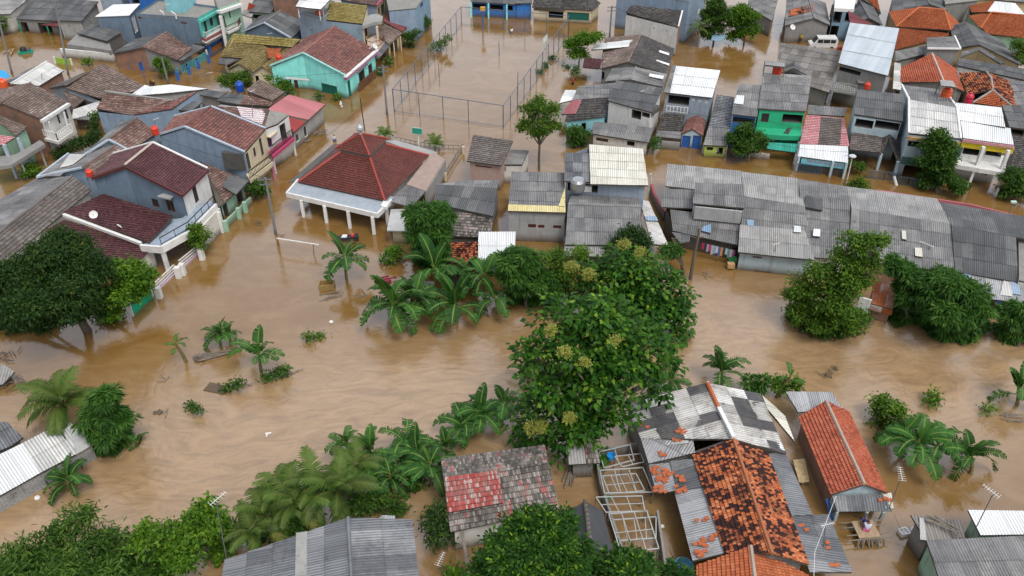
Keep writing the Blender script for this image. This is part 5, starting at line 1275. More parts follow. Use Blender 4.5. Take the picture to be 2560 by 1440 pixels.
emit('ridge_tiles', mb, RS['lichen'][4], h.root)
h = mono('lattice_hut', 'small hut with half white, half tiled roof beside the pond enclosure', [(1422, 1162, 1.9), (1500, 1158, 1.9), (1490, 1107, 2.5), (1419, 1112, 2.5)], 'asblight', 'concrete', ov=.4)
roofpart(h, 'tiles', [(1466, 1160, 1.96), (1500, 1158, 1.96), (1490, 1107, 2.56), (1460, 1108, 2.56)], 'lichen')
# big patched roof
h = house('patched_roof_house', 'big house roofed with patched black, white and grey corrugated sheets', [(1602, 1097, 2.8), (1832, 1098, 4.3), (1769, 957, 4.3), (1563, 1012, 2.8), (1966, 1134, 2.8), (1900, 984, 2.8), (1622, 1159, 2.3), (1738, 1132, 3.1), (1730, 1080, 3.6)],
          [('patch', (0, 1, 2, 3)), ('patch', (4, 5, 2, 1)), ('zinc', (6, 7, 8, 0))], (0, 6, 7, 1, 4, 5, 2, 3), 'concrete', ov=.3, rid=((1, 2),), ridmat=P_WHITE)
mb = MB()
a, b = W(1769, 958, 4.42), W(1796, 1018, 4.42)
for i in range(12):
    p = a.lerp(b, i / 11)
    mb.tube([p, p + (b - a).normalized() * .3], [.17, .14], 6)
emit('ridge_tiles', mb, RS['orange'][4], h.root, label='orange ridge tiles')
roofpart(h, 'blue_sheet', [(1632, 1118, 2.62), (1658, 1116, 2.8), (1654, 1092, 2.95), (1633, 1094, 2.78)], 'bluesheet')
roofpart(h, 'white_sheets', [(1655, 1115, 2.86), (1722, 1108, 3.35), (1716, 1082, 3.55), (1652, 1090, 3.05)], 'whiteold')
roofpart(h, 'side_sheets', [(1918, 1022, 2.6), (1986, 1104, 2.0), (1962, 1040, 2.2), (1905, 988, 2.7)], 'cream')
roofpart(h, 'white_sheet', [(1890, 1100, 3.35), (1962, 1128, 2.86), (1940, 1085, 2.86), (1878, 1062, 3.35)], 'white')
h = house('sooty_tile_house', 'large house with blackened orange clay tiles and corrugated side roofs', [(1812, 1383, 3.0), (1931, 1386, 4.5), (1834, 1099, 4.5), (1731, 1137, 3.0), (2021, 1412, 3.0), (1919, 1133, 3.0)],
          [('orangedirty', (0, 1, 2, 3)), ('orangedirty', (4, 5, 2, 1))], (0, 1, 4, 5, 2, 3), 'concrete', ov=.3, rid=((1, 2),), ridmat=pm('ridgeorange', (.34, .12, .05)))
roofpart(h, 'side_roof', [(1732, 1403, 2.2), (1813, 1383, 2.9), (1763, 1218, 2.9), (1687, 1233, 2.2)], 'zinc')
roofpart(h, 'side_roof', [(1692, 1230, 2.3), (1762, 1217, 2.95), (1736, 1147, 2.95), (1675, 1154, 2.3)], 'steel')
roofpart(h, 'tile_stack_roof', [(1641, 1232, 1.9), (1692, 1228, 2.3), (1673, 1157, 2.4), (1622, 1162, 2.0)], 'zinc')
roofpart(h, 'eave_roof', [(1973, 1290, 3.0), (2031, 1288, 2.5), (1963, 1133, 2.5), (1919, 1134, 3.0)], 'steel')
roofpart(h, 'eave_roof', [(2024, 1430, 2.9), (2130, 1431, 2.1), (2071, 1287, 2.1), (1973, 1289, 2.9)], 'steel')
polebars(h, 'ridge_cap', [((1834, 1094, 4.6), (1797, 1020, 4.5))], .28, P_WHITE)
h = gable('orange_tile_house', 'orange tiled gable roof at the bottom edge in front of the blackened tiles', (1740, 1530), (1898, 1530), (2060, 1500), (2016, 1440), (1877, 1366), (1742, 1414), 2.7, 4.0, 'orange', 'concrete2', rid=((1, 4),), ridmat=pm('ridgemould', (.36, .3, .24)))
h = gable('red_roof_house', 'narrow brick house with red clay tiles and a steel porch awning', (2077, 1237), (2161, 1211), (2218, 1233), (2121, 1030), (2065, 1003), (1997, 1043), 2.1, 3.2, 'orangered', 'brick', rid=((1, 4),), ridmat=pm('ridgemould'), ov=.25, wmats={0: 'paleblue', 1: 'paleblue'})
roofpart(h, 'porch_awning', [(2092, 1279, 1.5), (2231, 1278, 1.5), (2208, 1236, 2.1), (2080, 1240, 2.1)], 'steel')
roofpart(h, 'back_roof', [(1995, 1031, 2.0), (2107, 1023, 2.0), (2079, 980, 2.6), (1964, 979, 2.6)], 'zinc')
polebars(h, 'porch_post', [((2093, 1279, 1.4), (2086, 1302, 0)), ((2168, 1279, 1.4), (2162, 1298, 0)), ((2210, 1279, 1.4), (2200, 1300, 0))], .18, pm('paleblue'))
slabpart(h, 'blue_panel', [(2065, 1250, 1.6), (2072, 1245, 1.6), (2086, 1300, 0), (2080, 1303, 0)], .06, P_BLUE)
roofpart(h, 'gutter_sheets', [(2212, 1270, 1.6), (2233, 1272, 1.6), (2228, 1231, 2.0), (2208, 1236, 2.0)], 'cream')
h = mono('mint_wall_house', 'mint-walled house with grey corrugated roof in the lower right corner', [(2376, 1530, 2.5), (2760, 1530, 2.5), (2700, 1333, 3.0), (2316, 1351, 3.0)], 'asb', 'mint', ov=.15)
h = mono('junk_roof_house', 'low corrugated roof loaded with planks and old sheets, lower right', [(2316, 1357, 2.3), (2413, 1348, 2.3), (2405, 1303, 2.6), (2277, 1287, 2.6)], 'asbwarm', 'concrete')
roofpart(h, 'white_sheet', [(2300, 1350, 2.42), (2316, 1352, 2.42), (2310, 1296, 2.7), (2298, 1294, 2.7)], 'whiteold')
h = mono('white_canopy_house', 'flat white metal roof over mint walls at the right edge', [(2451, 1339, 2.2), (2620, 1336, 2.2), (2620, 1278, 2.3), (2420, 1275, 2.3)], 'white', 'mint', ov=.3)
# ---------------------------------------------------------------- foliage
BARK = M_bark('grey_brown_bark', (.07, .055, .04), (.17, .14, .11))
BARK_PALE = M_bark('pale_bark', (.16, .13, .09), (.3, .26, .2))
STEM = M_bark('banana_stem', (.10, .08, .03), (.22, .2, .07), 3)
LEAFM = {
    'mango': M_leaf('dark_evergreen_leaf', [(0, (.010, .03, .008)), (.4, (.022, .058, .014)), (.72, (.042, .09, .018)), (.9, (.075, .125, .02)), (1, (.22, .22, .03))]),
    'bright': M_leaf('bright_green_leaf', [(0, (.022, .07, .008)), (.35, (.055, .14, .012)), (.7, (.11, .225, .018)), (1, (.22, .33, .03))]),
    'mid': M_leaf('mid_green_leaf', [(0, (.016, .05, .010)), (.4, (.038, .1, .015)), (.75, (.075, .155, .022)), (1, (.15, .23, .03))]),
    'olive': M_leaf('yellowish_leaf', [(0, (.02, .062, .008)), (.35, (.05, .125, .014)), (.7, (.105, .2, .02)), (1, (.24, .32, .035))]),
    'teak': M_leaf('broad_teak_leaf', [(0, (.008, .034, .006)), (.3, (.02, .08, .010)), (.6, (.045, .135, .016)), (.82, (.09, .21, .02)), (1, (.26, .38, .035))], rough=.42),
    'feather': M_leaf('fine_feathery_leaf', [(0, (.014, .05, .010)), (.4, (.035, .105, .017)), (.75, (.07, .17, .025)), (1, (.14, .25, .04))]),
    'bamboo': M_leaf('bamboo_leaf', [(0, (.014, .045, .008)), (.35, (.036, .095, .013)), (.7, (.08, .16, .022)), (1, (.17, .26, .05))]),
    'tips': M_leaf('dark_leaf_with_pale_tips', [(0, (.010, .04, .008)), (.45, (.022, .075, .011)), (.7, (.045, .125, .014)), (.84, (.13, .26, .018)), (1, (.26, .36, .03))]),
    'flower': M_leaf('pale_yellow_blossom', [(0, (.13, .16, .025)), (.5, (.25, .27, .05)), (1, (.4, .4, .1))], trans=.1),
    'dry': M_leaf('dry_twig', [(0, (.06, .045, .03)), (1, (.15, .12, .08))], trans=0),
}
STY = {  # leaf length, width, leaves per spray, spray radius, spray spacing, droop
    'mango': (.42, .13, 26, .5, .55, .35), 'bright': (.36, .18, 22, .45, .55, .2), 'mid': (.32, .17, 22, .42, .52, .2), 'olive': (.32, .15, 20, .42, .55, .3),
    'teak': (.56, .38, 9, .4, .55, .3), 'feather': (.62, .13, 24, .16, .5, .5), 'bamboo': (.5, .12, 24, .5, .55, .6), 'tips': (.34, .16, 24, .34, .55, .1), 'flower': (.16, .12, 60, .3, .5, 0), 'dry': (.5, .03, 14, .1, .5, -.6)}
def unit(a):
    return a / np.maximum(np.linalg.norm(a, axis=-1, keepdims=True), 1e-6)
def leaf_mesh(name, lobes, style, dens=1.0, seed=1, size=1.0, bias=.75):
    "lobes: list of (centre, (rx, ry, rz)); returns a mesh of single leaf blades gathered in sprays"
    g = np.random.default_rng(seed)
    L, Wd, K, rc, gap, droop = STY[style]
    L, Wd, rc, gap = L * size, Wd * size, rc * size, gap * size
    V, U = [], []
    for c, r in lobes:
        c, r = np.array(c), np.array(r)
        area = 4 * math.pi * (r[0] * r[1] * r[2]) ** (2 / 3)
        n = max(6, int(dens * area / gap ** 2 * .8))
        d = unit(g.normal(size=(n, 3)))
        d[:, 2] = np.where(d[:, 2] < -bias, -d[:, 2], d[:, 2])
        # bumpy outline: pull whole directions in or out
        bumps = unit(g.normal(size=(7, 3)))
        amp = g.uniform(-.28, .18, 7)
        k = 1 + (np.clip(d @ bumps.T, 0, 1) ** 3 @ amp)
        rad = (g.uniform(.6, 1.08, (n, 1)) * k[:, None])
        inner = g.random((n, 1)) < .18
        rad = np.where(inner, rad * g.uniform(.35, .8, (n, 1)), rad)
        if style == 'teak':
            rad = (g.random((n, 1)) ** .4) * 1.2 * k[:, None]
        P = c + d * r * rad
        tone = g.random(n)
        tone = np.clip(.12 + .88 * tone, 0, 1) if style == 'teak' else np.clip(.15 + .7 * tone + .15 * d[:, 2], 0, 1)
        p = np.repeat(P, K, 0)
        dd = np.repeat(d, K, 0)
        tn = np.repeat(tone, K)
        q = g.normal(size=p.shape)
        p = p + q * rc * np.array([.6, .6, .38])
        if style in ('feather', 'tips', 'teak'):
            ax = unit(q * np.array([1, 1, .5]) + dd * .7)
        else:
            ax = unit(g.normal(size=p.shape) * .8 + dd * .8)
        ax[:, 2] -= droop * g.uniform(.5, 1.2, len(ax))
        ax = unit(ax)
        up = unit(g.normal(size=p.shape) * .45 + np.array([0, 0, 1.0]) + dd * .25)
        sd = unit(np.cross(ax, up))
        nn = np.cross(sd, ax)
        l = L * g.uniform(.65, 1.2, (len(p), 1))
        w = Wd * g.uniform(.7, 1.2, (len(p), 1))
        f = g.uniform(.02, .22, (len(p), 1)) * w
        m = p + ax * l * .45
        tip = p + ax * l + np.array([0, 0, -1]) * l * .14
        V.append(np.stack([p, m + sd * w / 2 + nn * f, tip, m - sd * w / 2 + nn * f], 1))
        u = np.stack([g.random(len(p)), tn], 1)
        U.append(np.repeat(u[:, None, :], 4, 1))
    V = np.concatenate(V).reshape(-1, 3)
    U = np.concatenate(U).reshape(-1, 2)
    me = bpy.data.meshes.new(name)
    nf = len(V) // 4
    me.vertices.add(len(V)); me.loops.add(len(V)); me.polygons.add(nf)
    me.vertices.foreach_set('co', V.astype(np.float32).ravel())
    me.loops.foreach_set('vertex_index', np.arange(len(V), dtype=np.int32))
    me.polygons.foreach_set('loop_start', np.arange(0, len(V), 4, dtype=np.int32))
    me.polygons.foreach_set('loop_total', np.full(nf, 4, dtype=np.int32))
    uv = me.uv_layers.new(name='UVMap')
    uv.data.foreach_set('uv', U.astype(np.float32).ravel())
    me.update(calc_edges=True)
    me.materials.append(LEAFM[style])
    return me
SEED = [100]
def tree(name, label, base, lobes, style, cat='tree', group=None, trunk=.16, dens=1.0, size=1.0, squash=.75, bark=None, parts=(), lift=0.0, depth=None, bias=.75):
    """base: image point where the trunk meets the water; lobes: (px, py, radius_px[, metres towards the camera]).
    Lobes stand in the upright plane through the trunk, moved towards or away from the camera by the last number"""
    SEED[0] += 1
    g = random.Random(SEED[0])
    b = W(base[0], base[1], 0)
    nh = Vector((b.x, b.y, 0)).normalized()
    root = thing(name, label, cat, b, group)
    L = []
    for lb in lobes:
        px, py, rp = lb[:3]
        gl = len(lb) > 3 and lb[3] == 'g'
        off = 0 if gl else lb[3] if len(lb) > 3 else g.uniform(-.6, .6)
        A = b - nh * off
        d = RAY(px, py)
        t = (A - CAMV).dot(nh) / d.dot(nh)
        c = CAMV + d * t
        r = rp / FPX * d.length * t * (CP if False else 1)
        depth_ = (c - CAMV).dot(Vector((0, CP, -SP)))
        r = rp * depth_ / FPX
        rz = r * squash
        if gl:
            r = rp / PXM(py, .5)
            rz = r * squash
            c = W(px, py, rz * .5)
        elif c.z < rz * .55:
            c = W(px, py, rz * .55)
        L.append((c - b, (r, r, rz)))
    LL = []
    for c, r in L:
        if r[0] < .85 or (style == 'teak' and r[0] < 2.2):
            LL.append((c, r))
            continue
        LL.append((c, tuple(x * .66 for x in r)))
        m = 7 if r[0] > 1.6 else 5
        for k in range(m):
            a = 6.283 * k / m + g.uniform(-.5, .5)
            e = g.uniform(-.35, 1.2)
            q = Vector((math.cos(a) * math.cos(e), math.sin(a) * math.cos(e), math.sin(e)))
            t = g.uniform(.52, .74)
            rr = r[0] * g.uniform(.3, .46)
            cc = Vector((c[0] + q.x * r[0] * t, c[1] + q.y * r[1] * t, max(c[2] + q.z * r[2] * t, rr * .4 - b.z)))
            LL.append((cc, (rr, rr, rr * .72)))
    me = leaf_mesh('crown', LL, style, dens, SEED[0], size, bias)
    o = bpy.data.objects.new('crown' if cat == 'tree' else 'foliage', me)
    COL.objects.link(o)
    o.parent = root
    ORG[o.name] = b
    # trunk and limbs
    mb = MB()
    cen = sum((Vector(c) for c, r in L), Vector()) / len(L)
    fork = Vector((cen.x * .35, cen.y * .35, max(.3, cen.z * .5)))
    top = Vector((cen.x * .8, cen.y * .8, cen.z))
    f0 = Vector((0, 0, -.9))
    mid = fork * .5 + Vector((g.uniform(-.12, .12), g.uniform(-.12, .12), 0))
    mb.tube([f0 + b, mid + b, fork + b, top + b], [trunk * 1.25, trunk * 1.05, trunk * .85, trunk * .3], 8)
    for c, r in L:
        c = Vector(c)
        if c.z < .8 and cat != 'tree': continue
        m = fork.lerp(c, .55) + Vector((0, 0, .15))
        mb.tube([fork + b, m + b, c + b], [trunk * .6, trunk * .4, trunk * .15], 6)
        for k in range(3):
            e = c + Vector((g.uniform(-.7, .7) * r[0], g.uniform(-.7, .7) * r[1], g.uniform(0, .7) * r[2]))
            mb.tube([m + b, e + b], [trunk * .3, trunk * .06], 5)
    emit('trunk' if cat == 'tree' else 'stem', mb, bark or BARK, root)
    return root, L, b
def shrub(label, base, lobes, style='mid', name='shrub', group=None, **k):
    k.setdefault('trunk', .05)
    return tree(name, label, base, lobes, style, cat='shrub', group=group, **k)
# ---- banana blades and palm fronds: a handful of meshes shared by all plants
BLADE = M_blade('banana_blade', (.016, .06, .012), (.037, .118, .02), (.19, .28, .06))
BLADE_Y = M_blade('young_banana_blade', (.03, .1, .02), (.07, .18, .025), (.2, .3, .06))
FROND = M_blade('palm_leaflet', (.016, .058, .010), (.05, .125, .016), (.14, .16, .04), trans=.25)
FROND_Y = M_blade('yellowish_palm_leaflet', (.05, .085, .012), (.13, .16, .02), (.2, .19, .06), trans=.25)
def blade_mesh(name, e0, e1, L=2.6, Wd=.92, tear=.4, seed=0, mat=None):
    g = random.Random(seed)
    mb = MB()
    n = 18
    p = Vector((0, 0, 0))
    pts = [p.copy()]
    for i in range(n):
        e = e0 + (e1 - e0) * (i / (n - 1)) ** 1.3
        p = p + Vector((math.cos(e), 0, math.sin(e))) * (L / n)
        pts.append(p.copy())
    mb.tube([q - Vector((0, 0, .012)) for q in pts], [.045 * (1 - .8 * i / n) for i in range(n + 1)], 5)
    mb.uv = [(.5, .5)] * len(mb.uv)
    for s in (-1, 1):
        prev = None
        cur = 0.0
        for i in range(2, n):
            t0, t1 = i / n, (i + 1) / n
            def wid(t):
                return Wd * .5 * min(1, (t - .1) / .14) * (1 - max(0, (t - .62) / .38) ** 2.2) ** .5 if t > .1 else 0
            if g.random() < tear: cur = g.uniform(-.15, .55)
            dr = .12 + max(0, cur) * .8
            sk = g.uniform(.02, .16) if g.random() < tear else 0
            a, b = pts[i], pts[i + 1]
            d = (b - a).normalized()
            up = Vector((0, 1, 0)).cross(d) * -1
            if up.z < 0: up = -up
            def edge(q, w, k):
                return q + Vector((0, s, 0)) * w * math.cos(dr) + (up * .28 - Vector((0, 0, 1)) * math.sin(dr) * .9) * w + d * k
            w0, w1 = wid(t0), wid(t1)
            o0, o1 = edge(a, w0, .1 + sk), edge(b, w1, .1 - sk * .3)
            f = [a, b, o1, o0] if s < 0 else [a, o0, o1, b]
            u = [(.5, t0), (.5, t1), (.5 + s * .5, t1), (.5 + s * .5, t0)]
            mb.face(f, u if s < 0 else [u[0], u[3], u[2], u[1]])
    me = bpy.data.meshes.new(name)
    me.from_pydata(mb.v, [], mb.f)
    uv = me.uv_layers.new(name='UVMap')
    uv.data.foreach_set('uv', np.array(mb.uv, dtype=np.float32).ravel())
    me.materials.append(mat or BLADE)
    me.update()
    return me
BLADES = [blade_mesh('banana_blade', R(a), R(b), tear=t, seed=i) for i, (a, b, t) in enumerate(
    [(80, 45, .3), (66, -25, .45), (54, -58, .5), (40, -72, .55), (26, -80, .6), (8, -84, .7), (60, -45, .75), (48, -40, .35), (28, -66, .4)])]
DROOPY = [3, 4, 5, 5]
YOUNG = blade_mesh('young_banana_blade', R(86), R(60), 2.0, .42, .1, 50, BLADE_Y)
def banana(base, top, L, n, label, seed=0, group='banana plants standing in the flood', low=0, lean=None):
    "base: foot on the water, top: image point where the leaves part from the stem; L: blade length in px near the plant"
    g = random.Random(seed * 13 + 5)
    base = (base[0], top[1] + (base[1] - top[1]) * .72)
    n = int(n * 1.35 + .5)
    L = L * 1.2
    b = W(base[0], base[1], 0)
    z = max(.3, HT(base, top))
    nh = Vector((b.x, b.y, 0)).normalized()
    A = b
    d = RAY(*top)
    T = CAMV + d * ((A - CAMV).dot(nh) / d.dot(nh)) - b
    root = thing('banana_plant', label, 'banana plant', b, group)
    mb = MB()
    mb.tube([b + Vector((0, 0, -.9)), b + T * .5 + Vector((g.uniform(-.08, .08), 0, 0)), b + T, b + T + Vector((0, 0, .35))], [.17, .14, .1, .04], 8)
    emit('stem', mb, STEM, root)
    dep = (b + T - CAMV).dot(Vector((0, CP, -SP)))
    s = L * dep / FPX / 2.6
    a0 = g.uniform(0, 6.28)
    pool = g.choice([[0, 1, 1, 2, 2, 3, 6, 7, 8], [0, 0, 1, 7, 1, 6, 2, 3], [1, 2, 3, 8, 2, 4, 6, 0]])
    for i in range(n):
        k = g.choice(pool) if i >= low else g.choice(DROOPY)
        o = bpy.data.objects.new('leaf', BLADES[k])
        COL.objects.link(o)
        o.parent = root
        o.location = T + Vector((0, 0, g.uniform(-.45, .2)))
        o.rotation_euler = (R(g.uniform(-14, 14)), R(g.uniform(-8, 8)), a0 + i * 2.399 + g.uniform(-.35, .35))
        q = s * g.uniform(.75, 1.08)
        o.scale = (q, q * g.uniform(.85, 1.15), q)
    if g.random() < .6:
        o = bpy.data.objects.new('young_leaf', YOUNG)
        COL.objects.link(o)
        o.parent = root
        o.location = T
        o.rotation_euler = (0, 0, g.uniform(0, 6.28))
        o.scale = (s * .8,) * 3
    return root
def frond_mesh(name, e0, e1, L=3.4, seed=0, mat=None):
    g = random.Random(seed)
    mb = MB()
    n = 34
    p = Vector((0, 0, 0)); pts = [p.copy()]
    for i in range(n):
        e = e0 + (e1 - e0) * (i / (n - 1)) ** 1.2
        p = p + Vector((math.cos(e), 0, math.sin(e))) * (L / n)
        pts.append(p.copy())
    mb.tube(pts, [.05 * (1 - .85 * i / n) for i in range(n + 1)], 5)
    mb.uv = [(.5, .5)] * len(mb.uv)
    for i in range(4, n + 1):
        t = i / n
        l = 1.05 * math.sin(math.pi * (.12 + .8 * t)) ** .7 * L / 3.4
        d = (pts[i] - pts[i - 1]).normalized()
        for s in (-1, 1):
            for h in (0,):
                q = pts[i] - d * h * L / n
                ax = (Vector((0, s, 0)) * .85 + d * (.55 + .3 * t) + Vector((0, 0, g.uniform(-.55, -.1)))).normalized()
                w = d * .055
                m = q + ax * l * .5
                e = q + ax * l * g.uniform(.85, 1.1) + Vector((0, 0, -.16 * l))
                mb.face([q - w, m - w, e, m + w, q + w], [(.42 + .0, t), (.35, t), (.3, t), (.65, t), (.58, t)])
    me = bpy.data.meshes.new(name)
    me.from_pydata(mb.v, [], mb.f)
    uv = me.uv_layers.new(name='UVMap')
    uv.data.foreach_set('uv', np.array(mb.uv, dtype=np.float32).ravel())
    me.materials.append(mat or FROND)
    me.update()
    return me
FRONDS = [frond_mesh('palm_frond', R(a), R(b), seed=i, mat=(FROND_Y if i == 4 else FROND)) for i, (a, b) in enumerate([(75, 10), (60, -25), (48, -40), (35, -55), (25, -65), (8, -70)])]
def palm(base, top, L, n, label, seed=0, group=None, name='palm', cat='palm', only=None, trunk=.14):
    g = random.Random(seed * 7 + 3)
    b = W(base[0], base[1], 0)
    nh = Vector((b.x, b.y, 0)).normalized()
    d = RAY(*top)
    T = CAMV + d * ((b - CAMV).dot(nh) / d.dot(nh)) - b
    if T.z < .4: T = Vector((0, 0, .4))
    root = thing(name, label, cat, b, group)
    mb = MB()
    mb.tube([b + Vector((0, 0, -.9)), b + T * .5 + Vector((g.uniform(-.15, .15), 0, 0)), b + T], [trunk * 1.3, trunk, trunk * .9], 8)
    emit('trunk', mb, BARK_PALE, root)
    dep = (b + T - CAMV).dot(Vector((0, CP, -SP)))
    s = L * dep / FPX / 3.4
    for i in range(n):
        k = only[i % len(only)] if only else (i * 7 + g.randrange(2)) % 6
        o = bpy.data.objects.new('frond', FRONDS[k])
        COL.objects.link(o)
        o.parent = root
        o.location = T
        o.rotation_euler = (R(g.uniform(-10, 10)), 0, i * 2.399 + g.uniform(-.3, .3))
        q = s * g.uniform(.8, 1.1)
        o.scale = (q, q, q)
    return root
# ---------------------------------------------------------------- the trees of the place
tree('mango_tree', 'huge dark green mango tree over the eddy at the left edge', (222, 826), [(140, 640, 80, 0), (205, 690, 78, 1), (75, 690, 75, .5), (150, 730, 95, 2), (35, 745, 75, 1), (230, 760, 62, 1), (110, 790, 62, 2), (-20, 700, 70, 0), (190, 610, 40, -1), (90, 770, 56, 4), (30, 785, 44, 4), (165, 780, 48, 4), (215, 765, 40, 3), (50, 805, 34, 'g'), (0, 800, 36, 'g'), (110, 808, 28, 'g')], 'mango', trunk=.34, dens=1.15)
tree('garden_tree', 'bright green bushy tree between the dark mango tree and the green gate', (300, 806), [(290, 675, 42, 0), (330, 690, 46, 0), (360, 700, 34), (300, 735, 48, 1), (340, 735, 32), (280, 775, 30, 1), (285, 790, 22, 'g'), (262, 790, 22, 'g')], 'bright', trunk=.15)
tree('feathery_tree', 'fine-leaved bushy green tree beside the coconut palm on the left bank', (285, 1118), [(262, 995, 36), (245, 1040, 45), (290, 1045, 44), (265, 1080, 50, .5), (300, 1095, 32, 'g'), (250, 1100, 30, 'g'), (275, 1110, 30, 'g')], 'feather', trunk=.12, squash=.9)
palm((165, 1085), (158, 1010), 112, 18, 'yellowish coconut palm leaning over the roof on the left bank', 3, name='coconut_palm')
for i, (b, t, L, n, lab) in enumerate([
    ((172, 1238), (172, 1200), 62, 11, 'low banana plant with one bright wide leaf against the grey block wall'),
    ((345, 1118), (345, 1108), 34, 4, 'drowned banana clump with two leaves above water beside the feathery tree'),
    ((470, 921), (440, 862), 34, 4, 'leaning banana stem with a tattered top, leftmost of the small island plants'),
    ((553, 882), (550, 838), 52, 8, 'banana plant with upright young leaf behind the floating logs'),
    ((576, 872), (572, 838), 40, 5, 'short banana plant just right of the floating logs'),
    ((652, 945), (648, 890), 70, 7, 'banana plant with long drooping leaf, nearest of the small island group'),
    ((866, 720), (862, 645), 70, 9, 'tall lone banana plant between porch columns and floating planks'),
    ((990, 830), (985, 765), 92, 13, 'big spreading banana plant at the left end of the riverside clump'),
    ((1040, 800), (1035, 745), 70, 8, 'banana plant close behind the big spreading one'),
    ((1142, 820), (1140, 765), 85, 10, 'banana plant with leaves hanging to the water in the riverside clump'),
    ((1085, 750), (1085, 675), 75, 10, 'banana plant in front of the feathery tree, left of the orange tiles'),
    ((1212, 760), (1212, 690), 72, 10, 'banana plant in front of the orange tiles and white sheet roof'),
    ((1160, 735), (1165, 680), 60, 7, 'banana plant covering the orange tiled shed'),
    ((1248, 800), (1238, 745), 62, 7, 'banana plant at the right end of the riverside clump'),
    ((1205, 1085), (1200, 1040), 88, 13, 'broad banana plant with two erect leaves left of the big-leaved tree'),
    ((1165, 1105), (1160, 1065), 72, 9, 'banana plant tucked behind the broad one near the big-leaved tree'),
    ((1250, 1090), (1262, 1010), 66, 8, 'banana plant with ragged leaves touching the big-leaved tree'),
    ((1010, 1170), (1012, 1110), 78, 9, 'banana plant with erect torn leaf behind the coconut palms'),
    ((1078, 1230), (1075, 1165), 84, 11, 'glossy banana plant beside the red-patched roof'),
    ((935, 1180), (925, 1125), 66, 9, 'banana plant behind the central coconut palm'),
    ((975, 1240), (975, 1190), 66, 9, 'banana plant shaded between palms and the red-patched roof'),
    ((1045, 1190), (1045, 1135), 70, 9, 'banana plant in the thick of the bottom clump, behind the glossy one'),
    ((1120, 1165), (1118, 1115), 62, 8, 'banana plant reaching over the far corner of the red-patched roof'),
    ((930, 1275), (925, 1222), 62, 8, 'shaded banana plant right of the tallest coconut palm'),
    ((880, 1160), (868, 1110), 56, 7, 'small banana plant at the river side of the palm clump'),
    ((1325, 950), (1320, 930), 55, 5, 'banana plant showing a pale blade under the big-leaved tree'),
    ((1678, 1010), (1675, 955), 62, 8, 'banana plant between the big-leaved tree and the patched roof'),
    ((1806, 985), (1804, 930), 66, 11, 'fresh green banana plant behind the patched roof ridge'),
    ((2290, 1185), (2295, 1105), 92, 11, 'tall banana plant with erect torn leaf, lower right'),
    ((2345, 1180), (2345, 1115), 80, 9, 'banana plant entwined with the tall one, lower right'),
    ((2260, 1160), (2255, 1090), 70, 8, 'banana plant nearest the red clay roof, lower right'),
    ((2432, 1205), (2428, 1140), 78, 10, 'separate star-shaped banana plant at the lower right'),
    ((2548, 1030), (2545, 975), 66, 8, 'banana plant cut by the right edge above the swirling water'),
    ((1936, 1010), (1975, 945), 48, 2, 'broken banana plant leaning over the zinc roof with one long leaf'),
    ((28, 715), (12, 690), 52, 4, 'banana leaf clump at the left edge beside the mango tree'),
]):
    banana(b, t, L, n, lab, i + 1, low=(2 if n > 7 else 0))
for i, (b, t, L, n, lab) in enumerate([
    ((850, 1300), (845, 1228), 118, 15, 'tallest coconut palm beside the steel-grey roof'),
    ((745, 1330), (742, 1255), 108, 15, 'coconut palm in the middle of the bottom palm clump'),
    ((668, 1355), (668, 1285), 108, 15, 'coconut palm left of the palm clump near the tall antenna'),
    ((640, 1400), (632, 1330), 90, 13, 'short coconut palm hanging over the corner of the steel-grey roof'),
    ((790, 1300), (792, 1222), 104, 14, 'coconut palm between the tallest one and the middle of the palm clump'),
    ((705, 1300), (702, 1232), 96, 13, 'coconut palm at the river side of the palm clump'),
    ((895, 1230), (890, 1165), 84, 11, 'slim coconut palm with one erect frond among the banana plants'),
]):
    palm(b, t, L, n, lab, i + 11, 'coconut palms along the bottom bank', 'coconut_palm')
for q_, lab in (([(690, 1320, 26), (735, 1315, 30), (780, 1310, 26)], 'low dark undergrowth below the bottom coconut palms'), ([(905, 1262, 30), (950, 1250, 26), (990, 1262, 24)], 'low dark undergrowth between palms and red-patched roof'), ([(640, 1290, 24), (610, 1330, 26), (660, 1345, 22)], 'leafy undergrowth left of the bottom coconut palms'), ([(1030, 1200, 28), (980, 1180, 26), (920, 1190, 24), (870, 1215, 24)], 'leafy undergrowth beneath the bottom banana plants')):
    shrub(lab, (q_[1][0], q_[1][1] + 26), q_, 'mid', group='undergrowth along the bottom bank')
tree('bamboo_thicket', 'dense yellow-green bamboo thicket filling the lower left corner', (200, 1500), [(190, 1295, 30, -1), (218, 1285, 18, -1), (150, 1335, 30, -1), (120, 1330, 16, -1), (240, 1350, 32, 0), (282, 1345, 22, 0), (322, 1358, 24, 0), (60, 1380, 32, 0), (18, 1392, 28, 0), (110, 1400, 36, 0), (70, 1420, 46, 0), (170, 1410, 56, 1), (270, 1410, 56, 1), (350, 1420, 50, 1), (20, 1460, 60, 2), (230, 1470, 80, 3), (390, 1460, 50, 2), (120, 1475, 70, 3), (320, 1480, 70, 3)], 'bamboo', cat='thicket', trunk=.06, dens=1.1, group=None)
tree('river_tree', 'lime green soft-leaved tree beside the tall antenna pole', (520, 1400), [(520, 1290, 48, 0), (490, 1330, 52, 0), (545, 1330, 42, 0), (430, 1360, 58, 0), (370, 1345, 40, 0), (460, 1395, 50, 1), (555, 1370, 36, 0)], 'bright', trunk=.12, dens=1.0, size=.95)
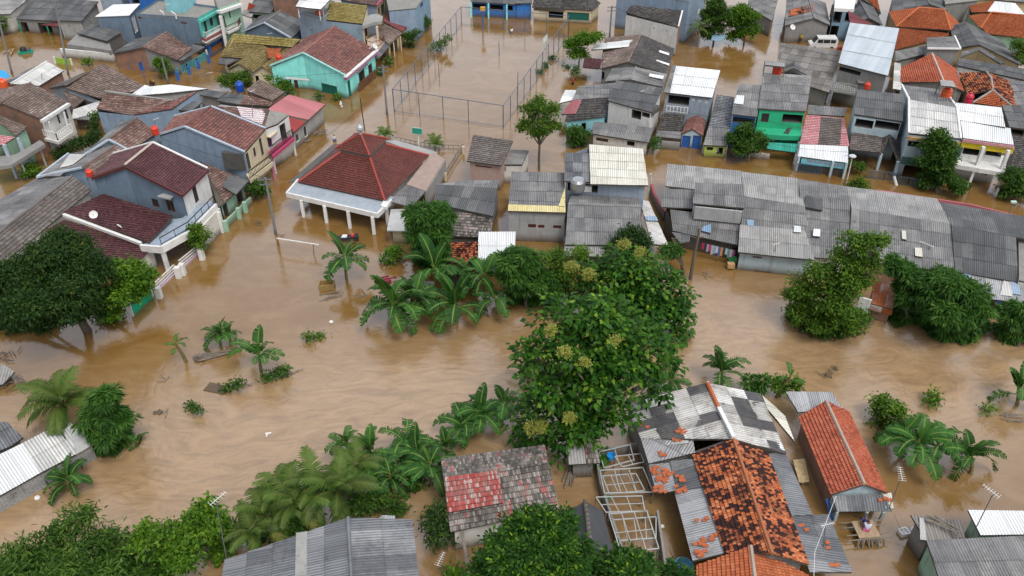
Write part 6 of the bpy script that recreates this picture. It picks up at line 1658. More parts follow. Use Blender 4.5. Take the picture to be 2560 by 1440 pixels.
r, L, b = tree('teak_tree', 'very large broad-leaved tree with pale yellow blossom heads, centre of the photo', (1478, 1108), [(1440, 870, 80, 0), (1340, 890, 52, .5), (1300, 880, 26, .5), (1560, 900, 80, 0), (1500, 950, 90, 1), (1400, 970, 88, 1), (1345, 1030, 58, 1), (1320, 1085, 48, 1), (1440, 1060, 80, 1.5), (1540, 1035, 54, 1), (1390, 1110, 50, 2), (1500, 800, 80, -1), (1400, 800, 60, -1), (1620, 960, 44, 0), (1650, 985, 20, 0), (1660, 900, 44, -.5), (1610, 850, 70, -1), (1470, 1130, 34, 2)], 'teak', trunk=.34, dens=.4, size=.9, squash=.8, bark=BARK_PALE)
def blossoms(root, b, spots, z):
    nh = Vector((b.x, b.y, 0)).normalized()
    for (px, py, rp, off) in spots:
        d = RAY(px, py)
        c = CAMV + d * ((b - nh * off - CAMV).dot(nh) / d.dot(nh))
        k = rp * (c - CAMV).dot(Vector((0, CP, -SP))) / FPX
        me = leaf_mesh('blossom', [(c - b, (k, k, k * .8))], 'flower', 2.2, int(px), .8)
        o = bpy.data.objects.new('blossom', me)
        COL.objects.link(o)
        o.parent = root
blossoms(r, b, [(1381, 826, 12, 2.6), (1412, 880, 12, 3.4), (1420, 1047, 13, 4.2), (1325, 1072, 13, 2.8), (1350, 1068, 12, 3), (1542, 852, 8, 3), (1460, 905, 8, 3.6)], 0)
r, L, b = tree('teak_tree', 'second broad-leaved tree behind the largest one, blossoms over the grey roofs', (1560, 800), [(1560, 665, 60, 0), (1510, 690, 58, 0), (1620, 690, 62, 0), (1680, 730, 48, 0), (1705, 770, 34, 0), (1560, 740, 80, 1), (1640, 780, 72, 1), (1480, 740, 56, .5), (1690, 830, 36, 1), (1580, 810, 70, 1.5)], 'teak', trunk=.28, dens=.45, size=.9, squash=.8, bark=BARK_PALE)
blossoms(r, b, [(1472, 685, 14, 2.6), (1560, 612, 12, 2), (1600, 628, 10, 2), (1430, 665, 12, 2)], 0)
tree('round_tree', 'dark round-headed tree peeping over the broad-leaved trees by the grey roof', (1580, 690), [(1580, 592, 34, 0), (1600, 610, 30, 0), (1555, 612, 26, 0), (1585, 635, 38, 0)], 'mango', trunk=.14)
tree('feathery_tree', 'feathery green tree in front of the small cream house', (1075, 668), [(1060, 540, 44, 0), (1100, 535, 40, 0), (1035, 550, 28, 0), (1075, 575, 56, .3), (1080, 620, 50, .5), (1100, 645, 34, 'g'), (1060, 645, 30, 'g')], 'feather', trunk=.14, squash=.85)
tree('feathery_tree', 'feathery green tree behind the banana clump, left of the broad-leaved trees', (1315, 770), [(1290, 650, 46, 0), (1330, 660, 44, 0), (1270, 680, 36, 0), (1310, 700, 58, .5), (1360, 710, 46, 0), (1340, 740, 40, 'g'), (1295, 738, 36, 'g'), (1375, 740, 30, 'g')], 'feather', trunk=.14, squash=.8)
tree('vine_tree', 'straggly grey-green vine-covered tree beside the blossoming trees', (1420, 760), [(1390, 650, 34, 0), (1420, 680, 40, 0), (1450, 640, 26, 0), (1400, 720, 40, 0)], 'olive', trunk=.1, dens=.8)
tree('leafy_tree', 'tall leafy tree with yellowish new leaves against the long grey row', (2085, 836), [(2150, 610, 30, 0), (2120, 595, 24, 0), (2195, 605, 28, 0), (2120, 650, 52, 0), (2175, 660, 36, 0), (2060, 690, 52, .5), (2130, 710, 60, .5), (2010, 720, 44, .5), (2080, 750, 70, 1), (1985, 745, 36, .5), (2030, 790, 56, 1), (2110, 800, 56, 1)], 'olive', trunk=.22, dens=.8)
tree('leafy_tree', 'dark leafy mass low on the water under the yellowish tall tree', (2080, 845), [(2025, 805, 46, 'g'), (2085, 815, 48, 'g'), (2140, 800, 40, 'g'), (1990, 785, 32, 'g'), (2060, 822, 34, 'g'), (2115, 820, 30, 'g')], 'mid', trunk=.14)
tree('feathery_tree', 'wide feathery tree hanging over the river, right of the rusty hut', (2385, 856), [(2370, 720, 62, 0), (2320, 740, 50, 0), (2420, 740, 52, 0), (2450, 780, 36, .5), (2370, 780, 80, 1), (2330, 805, 44, 'g'), (2410, 825, 44, 'g'), (2365, 832, 40, 'g'), (2440, 815, 32, 'g'), (2300, 790, 30, 'g')], 'feather', trunk=.2, dens=1.1)
tree('feathery_tree', 'feathery tree between the rusty hut and the wide feathery tree', (2260, 810), [(2240, 665, 32, 0), (2270, 690, 42, 0), (2310, 700, 32, 0), (2270, 735, 46, 0), (2255, 785, 34, 'g'), (2235, 775, 24, 'g')], 'feather', trunk=.14)
tree('dark_shrub_tree', 'small dark round tree behind the wide feathery tree under the grey eave', (2345, 735), [(2345, 695, 26, 0), (2360, 710, 22, 0), (2330, 712, 20, 0)], 'mango', trunk=.08)
tree('feathery_tree', 'feathery tree at the right edge under the blue tarpaulin', (2545, 866), [(2530, 790, 40, 0), (2560, 780, 40, 0), (2545, 835, 42, 'g'), (2518, 828, 30, 'g')], 'feather', trunk=.14)
tree('slender_tree', 'slender tree with drooping bright leaves standing alone beside the court', (1348, 424), [(1350, 262, 30, 0), (1325, 280, 26, 0), (1378, 280, 28, 0), (1350, 305, 40, .3), (1312, 318, 20, 0), (1385, 320, 20, 0), (1345, 335, 24, 0)], 'olive', trunk=.14, dens=.3, size=1.1, bark=BARK)
tree('yard_tree', 'green tree with a pale palm-like top at the right side of the court', (1447, 168), [(1432, 110, 24, 0), (1460, 100, 26, 0), (1488, 95, 20, 0), (1445, 135, 26, 0)], 'bright', trunk=.1)
tree('back_tree', 'yellow-green tree over the blue tarpaulin at the far flooded yard', (1860, 112), [(1850, 30, 28, 0), (1875, 45, 26, 0), (1840, 60, 30, 0), (1870, 80, 30, 0), (1835, 90, 20, 0)], 'bright', trunk=.14)
tree('back_tree', 'looser dark green tree against the large blue-grey block house', (1785, 110), [(1790, 15, 28, 0), (1775, 45, 30, 0), (1810, 40, 26, 0), (1765, 85, 24, 0), (1790, 75, 26, 0)], 'mid', trunk=.14)
palm((1745, 118), (1748, 70), 34, 9, 'small palm beside the blue-grey block house wall', 31, name='garden_palm')
tree('street_tree', 'round green street tree in front of the bright blue and emerald houses', (1866, 398), [(1862, 325, 26, 0), (1840, 350, 28, 0), (1890, 350, 28, 0), (1862, 365, 40, .4)], 'mid', trunk=.1)
tree('street_tree', 'tall narrow street tree hiding the pale house with grey-white roof', (2338, 472), [(2345, 345, 28, 0), (2330, 370, 34, 0), (2365, 375, 32, 0), (2345, 400, 46, .3), (2350, 430, 40, .3), (2325, 452, 34, .3)], 'mid', trunk=.12)
shrub('round clipped bush at the water edge right of the tall street tree', (2398, 492), [(2395, 470, 22), (2410, 462, 14)], 'mid')
tree('street_tree', 'leafy tree at the right edge beyond the yellow fascia house', (2535, 500), [(2530, 445, 32, 0), (2555, 470, 36, 0), (2520, 480, 24, 0)], 'mid', trunk=.1)
palm((2448, 445), (2450, 418), 34, 9, 'little palm in front of the white balcony house', 33, name='garden_palm')
shrub('yellow-green bush on the street between the shop and the grey row', (2140, 472), [(2148, 455, 18), (2125, 462, 12), (2165, 466, 12)], 'olive')
shrub('dark potted bush beside the white shop awning', (2122, 430), [(2122, 412, 12), (2150, 420, 14)], 'mid')
tree('garden_tree', 'bush in front of the turquoise-walled low house', (1442, 366), [(1432, 335, 20, 0), (1455, 338, 20, 0), (1443, 350, 24, 0)], 'mid', trunk=.06)
shrub('small bush beside the pole near the blue gate', (1630, 384), [(1630, 362, 14), (1640, 350, 8)], 'mid')
tree('edge_tree', 'feathery tree at the upper right edge beside the orange hip roof', (2562, 200), [(2545, 115, 22, 0), (2560, 150, 28, 0)], 'olive', trunk=.08)
shrub('bushes by the gate of the black gable house', (1440, 200), [(1437, 182, 8), (1440, 172, 7)], 'mid')
tree('fence_tree', 'small dense tree in front of the brown house with turquoise fence', (403, 198), [(400, 158, 17, 0), (412, 172, 14, 0)], 'bright', trunk=.06)
shrub('small green bush against the graffiti wall', (222, 168), [(221, 153, 10)], 'bright')
shrub('hedge of flowering bushes beside the mossy tiled house', (585, 222), [(560, 205, 16), (585, 195, 16), (610, 190, 18), (628, 205, 14), (575, 212, 12)], 'olive')
tree('yard_tree', 'sparse bright green tree in front of the turquoise house', (722, 238), [(690, 205, 15, 0), (712, 215, 17, 0), (730, 228, 14, 0), (668, 196, 10, 0)], 'bright', trunk=.05, dens=.32)
shrub('green potted bushes left of the green roller door', (803, 246), [(800, 238, 9)], 'mid')
shrub('green potted bush right of the green roller door', (846, 250), [(845, 243, 11)], 'olive')
tree('lane_tree', 'dark green bush tree beside the blue balcony pillar', (1055, 78), [(1050, 48, 16, 0), (1062, 58, 15, 0)], 'mid', trunk=.06)
shrub('dark hedge plants along the lane under the wine-red roof', (1030, 118), [(1020, 95, 15), (1040, 85, 13), (1025, 110, 10)], 'mid')
shrub('potted bush on the lane behind the turquoise house', (974, 165), [(972, 152, 10), (950, 182, 11)], 'mid')
shrub('green hedge growing through the left court fence', (1095, 125), [(1090, 117, 11), (1105, 108, 11), (1118, 95, 8)], 'bright')
for px, py, rp, lab in ((1352, 180, 9, 'weed clump on the right court fence, nearest to the front'), (1366, 163, 6, 'tiny weed clump on the right court fence'), (1380, 145, 7, 'weed clump by the middle of the right court fence'), (1415, 168, 5, 'single floating weed beside the court tree')):
    shrub(lab, (px, py + rp * .6), [(px, py, rp)], 'mid')
tree('lane_tree', 'small tree behind the electricity pole, in front of the mint porch', (645, 500), [(640, 468, 20, 0), (658, 472, 16, 0), (645, 485, 14, 0)], 'mid', trunk=.07)
tree('garden_tree', 'little yellow-green tree by the white garden fence', (500, 640), [(490, 580, 22, 0), (475, 592, 16, 0), (508, 590, 16, 0), (492, 605, 20, 0)], 'olive', trunk=.06)
shrub('dark overgrown garden plants below the mossy balcony', (215, 385), [(200, 360, 22), (235, 345, 18), (160, 385, 20)], 'mango')
shrub('green creeper at the corner of the sky-grey wall', (232, 335), [(232, 290, 11), (235, 315, 13), (228, 335, 12)], 'mid')
shrub('leafy bush below the concrete balcony at the left edge', (82, 440), [(80, 425, 18), (68, 432, 12)], 'bright')
tree('edge_tree', 'tree cut by the left edge near the utility pole', (-2, 92), [(2, 55, 16, 0), (-5, 70, 18, 0)], 'olive', trunk=.06)
tree('mango_tree', 'dark mango tree with pale yellow-green shoots at the bottom edge', (1330, 1500), [(1345, 1310, 54, 0), (1290, 1330, 50, 0), (1400, 1330, 54, 0), (1345, 1370, 84, 1), (1250, 1375, 46, 1), (1430, 1390, 58, 1), (1290, 1420, 74, 2), (1390, 1430, 74, 2), (1210, 1420, 40, 1)], 'tips', trunk=.24, dens=1.15)
tree('mango_tree', 'mango tree with pale shoots below the pond frames at the bottom edge', (1580, 1520), [(1545, 1410, 44, 0), (1600, 1415, 40, 0), (1570, 1440, 60, 1), (1500, 1430, 36, 0)], 'tips', trunk=.16)
tree('mango_tree', 'small mango top next to the blue tub at the bottom edge', (1690, 1510), [(1690, 1430, 26, 0), (1665, 1440, 26, 0), (1715, 1440, 22, 0)], 'tips', trunk=.1)
shrub('dark oval bush standing in water left of the red-patched roof', (1090, 1360), [(1090, 1300, 28), (1092, 1328, 30)], 'mango', squash=1.1)
shrub('green bush top at the bottom edge beside the small antenna', (1130, 1460), [(1125, 1436, 18), (1145, 1445, 14)], 'bright')
shrub('fresh green round bush in the water below the cream house', (978, 652), [(978, 634, 21), (990, 628, 14)], 'bright', dens=1.2)
shrub('airy yellow-green shrub standing in the river at the right', (2225, 1072), [(2205, 1015, 28), (2235, 1030, 30), (2200, 1045, 24), (2250, 1050, 22), (2225, 1060, 26)], 'olive', dens=.8)
shrub('small round green bush alone in the river at the right', (2326, 1008), [(2326, 995, 17)], 'bright', dens=1.3)
shrub('sparse half-drowned shrub near the right edge', (2470, 1045), [(2472, 1028, 18)], 'olive', dens=.35)
shrub('drowned sprigs in the river left of centre', (484, 1030), [(476, 1015, 9), (492, 1024, 9)], 'mid', dens=.22, size=.8)
shrub('drifting leafy twig beside the floating board', (572, 982), [(570, 974, 8), (590, 960, 7)], 'mid', dens=.7)
shrub('leafy branch caught at the foot of the nearest island banana plant', (690, 948), [(668, 938, 10), (690, 935, 12), (708, 925, 8)], 'mid', dens=.6)
shrub('thin green sprouts standing in the river, centre left', (775, 848), [(770, 842, 6), (800, 840, 4)], 'olive', dens=.5)
shrub('bare twiggy bush drowned in the river at the right', (2077, 946), [(2077, 932, 16)], 'dry', bark=BARK, dens=1.2)
tree('papaya_plant', 'papaya-like plant with a flat leafy top beside the two bare trunks', (1712, 690), [(1680, 622, 20, 0), (1695, 630, 14, 0), (1668, 632, 12, 0)], 'feather', trunk=.08, squash=.5, dens=1.2)
tree('papaya_plant', 'sparse green plant behind the patched roof, right of the fresh banana plant', (1885, 990), [(1875, 955, 18, 0), (1895, 965, 14, 0), (1905, 950, 10, 0)], 'feather', trunk=.05, squash=.8, dens=.9)
tree('papaya_plant', 'light green plant behind the broken leaning banana', (1950, 990), [(1940, 955, 18, 0), (1985, 960, 20, 0), (1960, 965, 14, 0)], 'bright', trunk=.05)
palm((962, 350), (962, 338), 30, 12, 'spiky grey-green dwarf palm behind the prayer house, left one', 41, 'dwarf palms in the prayer house yard', 'dwarf_palm', only=[0, 1, 2], trunk=.08)
palm((1088, 372), (1088, 360), 32, 12, 'spiky dwarf palm near the green backboard', 42, 'dwarf palms in the prayer house yard', 'dwarf_palm', only=[0, 1, 2], trunk=.08)
for b_, t_, lab, sg in (((1726, 698), [(1735, 640), (1744, 600), (1748, 570)], 'taller of the two bare lopped tree trunks beside the laundry', 1), ((1710, 686), [(1705, 655), (1692, 620), (1680, 595)], 'shorter leaning bare trunk left of the lopped one', 2)):
    g = random.Random(sg)
    b = W(*b_)
    root = thing('bare_trunk', lab, 'tree', b, 'bare trunks beside the laundry')
    mb = MB()
    pts = [b + Vector((0, 0, -.9))] + [W(x, y, HT(b_, (x, y))) for x, y in t_]
    mb.tube(pts, [.2, .15, .13, .07], 8)
    emit('trunk', mb, BARK, root)
    for k in range(3):
        m = MB(); p = pts[2].lerp(pts[3], g.random())
        m.tube([p, p + Vector((g.uniform(-1.2, 1.2), g.uniform(-.4, .4), g.uniform(.1, .6)))], [.05, .02], 5)
        emit('branch', m, BARK, root)
# ---------------------------------------------------------------- poles, wires, aerials
def vert(base, top):
    "foot and head of an upright (or leaning) pole given by image points"
    b = W(*base)
    nh = Vector((b.x, b.y, 0)).normalized()
    d = RAY(*top)
    return b, CAMV + d * ((b - CAMV).dot(nh) / d.dot(nh))
P_POLE = M_wall('concrete_pole', (.2, .205, .21), amt=.3)
def pole(base, top, label, r=.16, name='utility_pole', mat=None, cat='pole', group=None, arms=True):
    b, t = vert(base, top)
    root = thing(name, label, cat, b, group)
    mb = MB()
    mb.tube([b + (b - t).normalized() * 1.0, b, t], [r * 1.05, r, r * .7], 10)
    emit('shaft', mb, mat or P_POLE, root)
    if arms:
        for k in (.25, .8):
            m = MB()
            p = t + (b - t).normalized() * k
            m.bar(p - Vector((.7, .1, 0)), p + Vector((.7, .1, 0)), .08)
            for x in (-.6, -.2, .2, .6):
                m.tube([p + Vector((x, .1, 0)), p + Vector((x, .1, .18))], .04, 6)
            emit('crossarm', m, P_STEEL, root)
    return b, t
TOPS = {}
for k, a in {'lane': ((171, 187), (136, -6), 'concrete utility pole beside the graffiti wall'), 'left': ((30, 184), (-4, 45), 'concrete utility pole near the wooden frame at the left edge'), 'fence': ((421, 209), (404, 142), 'short concrete pole in front of the dense tree and turquoise fence'),
             'court': ((968, 286), (957, 164), 'concrete utility pole at the left corner of the court'), 'front': ((690, 586), (663, 444), 'tall utility pole standing in the flood in front of the prayer house'),
             'right': ((2438, 262), (2446, 188), 'dark leaning utility pole by the red drum'), 'street': ((1524, 92), (1530, 15), 'utility pole between black-tiled white house and dark grey tiled house')}.items():
    TOPS[k] = pole(*a, arms=k not in ('fence', 'right'))
pole((912, 326), (900, 245), 'thin dark leaning pole behind the prayer house', .07, 'thin_pole', P_BLACK, arms=False)
pole((366, 213), (356, 174), 'thin metal post near the two wading people', .06, 'thin_pole', P_STEEL, arms=False)
pole((1628, 470), (1627, 434), 'short white-capped post beside the vine-covered wall', .13, 'short_post', P_WHITE, arms=False)
pole((1568, 135 + 110), (1567, 196), 'thin post beside the steep dark roof', .05, 'thin_pole', P_STEEL, arms=False)
pole((2488, 490), (2497, 470), 'white gate post in the street at the right', .2, 'gate_post', P_WHITE, arms=False)
pole((2240, 462), (2236, 442), 'white-topped gate post by the veranda house', .2, 'gate_post', P_WHITE, arms=False)
b, t = vert((2116, 462), (2131, 392))
root = thing('street_lamp', 'leaning white street lamp beside the yellow-green bush', 'street lamp', b)
mb = MB(); mb.tube([b - Vector((0, 0, .8)), t], [.07, .05], 8); emit('shaft', mb, P_WHITE, root)
mb = MB(); mb.lathe(t, [(.05, -.05), (.38, 0), (.42, .12), (.3, .2), (.04, .24)], 12); emit('lamp_head', mb, pm('lamp_grey', (.5, .52, .54), .4), root)
b, t = vert((2511, 560), (2534, 505))
root = thing('street_lamp', 'small pale green lamp on a stick above the darkest row roof', 'street lamp', b)
mb = MB(); mb.tube([b - Vector((0, 0, .8)), t], [.05, .035], 8); emit('shaft', mb, P_STEEL, root)
mb = MB(); mb.box(t, (.28, 0, 0), (0, .14, 0), (0, 0, .1)); emit('lamp_head', mb, pm('lamp_green', (.45, .6, .5), .4), root)
def cable(pts, label, sag=.5, r=.018, mat=None, name='cable'):
    mb = MB()
    P = []
    for a, b in zip(pts, pts[1:]):
        for k in range(9):
            t = k / 8
            P.append(a.lerp(b, t) - Vector((0, 0, sag * 4 * t * (1 - t))))
    mb.tube(P, r, 5)
    tag(emit(name, mb, mat or P_BLACK, None, P[0]), label, 'cable')
cable([TOPS['left'][1], TOPS['lane'][1]], 'black cable strung between the two poles at the upper left', .8)
cable([TOPS['lane'][1], TOPS['fence'][1]], 'black cable dropping to the short pole by the turquoise fence', .8)
cable([TOPS['front'][1], W(912, 260, 3.2), TOPS['court'][1]], 'black cable from the front pole past the prayer house to the court', .5)
cable([W(1640, 262, 5), W(1905, 300, 5), W(2270, 345, 5.2), W(2560, 372, 5)], 'long black cable along the right-hand street fronts', .5)
cable([TOPS['court'][1], W(640, 190, 5), TOPS['fence'][1]], 'black cable crossing from the court corner pole over the mossy tiles', .5)
cable([TOPS['front'][1], W(560, 395, 6.2), W(300, 300, 6.5)], 'black cable from the front pole over the large blue-grey house', .4)
cable([TOPS['street'][1], W(1700, 60, 6), W(1960, 60, 5)], 'black cable past the large blue-grey block house', .5)
cable([TOPS['right'][1], W(2300, 330, 5.8), W(2110, 390, 3.2)], 'black cable from the dark leaning pole to the shop awning', .4)
cable([W(1640, 330, 2.6), W(1900, 352, 3), W(2120, 380, 3)], 'lower black cable along the right-hand street fronts', .3)
cable([W(2090, 1240, 2.4), W(2037, 1380, 3.6), W(2034, 1500, 3.5)], 'pale rope stretched across the corrugated side roof', .1, .018, P_WHITE, 'rope')
cable([W(2236, 1285, 1.6), W(2270, 1345, .5), W(2302, 1362, 2.2)], 'thin rope from the porch awning to the junk-loaded roof', .2, .02, P_GREYW, 'rope')
def aerial(foot, top, label, zf=None, tilt=0, s=1.0, group=None):
    "television aerial on a thin mast; zf: height of the foot when it stands on a roof"
    b = W(foot[0], foot[1], zf if zf is not None else 0)
    nh = Vector((b.x, b.y, 0)).normalized()
    d = RAY(*top)
    t = CAMV + d * ((b - CAMV).dot(nh) / d.dot(nh))
    root = thing('television_aerial', label, 'aerial', b, group)
    mb = MB(); mb.tube([b - (t - b).normalized() * .15, t], .035, 6); emit('mast', mb, P_STEEL, root)
    m = MB()
    ax = Vector((math.cos(tilt), math.sin(tilt), .12))
    sd = Vector((-math.sin(tilt), math.cos(tilt), 0))
    s *= .8
    m.tube([t - ax * .5 * s, t + ax * .9 * s], .02, 6)
    for k in range(7):
        p = t + ax * (-.45 + k * .22) * s
        m.tube([p - sd * (.34 - .02 * k) * s, p + sd * (.34 - .02 * k) * s], .012, 5)
    emit('boom', m, P_WHITE, root)
aerial((566, 1394), (539, 1251), 'tall television aerial at the corner of the steel-grey roof', 2.9, .9)
aerial((1112, 1445), (1099, 1402), 'television aerial with white elements above flooded ground at the bottom', None, 1.2, .9)
aerial((2222, 1272), (2254, 1190), 'television aerial beside the steel porch awning', 1.6, 1.4)
aerial((2432, 1335), (2484, 1232), 'television aerial leaning over the white canopy roof', 2.2, 2.2)
aerial((2058, 1368), (2064, 1312), 'bent television aerial on the corrugated side roof', 2.4, .2, .8)
aerial((1937, 632), (1939, 610), 'small aerial on the pale lower row roof', 2.4, .4, .7)
aerial((2325, 628), (2322, 612), 'small aerial lying low on the widest row roof', 3.0, 2.6, 1.1)
aerial((632, 308), (629, 228), 'ball-topped aerial mast over the pink-banded house', 5.0, .7, .5)
aerial((386, 322), (388, 298), 'white aerial behind the red tank on the large blue-grey house', 5.4, .7, .6)
aerial((1604, 255), (1605, 228), 'small aerial on the bright white sheet roof', 5.2, .7, .5)
aerial((500, 170 + 22), (523, 182), 'aerial on a stick above the lane water', 0, .2, .7)
aerial((676, 92), (672, 84), 'white aerial on the slate-blue gable wall', 3.0, .3, .7)
aerial((940, 128), (925, 120), 'bent white aerial on the turquoise house eaves', 3.4, .9, .6)
aerial((105, 196), (104, 182), 'thin aerial on the white sheet slope at the left', 2.8, .5, .5)
# ---------------------------------------------------------------- the ball court
PF = M_plain('blue_grey_fence_pipe', (.10, .14, .2), .5, .2, .15)
MESHM = M_plain('fence_wire', (.2, .22, .24), .5, .3, .1)
def court_side(base, top0, top1, n, label, ts=None):
    a, b = W(*base[0]), W(*base[1])
    z0, z1 = HT(base[0], top0), HT(base[1], top1)
    root = thing('court_fence', label, 'fence', a.lerp(b, .5), 'fences round the flooded court')
    up = Vector((0, 0, 1))
    T = [a + up * z0, b + up * z1]
    m = MB(); m.tube(T, .05, 6); m.tube([a + up * .15, b + up * .15], .025, 5); emit('rail', m, PF, root)
    ts = ts or [i / n for i in range(n + 1)]
    for t in ts:
        m = MB()
        p = a.lerp(b, t)
        m.tube([p - up * .9, p + up * (z0 + (z1 - z0) * t)], .05, 6)
        emit('post', m, PF, root)
    m = MB()
    L = (b - a).length
    for i in range(int(L / .37)):
        t = (i + .5) / int(L / .37)
        zt = z0 + (z1 - z0) * t
        p = a.lerp(b, t)
        m.bar(p, p + up * zt, .006)
    for i in range(int(z0 / .3)):
        f = i / int(z0 / .3)
        m.bar(a + up * z0 * f, b + up * z1 * f, .006)
    emit('wire_mesh', m, MESHM, root)
court_side([(986, 280), (1258, 319)], (981, 223), (1257, 264), 4, 'near side of the tall blue-grey wire fence round the flooded court', [0, .24, .46, .69, 1])
court_side([(986, 280), (1154, 62)], (981, 223), (1153, 17), 11, 'left side of the tall wire fence round the flooded court')
court_side([(1258, 319), (1421, 92)], (1257, 264), (1421, 40), 11, 'right side of the tall wire fence round the flooded court')
court_side([(1154, 62), (1421, 92)], (1153, 17), (1421, 40), 5, 'far side of the wire fence at the head of the court')
for bs, tp, lab in (((1098, 192), (1096, 159), 'short dark post standing inside the court on the left'), ((1294, 238), (1295, 180), 'tall dark post inside the court beside the right fence'), ((1248, 138), (1247, 103), 'thin dark post in the far half of the court')):
    pole(bs, tp, lab, .06, 'court_post', PF, 'post', 'posts inside the court', False)
def board(base, top, q, label, mat, z=None):
    b, t = vert(base, top)
    root = thing('backboard', label, 'basketball board', b)
    m = MB(); m.tube([b - Vector((0, 0, .9)), t], .1, 8); emit('post', m, P_WHITE, root)
    nh = Vector((b.x, b.y, 0)).normalized()
    pts = []
    for x, y in q:
        d = RAY(x, y); pts.append(CAMV + d * ((b - CAMV).dot(nh) / d.dot(nh)) - nh * .15)
    m = MB(); m.slab(pts, .06)
    o = emit('board', m, mat, root)
    f = MB()
    for i in range(4): f.bar(pts[i] - nh * .03, pts[(i + 1) % 4] - nh * .03, .07)
    emit('frame', f, pm('boardframe', (.35, .5, .45), .5), root)
board((1047, 372), (1045, 330), [(1030, 317), (1055, 320), (1055, 335), (1030, 332)], 'green basketball backboard on a white post behind the prayer house', pm('boardgreen', (.02, .28, .2), .5))
board((1361, 152), (1363, 96), [(1357, 95), (1369, 82), (1369, 98), (1358, 113)], 'white basketball backboard at the right court fence', P_WHITE)
b, t = vert((1208, 75), (1207, 22))
root = thing('court_light', 'blue post with a yellow box on top at the far court fence', 'post', b)
m = MB(); m.tube([b - Vector((0, 0, .9)), t], .07, 8); emit('post', m, P_BLUE, root)
m = MB(); m.box(t, (.4, 0, 0), (0, .25, 0), (0, 0, .3)); emit('box', m, pm('ochre', (.5, .28, .05)), root)
# low wall and railing of the prayer house yard
root = thing('yard_railing', 'low cream railing round the prayer house yard, facing the court', 'railing', W(1080, 370, 0))
h = House(); h.root = root
rail(h, 'railing', [(990, 352, .0), (1050, 366, .0), (1110, 372, 0), (1158, 374, 0)], .55, P_GREYW, 'bars', .6)
rail(h, 'railing', [(1158, 374, 0), (1140, 400, 0), (1113, 445, 0)], .8, P_GREYW, 'bars', .5)
columns(h, 'pier', [(1158, 366), (1113, 432)], -.5, 1.0, .3, pm('cream'))
# ---------------------------------------------------------------- garden fences and walls
root = thing('garden_fence', 'white and lilac garden fence with a stepped pier before the maroon-roofed house', 'fence', W(450, 665, 0))
h = House(); h.root = root
for z in (.35, .65, .95):
    m = MB(); m.bar(W(392, 728, 0) + Vector((0, 0, z)), W(440, 682, 0) + Vector((0, 0, z)), .1); m.bar(W(452, 672, 0) + Vector((0, 0, z)), W(500, 632, 0) + Vector((0, 0, z)), .1)
    emit('rail', m, P_WHITE, root)
m = MB()
a, b = W(392, 728, 0), W(500, 632, 0)
d = (b - a).normalized(); nn = Vector((-d.y, d.x, 0)) * .08
m.box((a + b) / 2 - Vector((0, 0, .2)), (b - a) / 2, nn, (0, 0, .4)); emit('plinth', m, pm('lilac', (.55, .42, .52)), root)
columns(h, 'pier', [(441, 668), (452, 660), (392, 718), (500, 622)], -.5, 1.25, .5, P_WHITE)
def flatgate(a_, b_, hgt, mat, label, name='gate', cat='gate'):
    a, b = W(*a_), W(*b_)
    root = thing(name, label, cat, a.lerp(b, .5))
    d = (b - a).normalized(); nn = Vector((-d.y, d.x, 0)) * .04
    m = MB(); m.box((a + b) / 2 + Vector((0, 0, hgt / 2 - .3)), (b - a) / 2, nn, (0, 0, hgt / 2 + .3)); 
    k = max(2, int((b - a).length / .3))
    for i in range(k + 1):
        p = a.lerp(b, i / k); m.bar(p - Vector((0, 0, .3)), p + Vector((0, 0, hgt)), .06, .14)
    emit('panel', m, mat, root)
    for p in (a, b):
        m = MB(); m.bar(p - Vector((0, 0, .6)), p + Vector((0, 0, hgt + .15)), .2); emit('post', m, P_WHITE, root)
flatgate((508, 625), (553, 575), 1.2, pm('gate_green', (.01, .24, .16)), 'dark green garden gate right of the white garden fence')
flatgate((332, 790), (382, 742), 1.2, pm('gate_bright_green', (.01, .42, .22)), 'bright green sheet gate beside the bushy tree on the left')
flatgate((520, 146), (566, 116), 1.2, pm('gate_orange', (.32, .14, .04)), 'orange-brown wooden gate on the flooded lane')
flatgate((140, 158), (181, 163), .9, pm('lime2', (.3, .5, .06)), 'lime green fence at the corner of the graffiti wall', 'fence', 'fence')
flatgate((1757, 384), (1792, 388), 1.0, wm('lime'), 'lime green low wall beside the blue arched gate', 'low_wall', 'wall')
root = thing('vine_wall', 'low curving wall with a red coping along the narrow flooded alley', 'wall', W(1640, 500, 0))
pts = [W(1626, 482, 0), W(1634, 508, 0), W(1648, 535, 0), W(1660, 552, 0)]
m = MB(); c = MB()
for a, b in zip(pts, pts[1:]):
    d = (b - a).normalized(); nn = Vector((-d.y, d.x, 0)) * .1
    m.box((a + b) / 2 + Vector((0, 0, .2)), (b - a) / 2, nn, (0, 0, .9)); c.bar(a + Vector((0, 0, 1.14)), b + Vector((0, 0, 1.14)), .24, .08)
emit('wall', m, wm('concrete'), root); emit('coping', c, pm('copingred', (.4, .05, .06)), root)
root = thing('pond_wall', 'concrete enclosure wall round the frame-covered ponds', 'wall', W(1550, 1150, 0))
m = MB()
for a_, b_ in (((1487, 1150), (1602, 1130)), ((1602, 1130), (1622, 1195)), ((1487, 1150), (1500, 1232)), ((1500, 1232), (1560, 1420)), ((1616, 1190), (1630, 1240)), ((1660, 1440), (1640, 1300))):
    a, b = W(*a_), W(*b_)
    d = (b - a).normalized(); nn = Vector((-d.y, d.x, 0)) * .08
    m.box((a + b) / 2 + Vector((0, 0, .1)), (b - a) / 2, nn, (0, 0, 1.0))
emit('wall', m, wm('concrete'), root)
P_FRAME = M_plain('grey_white_pipe', (.42, .44, .44), .5, 0, .15)
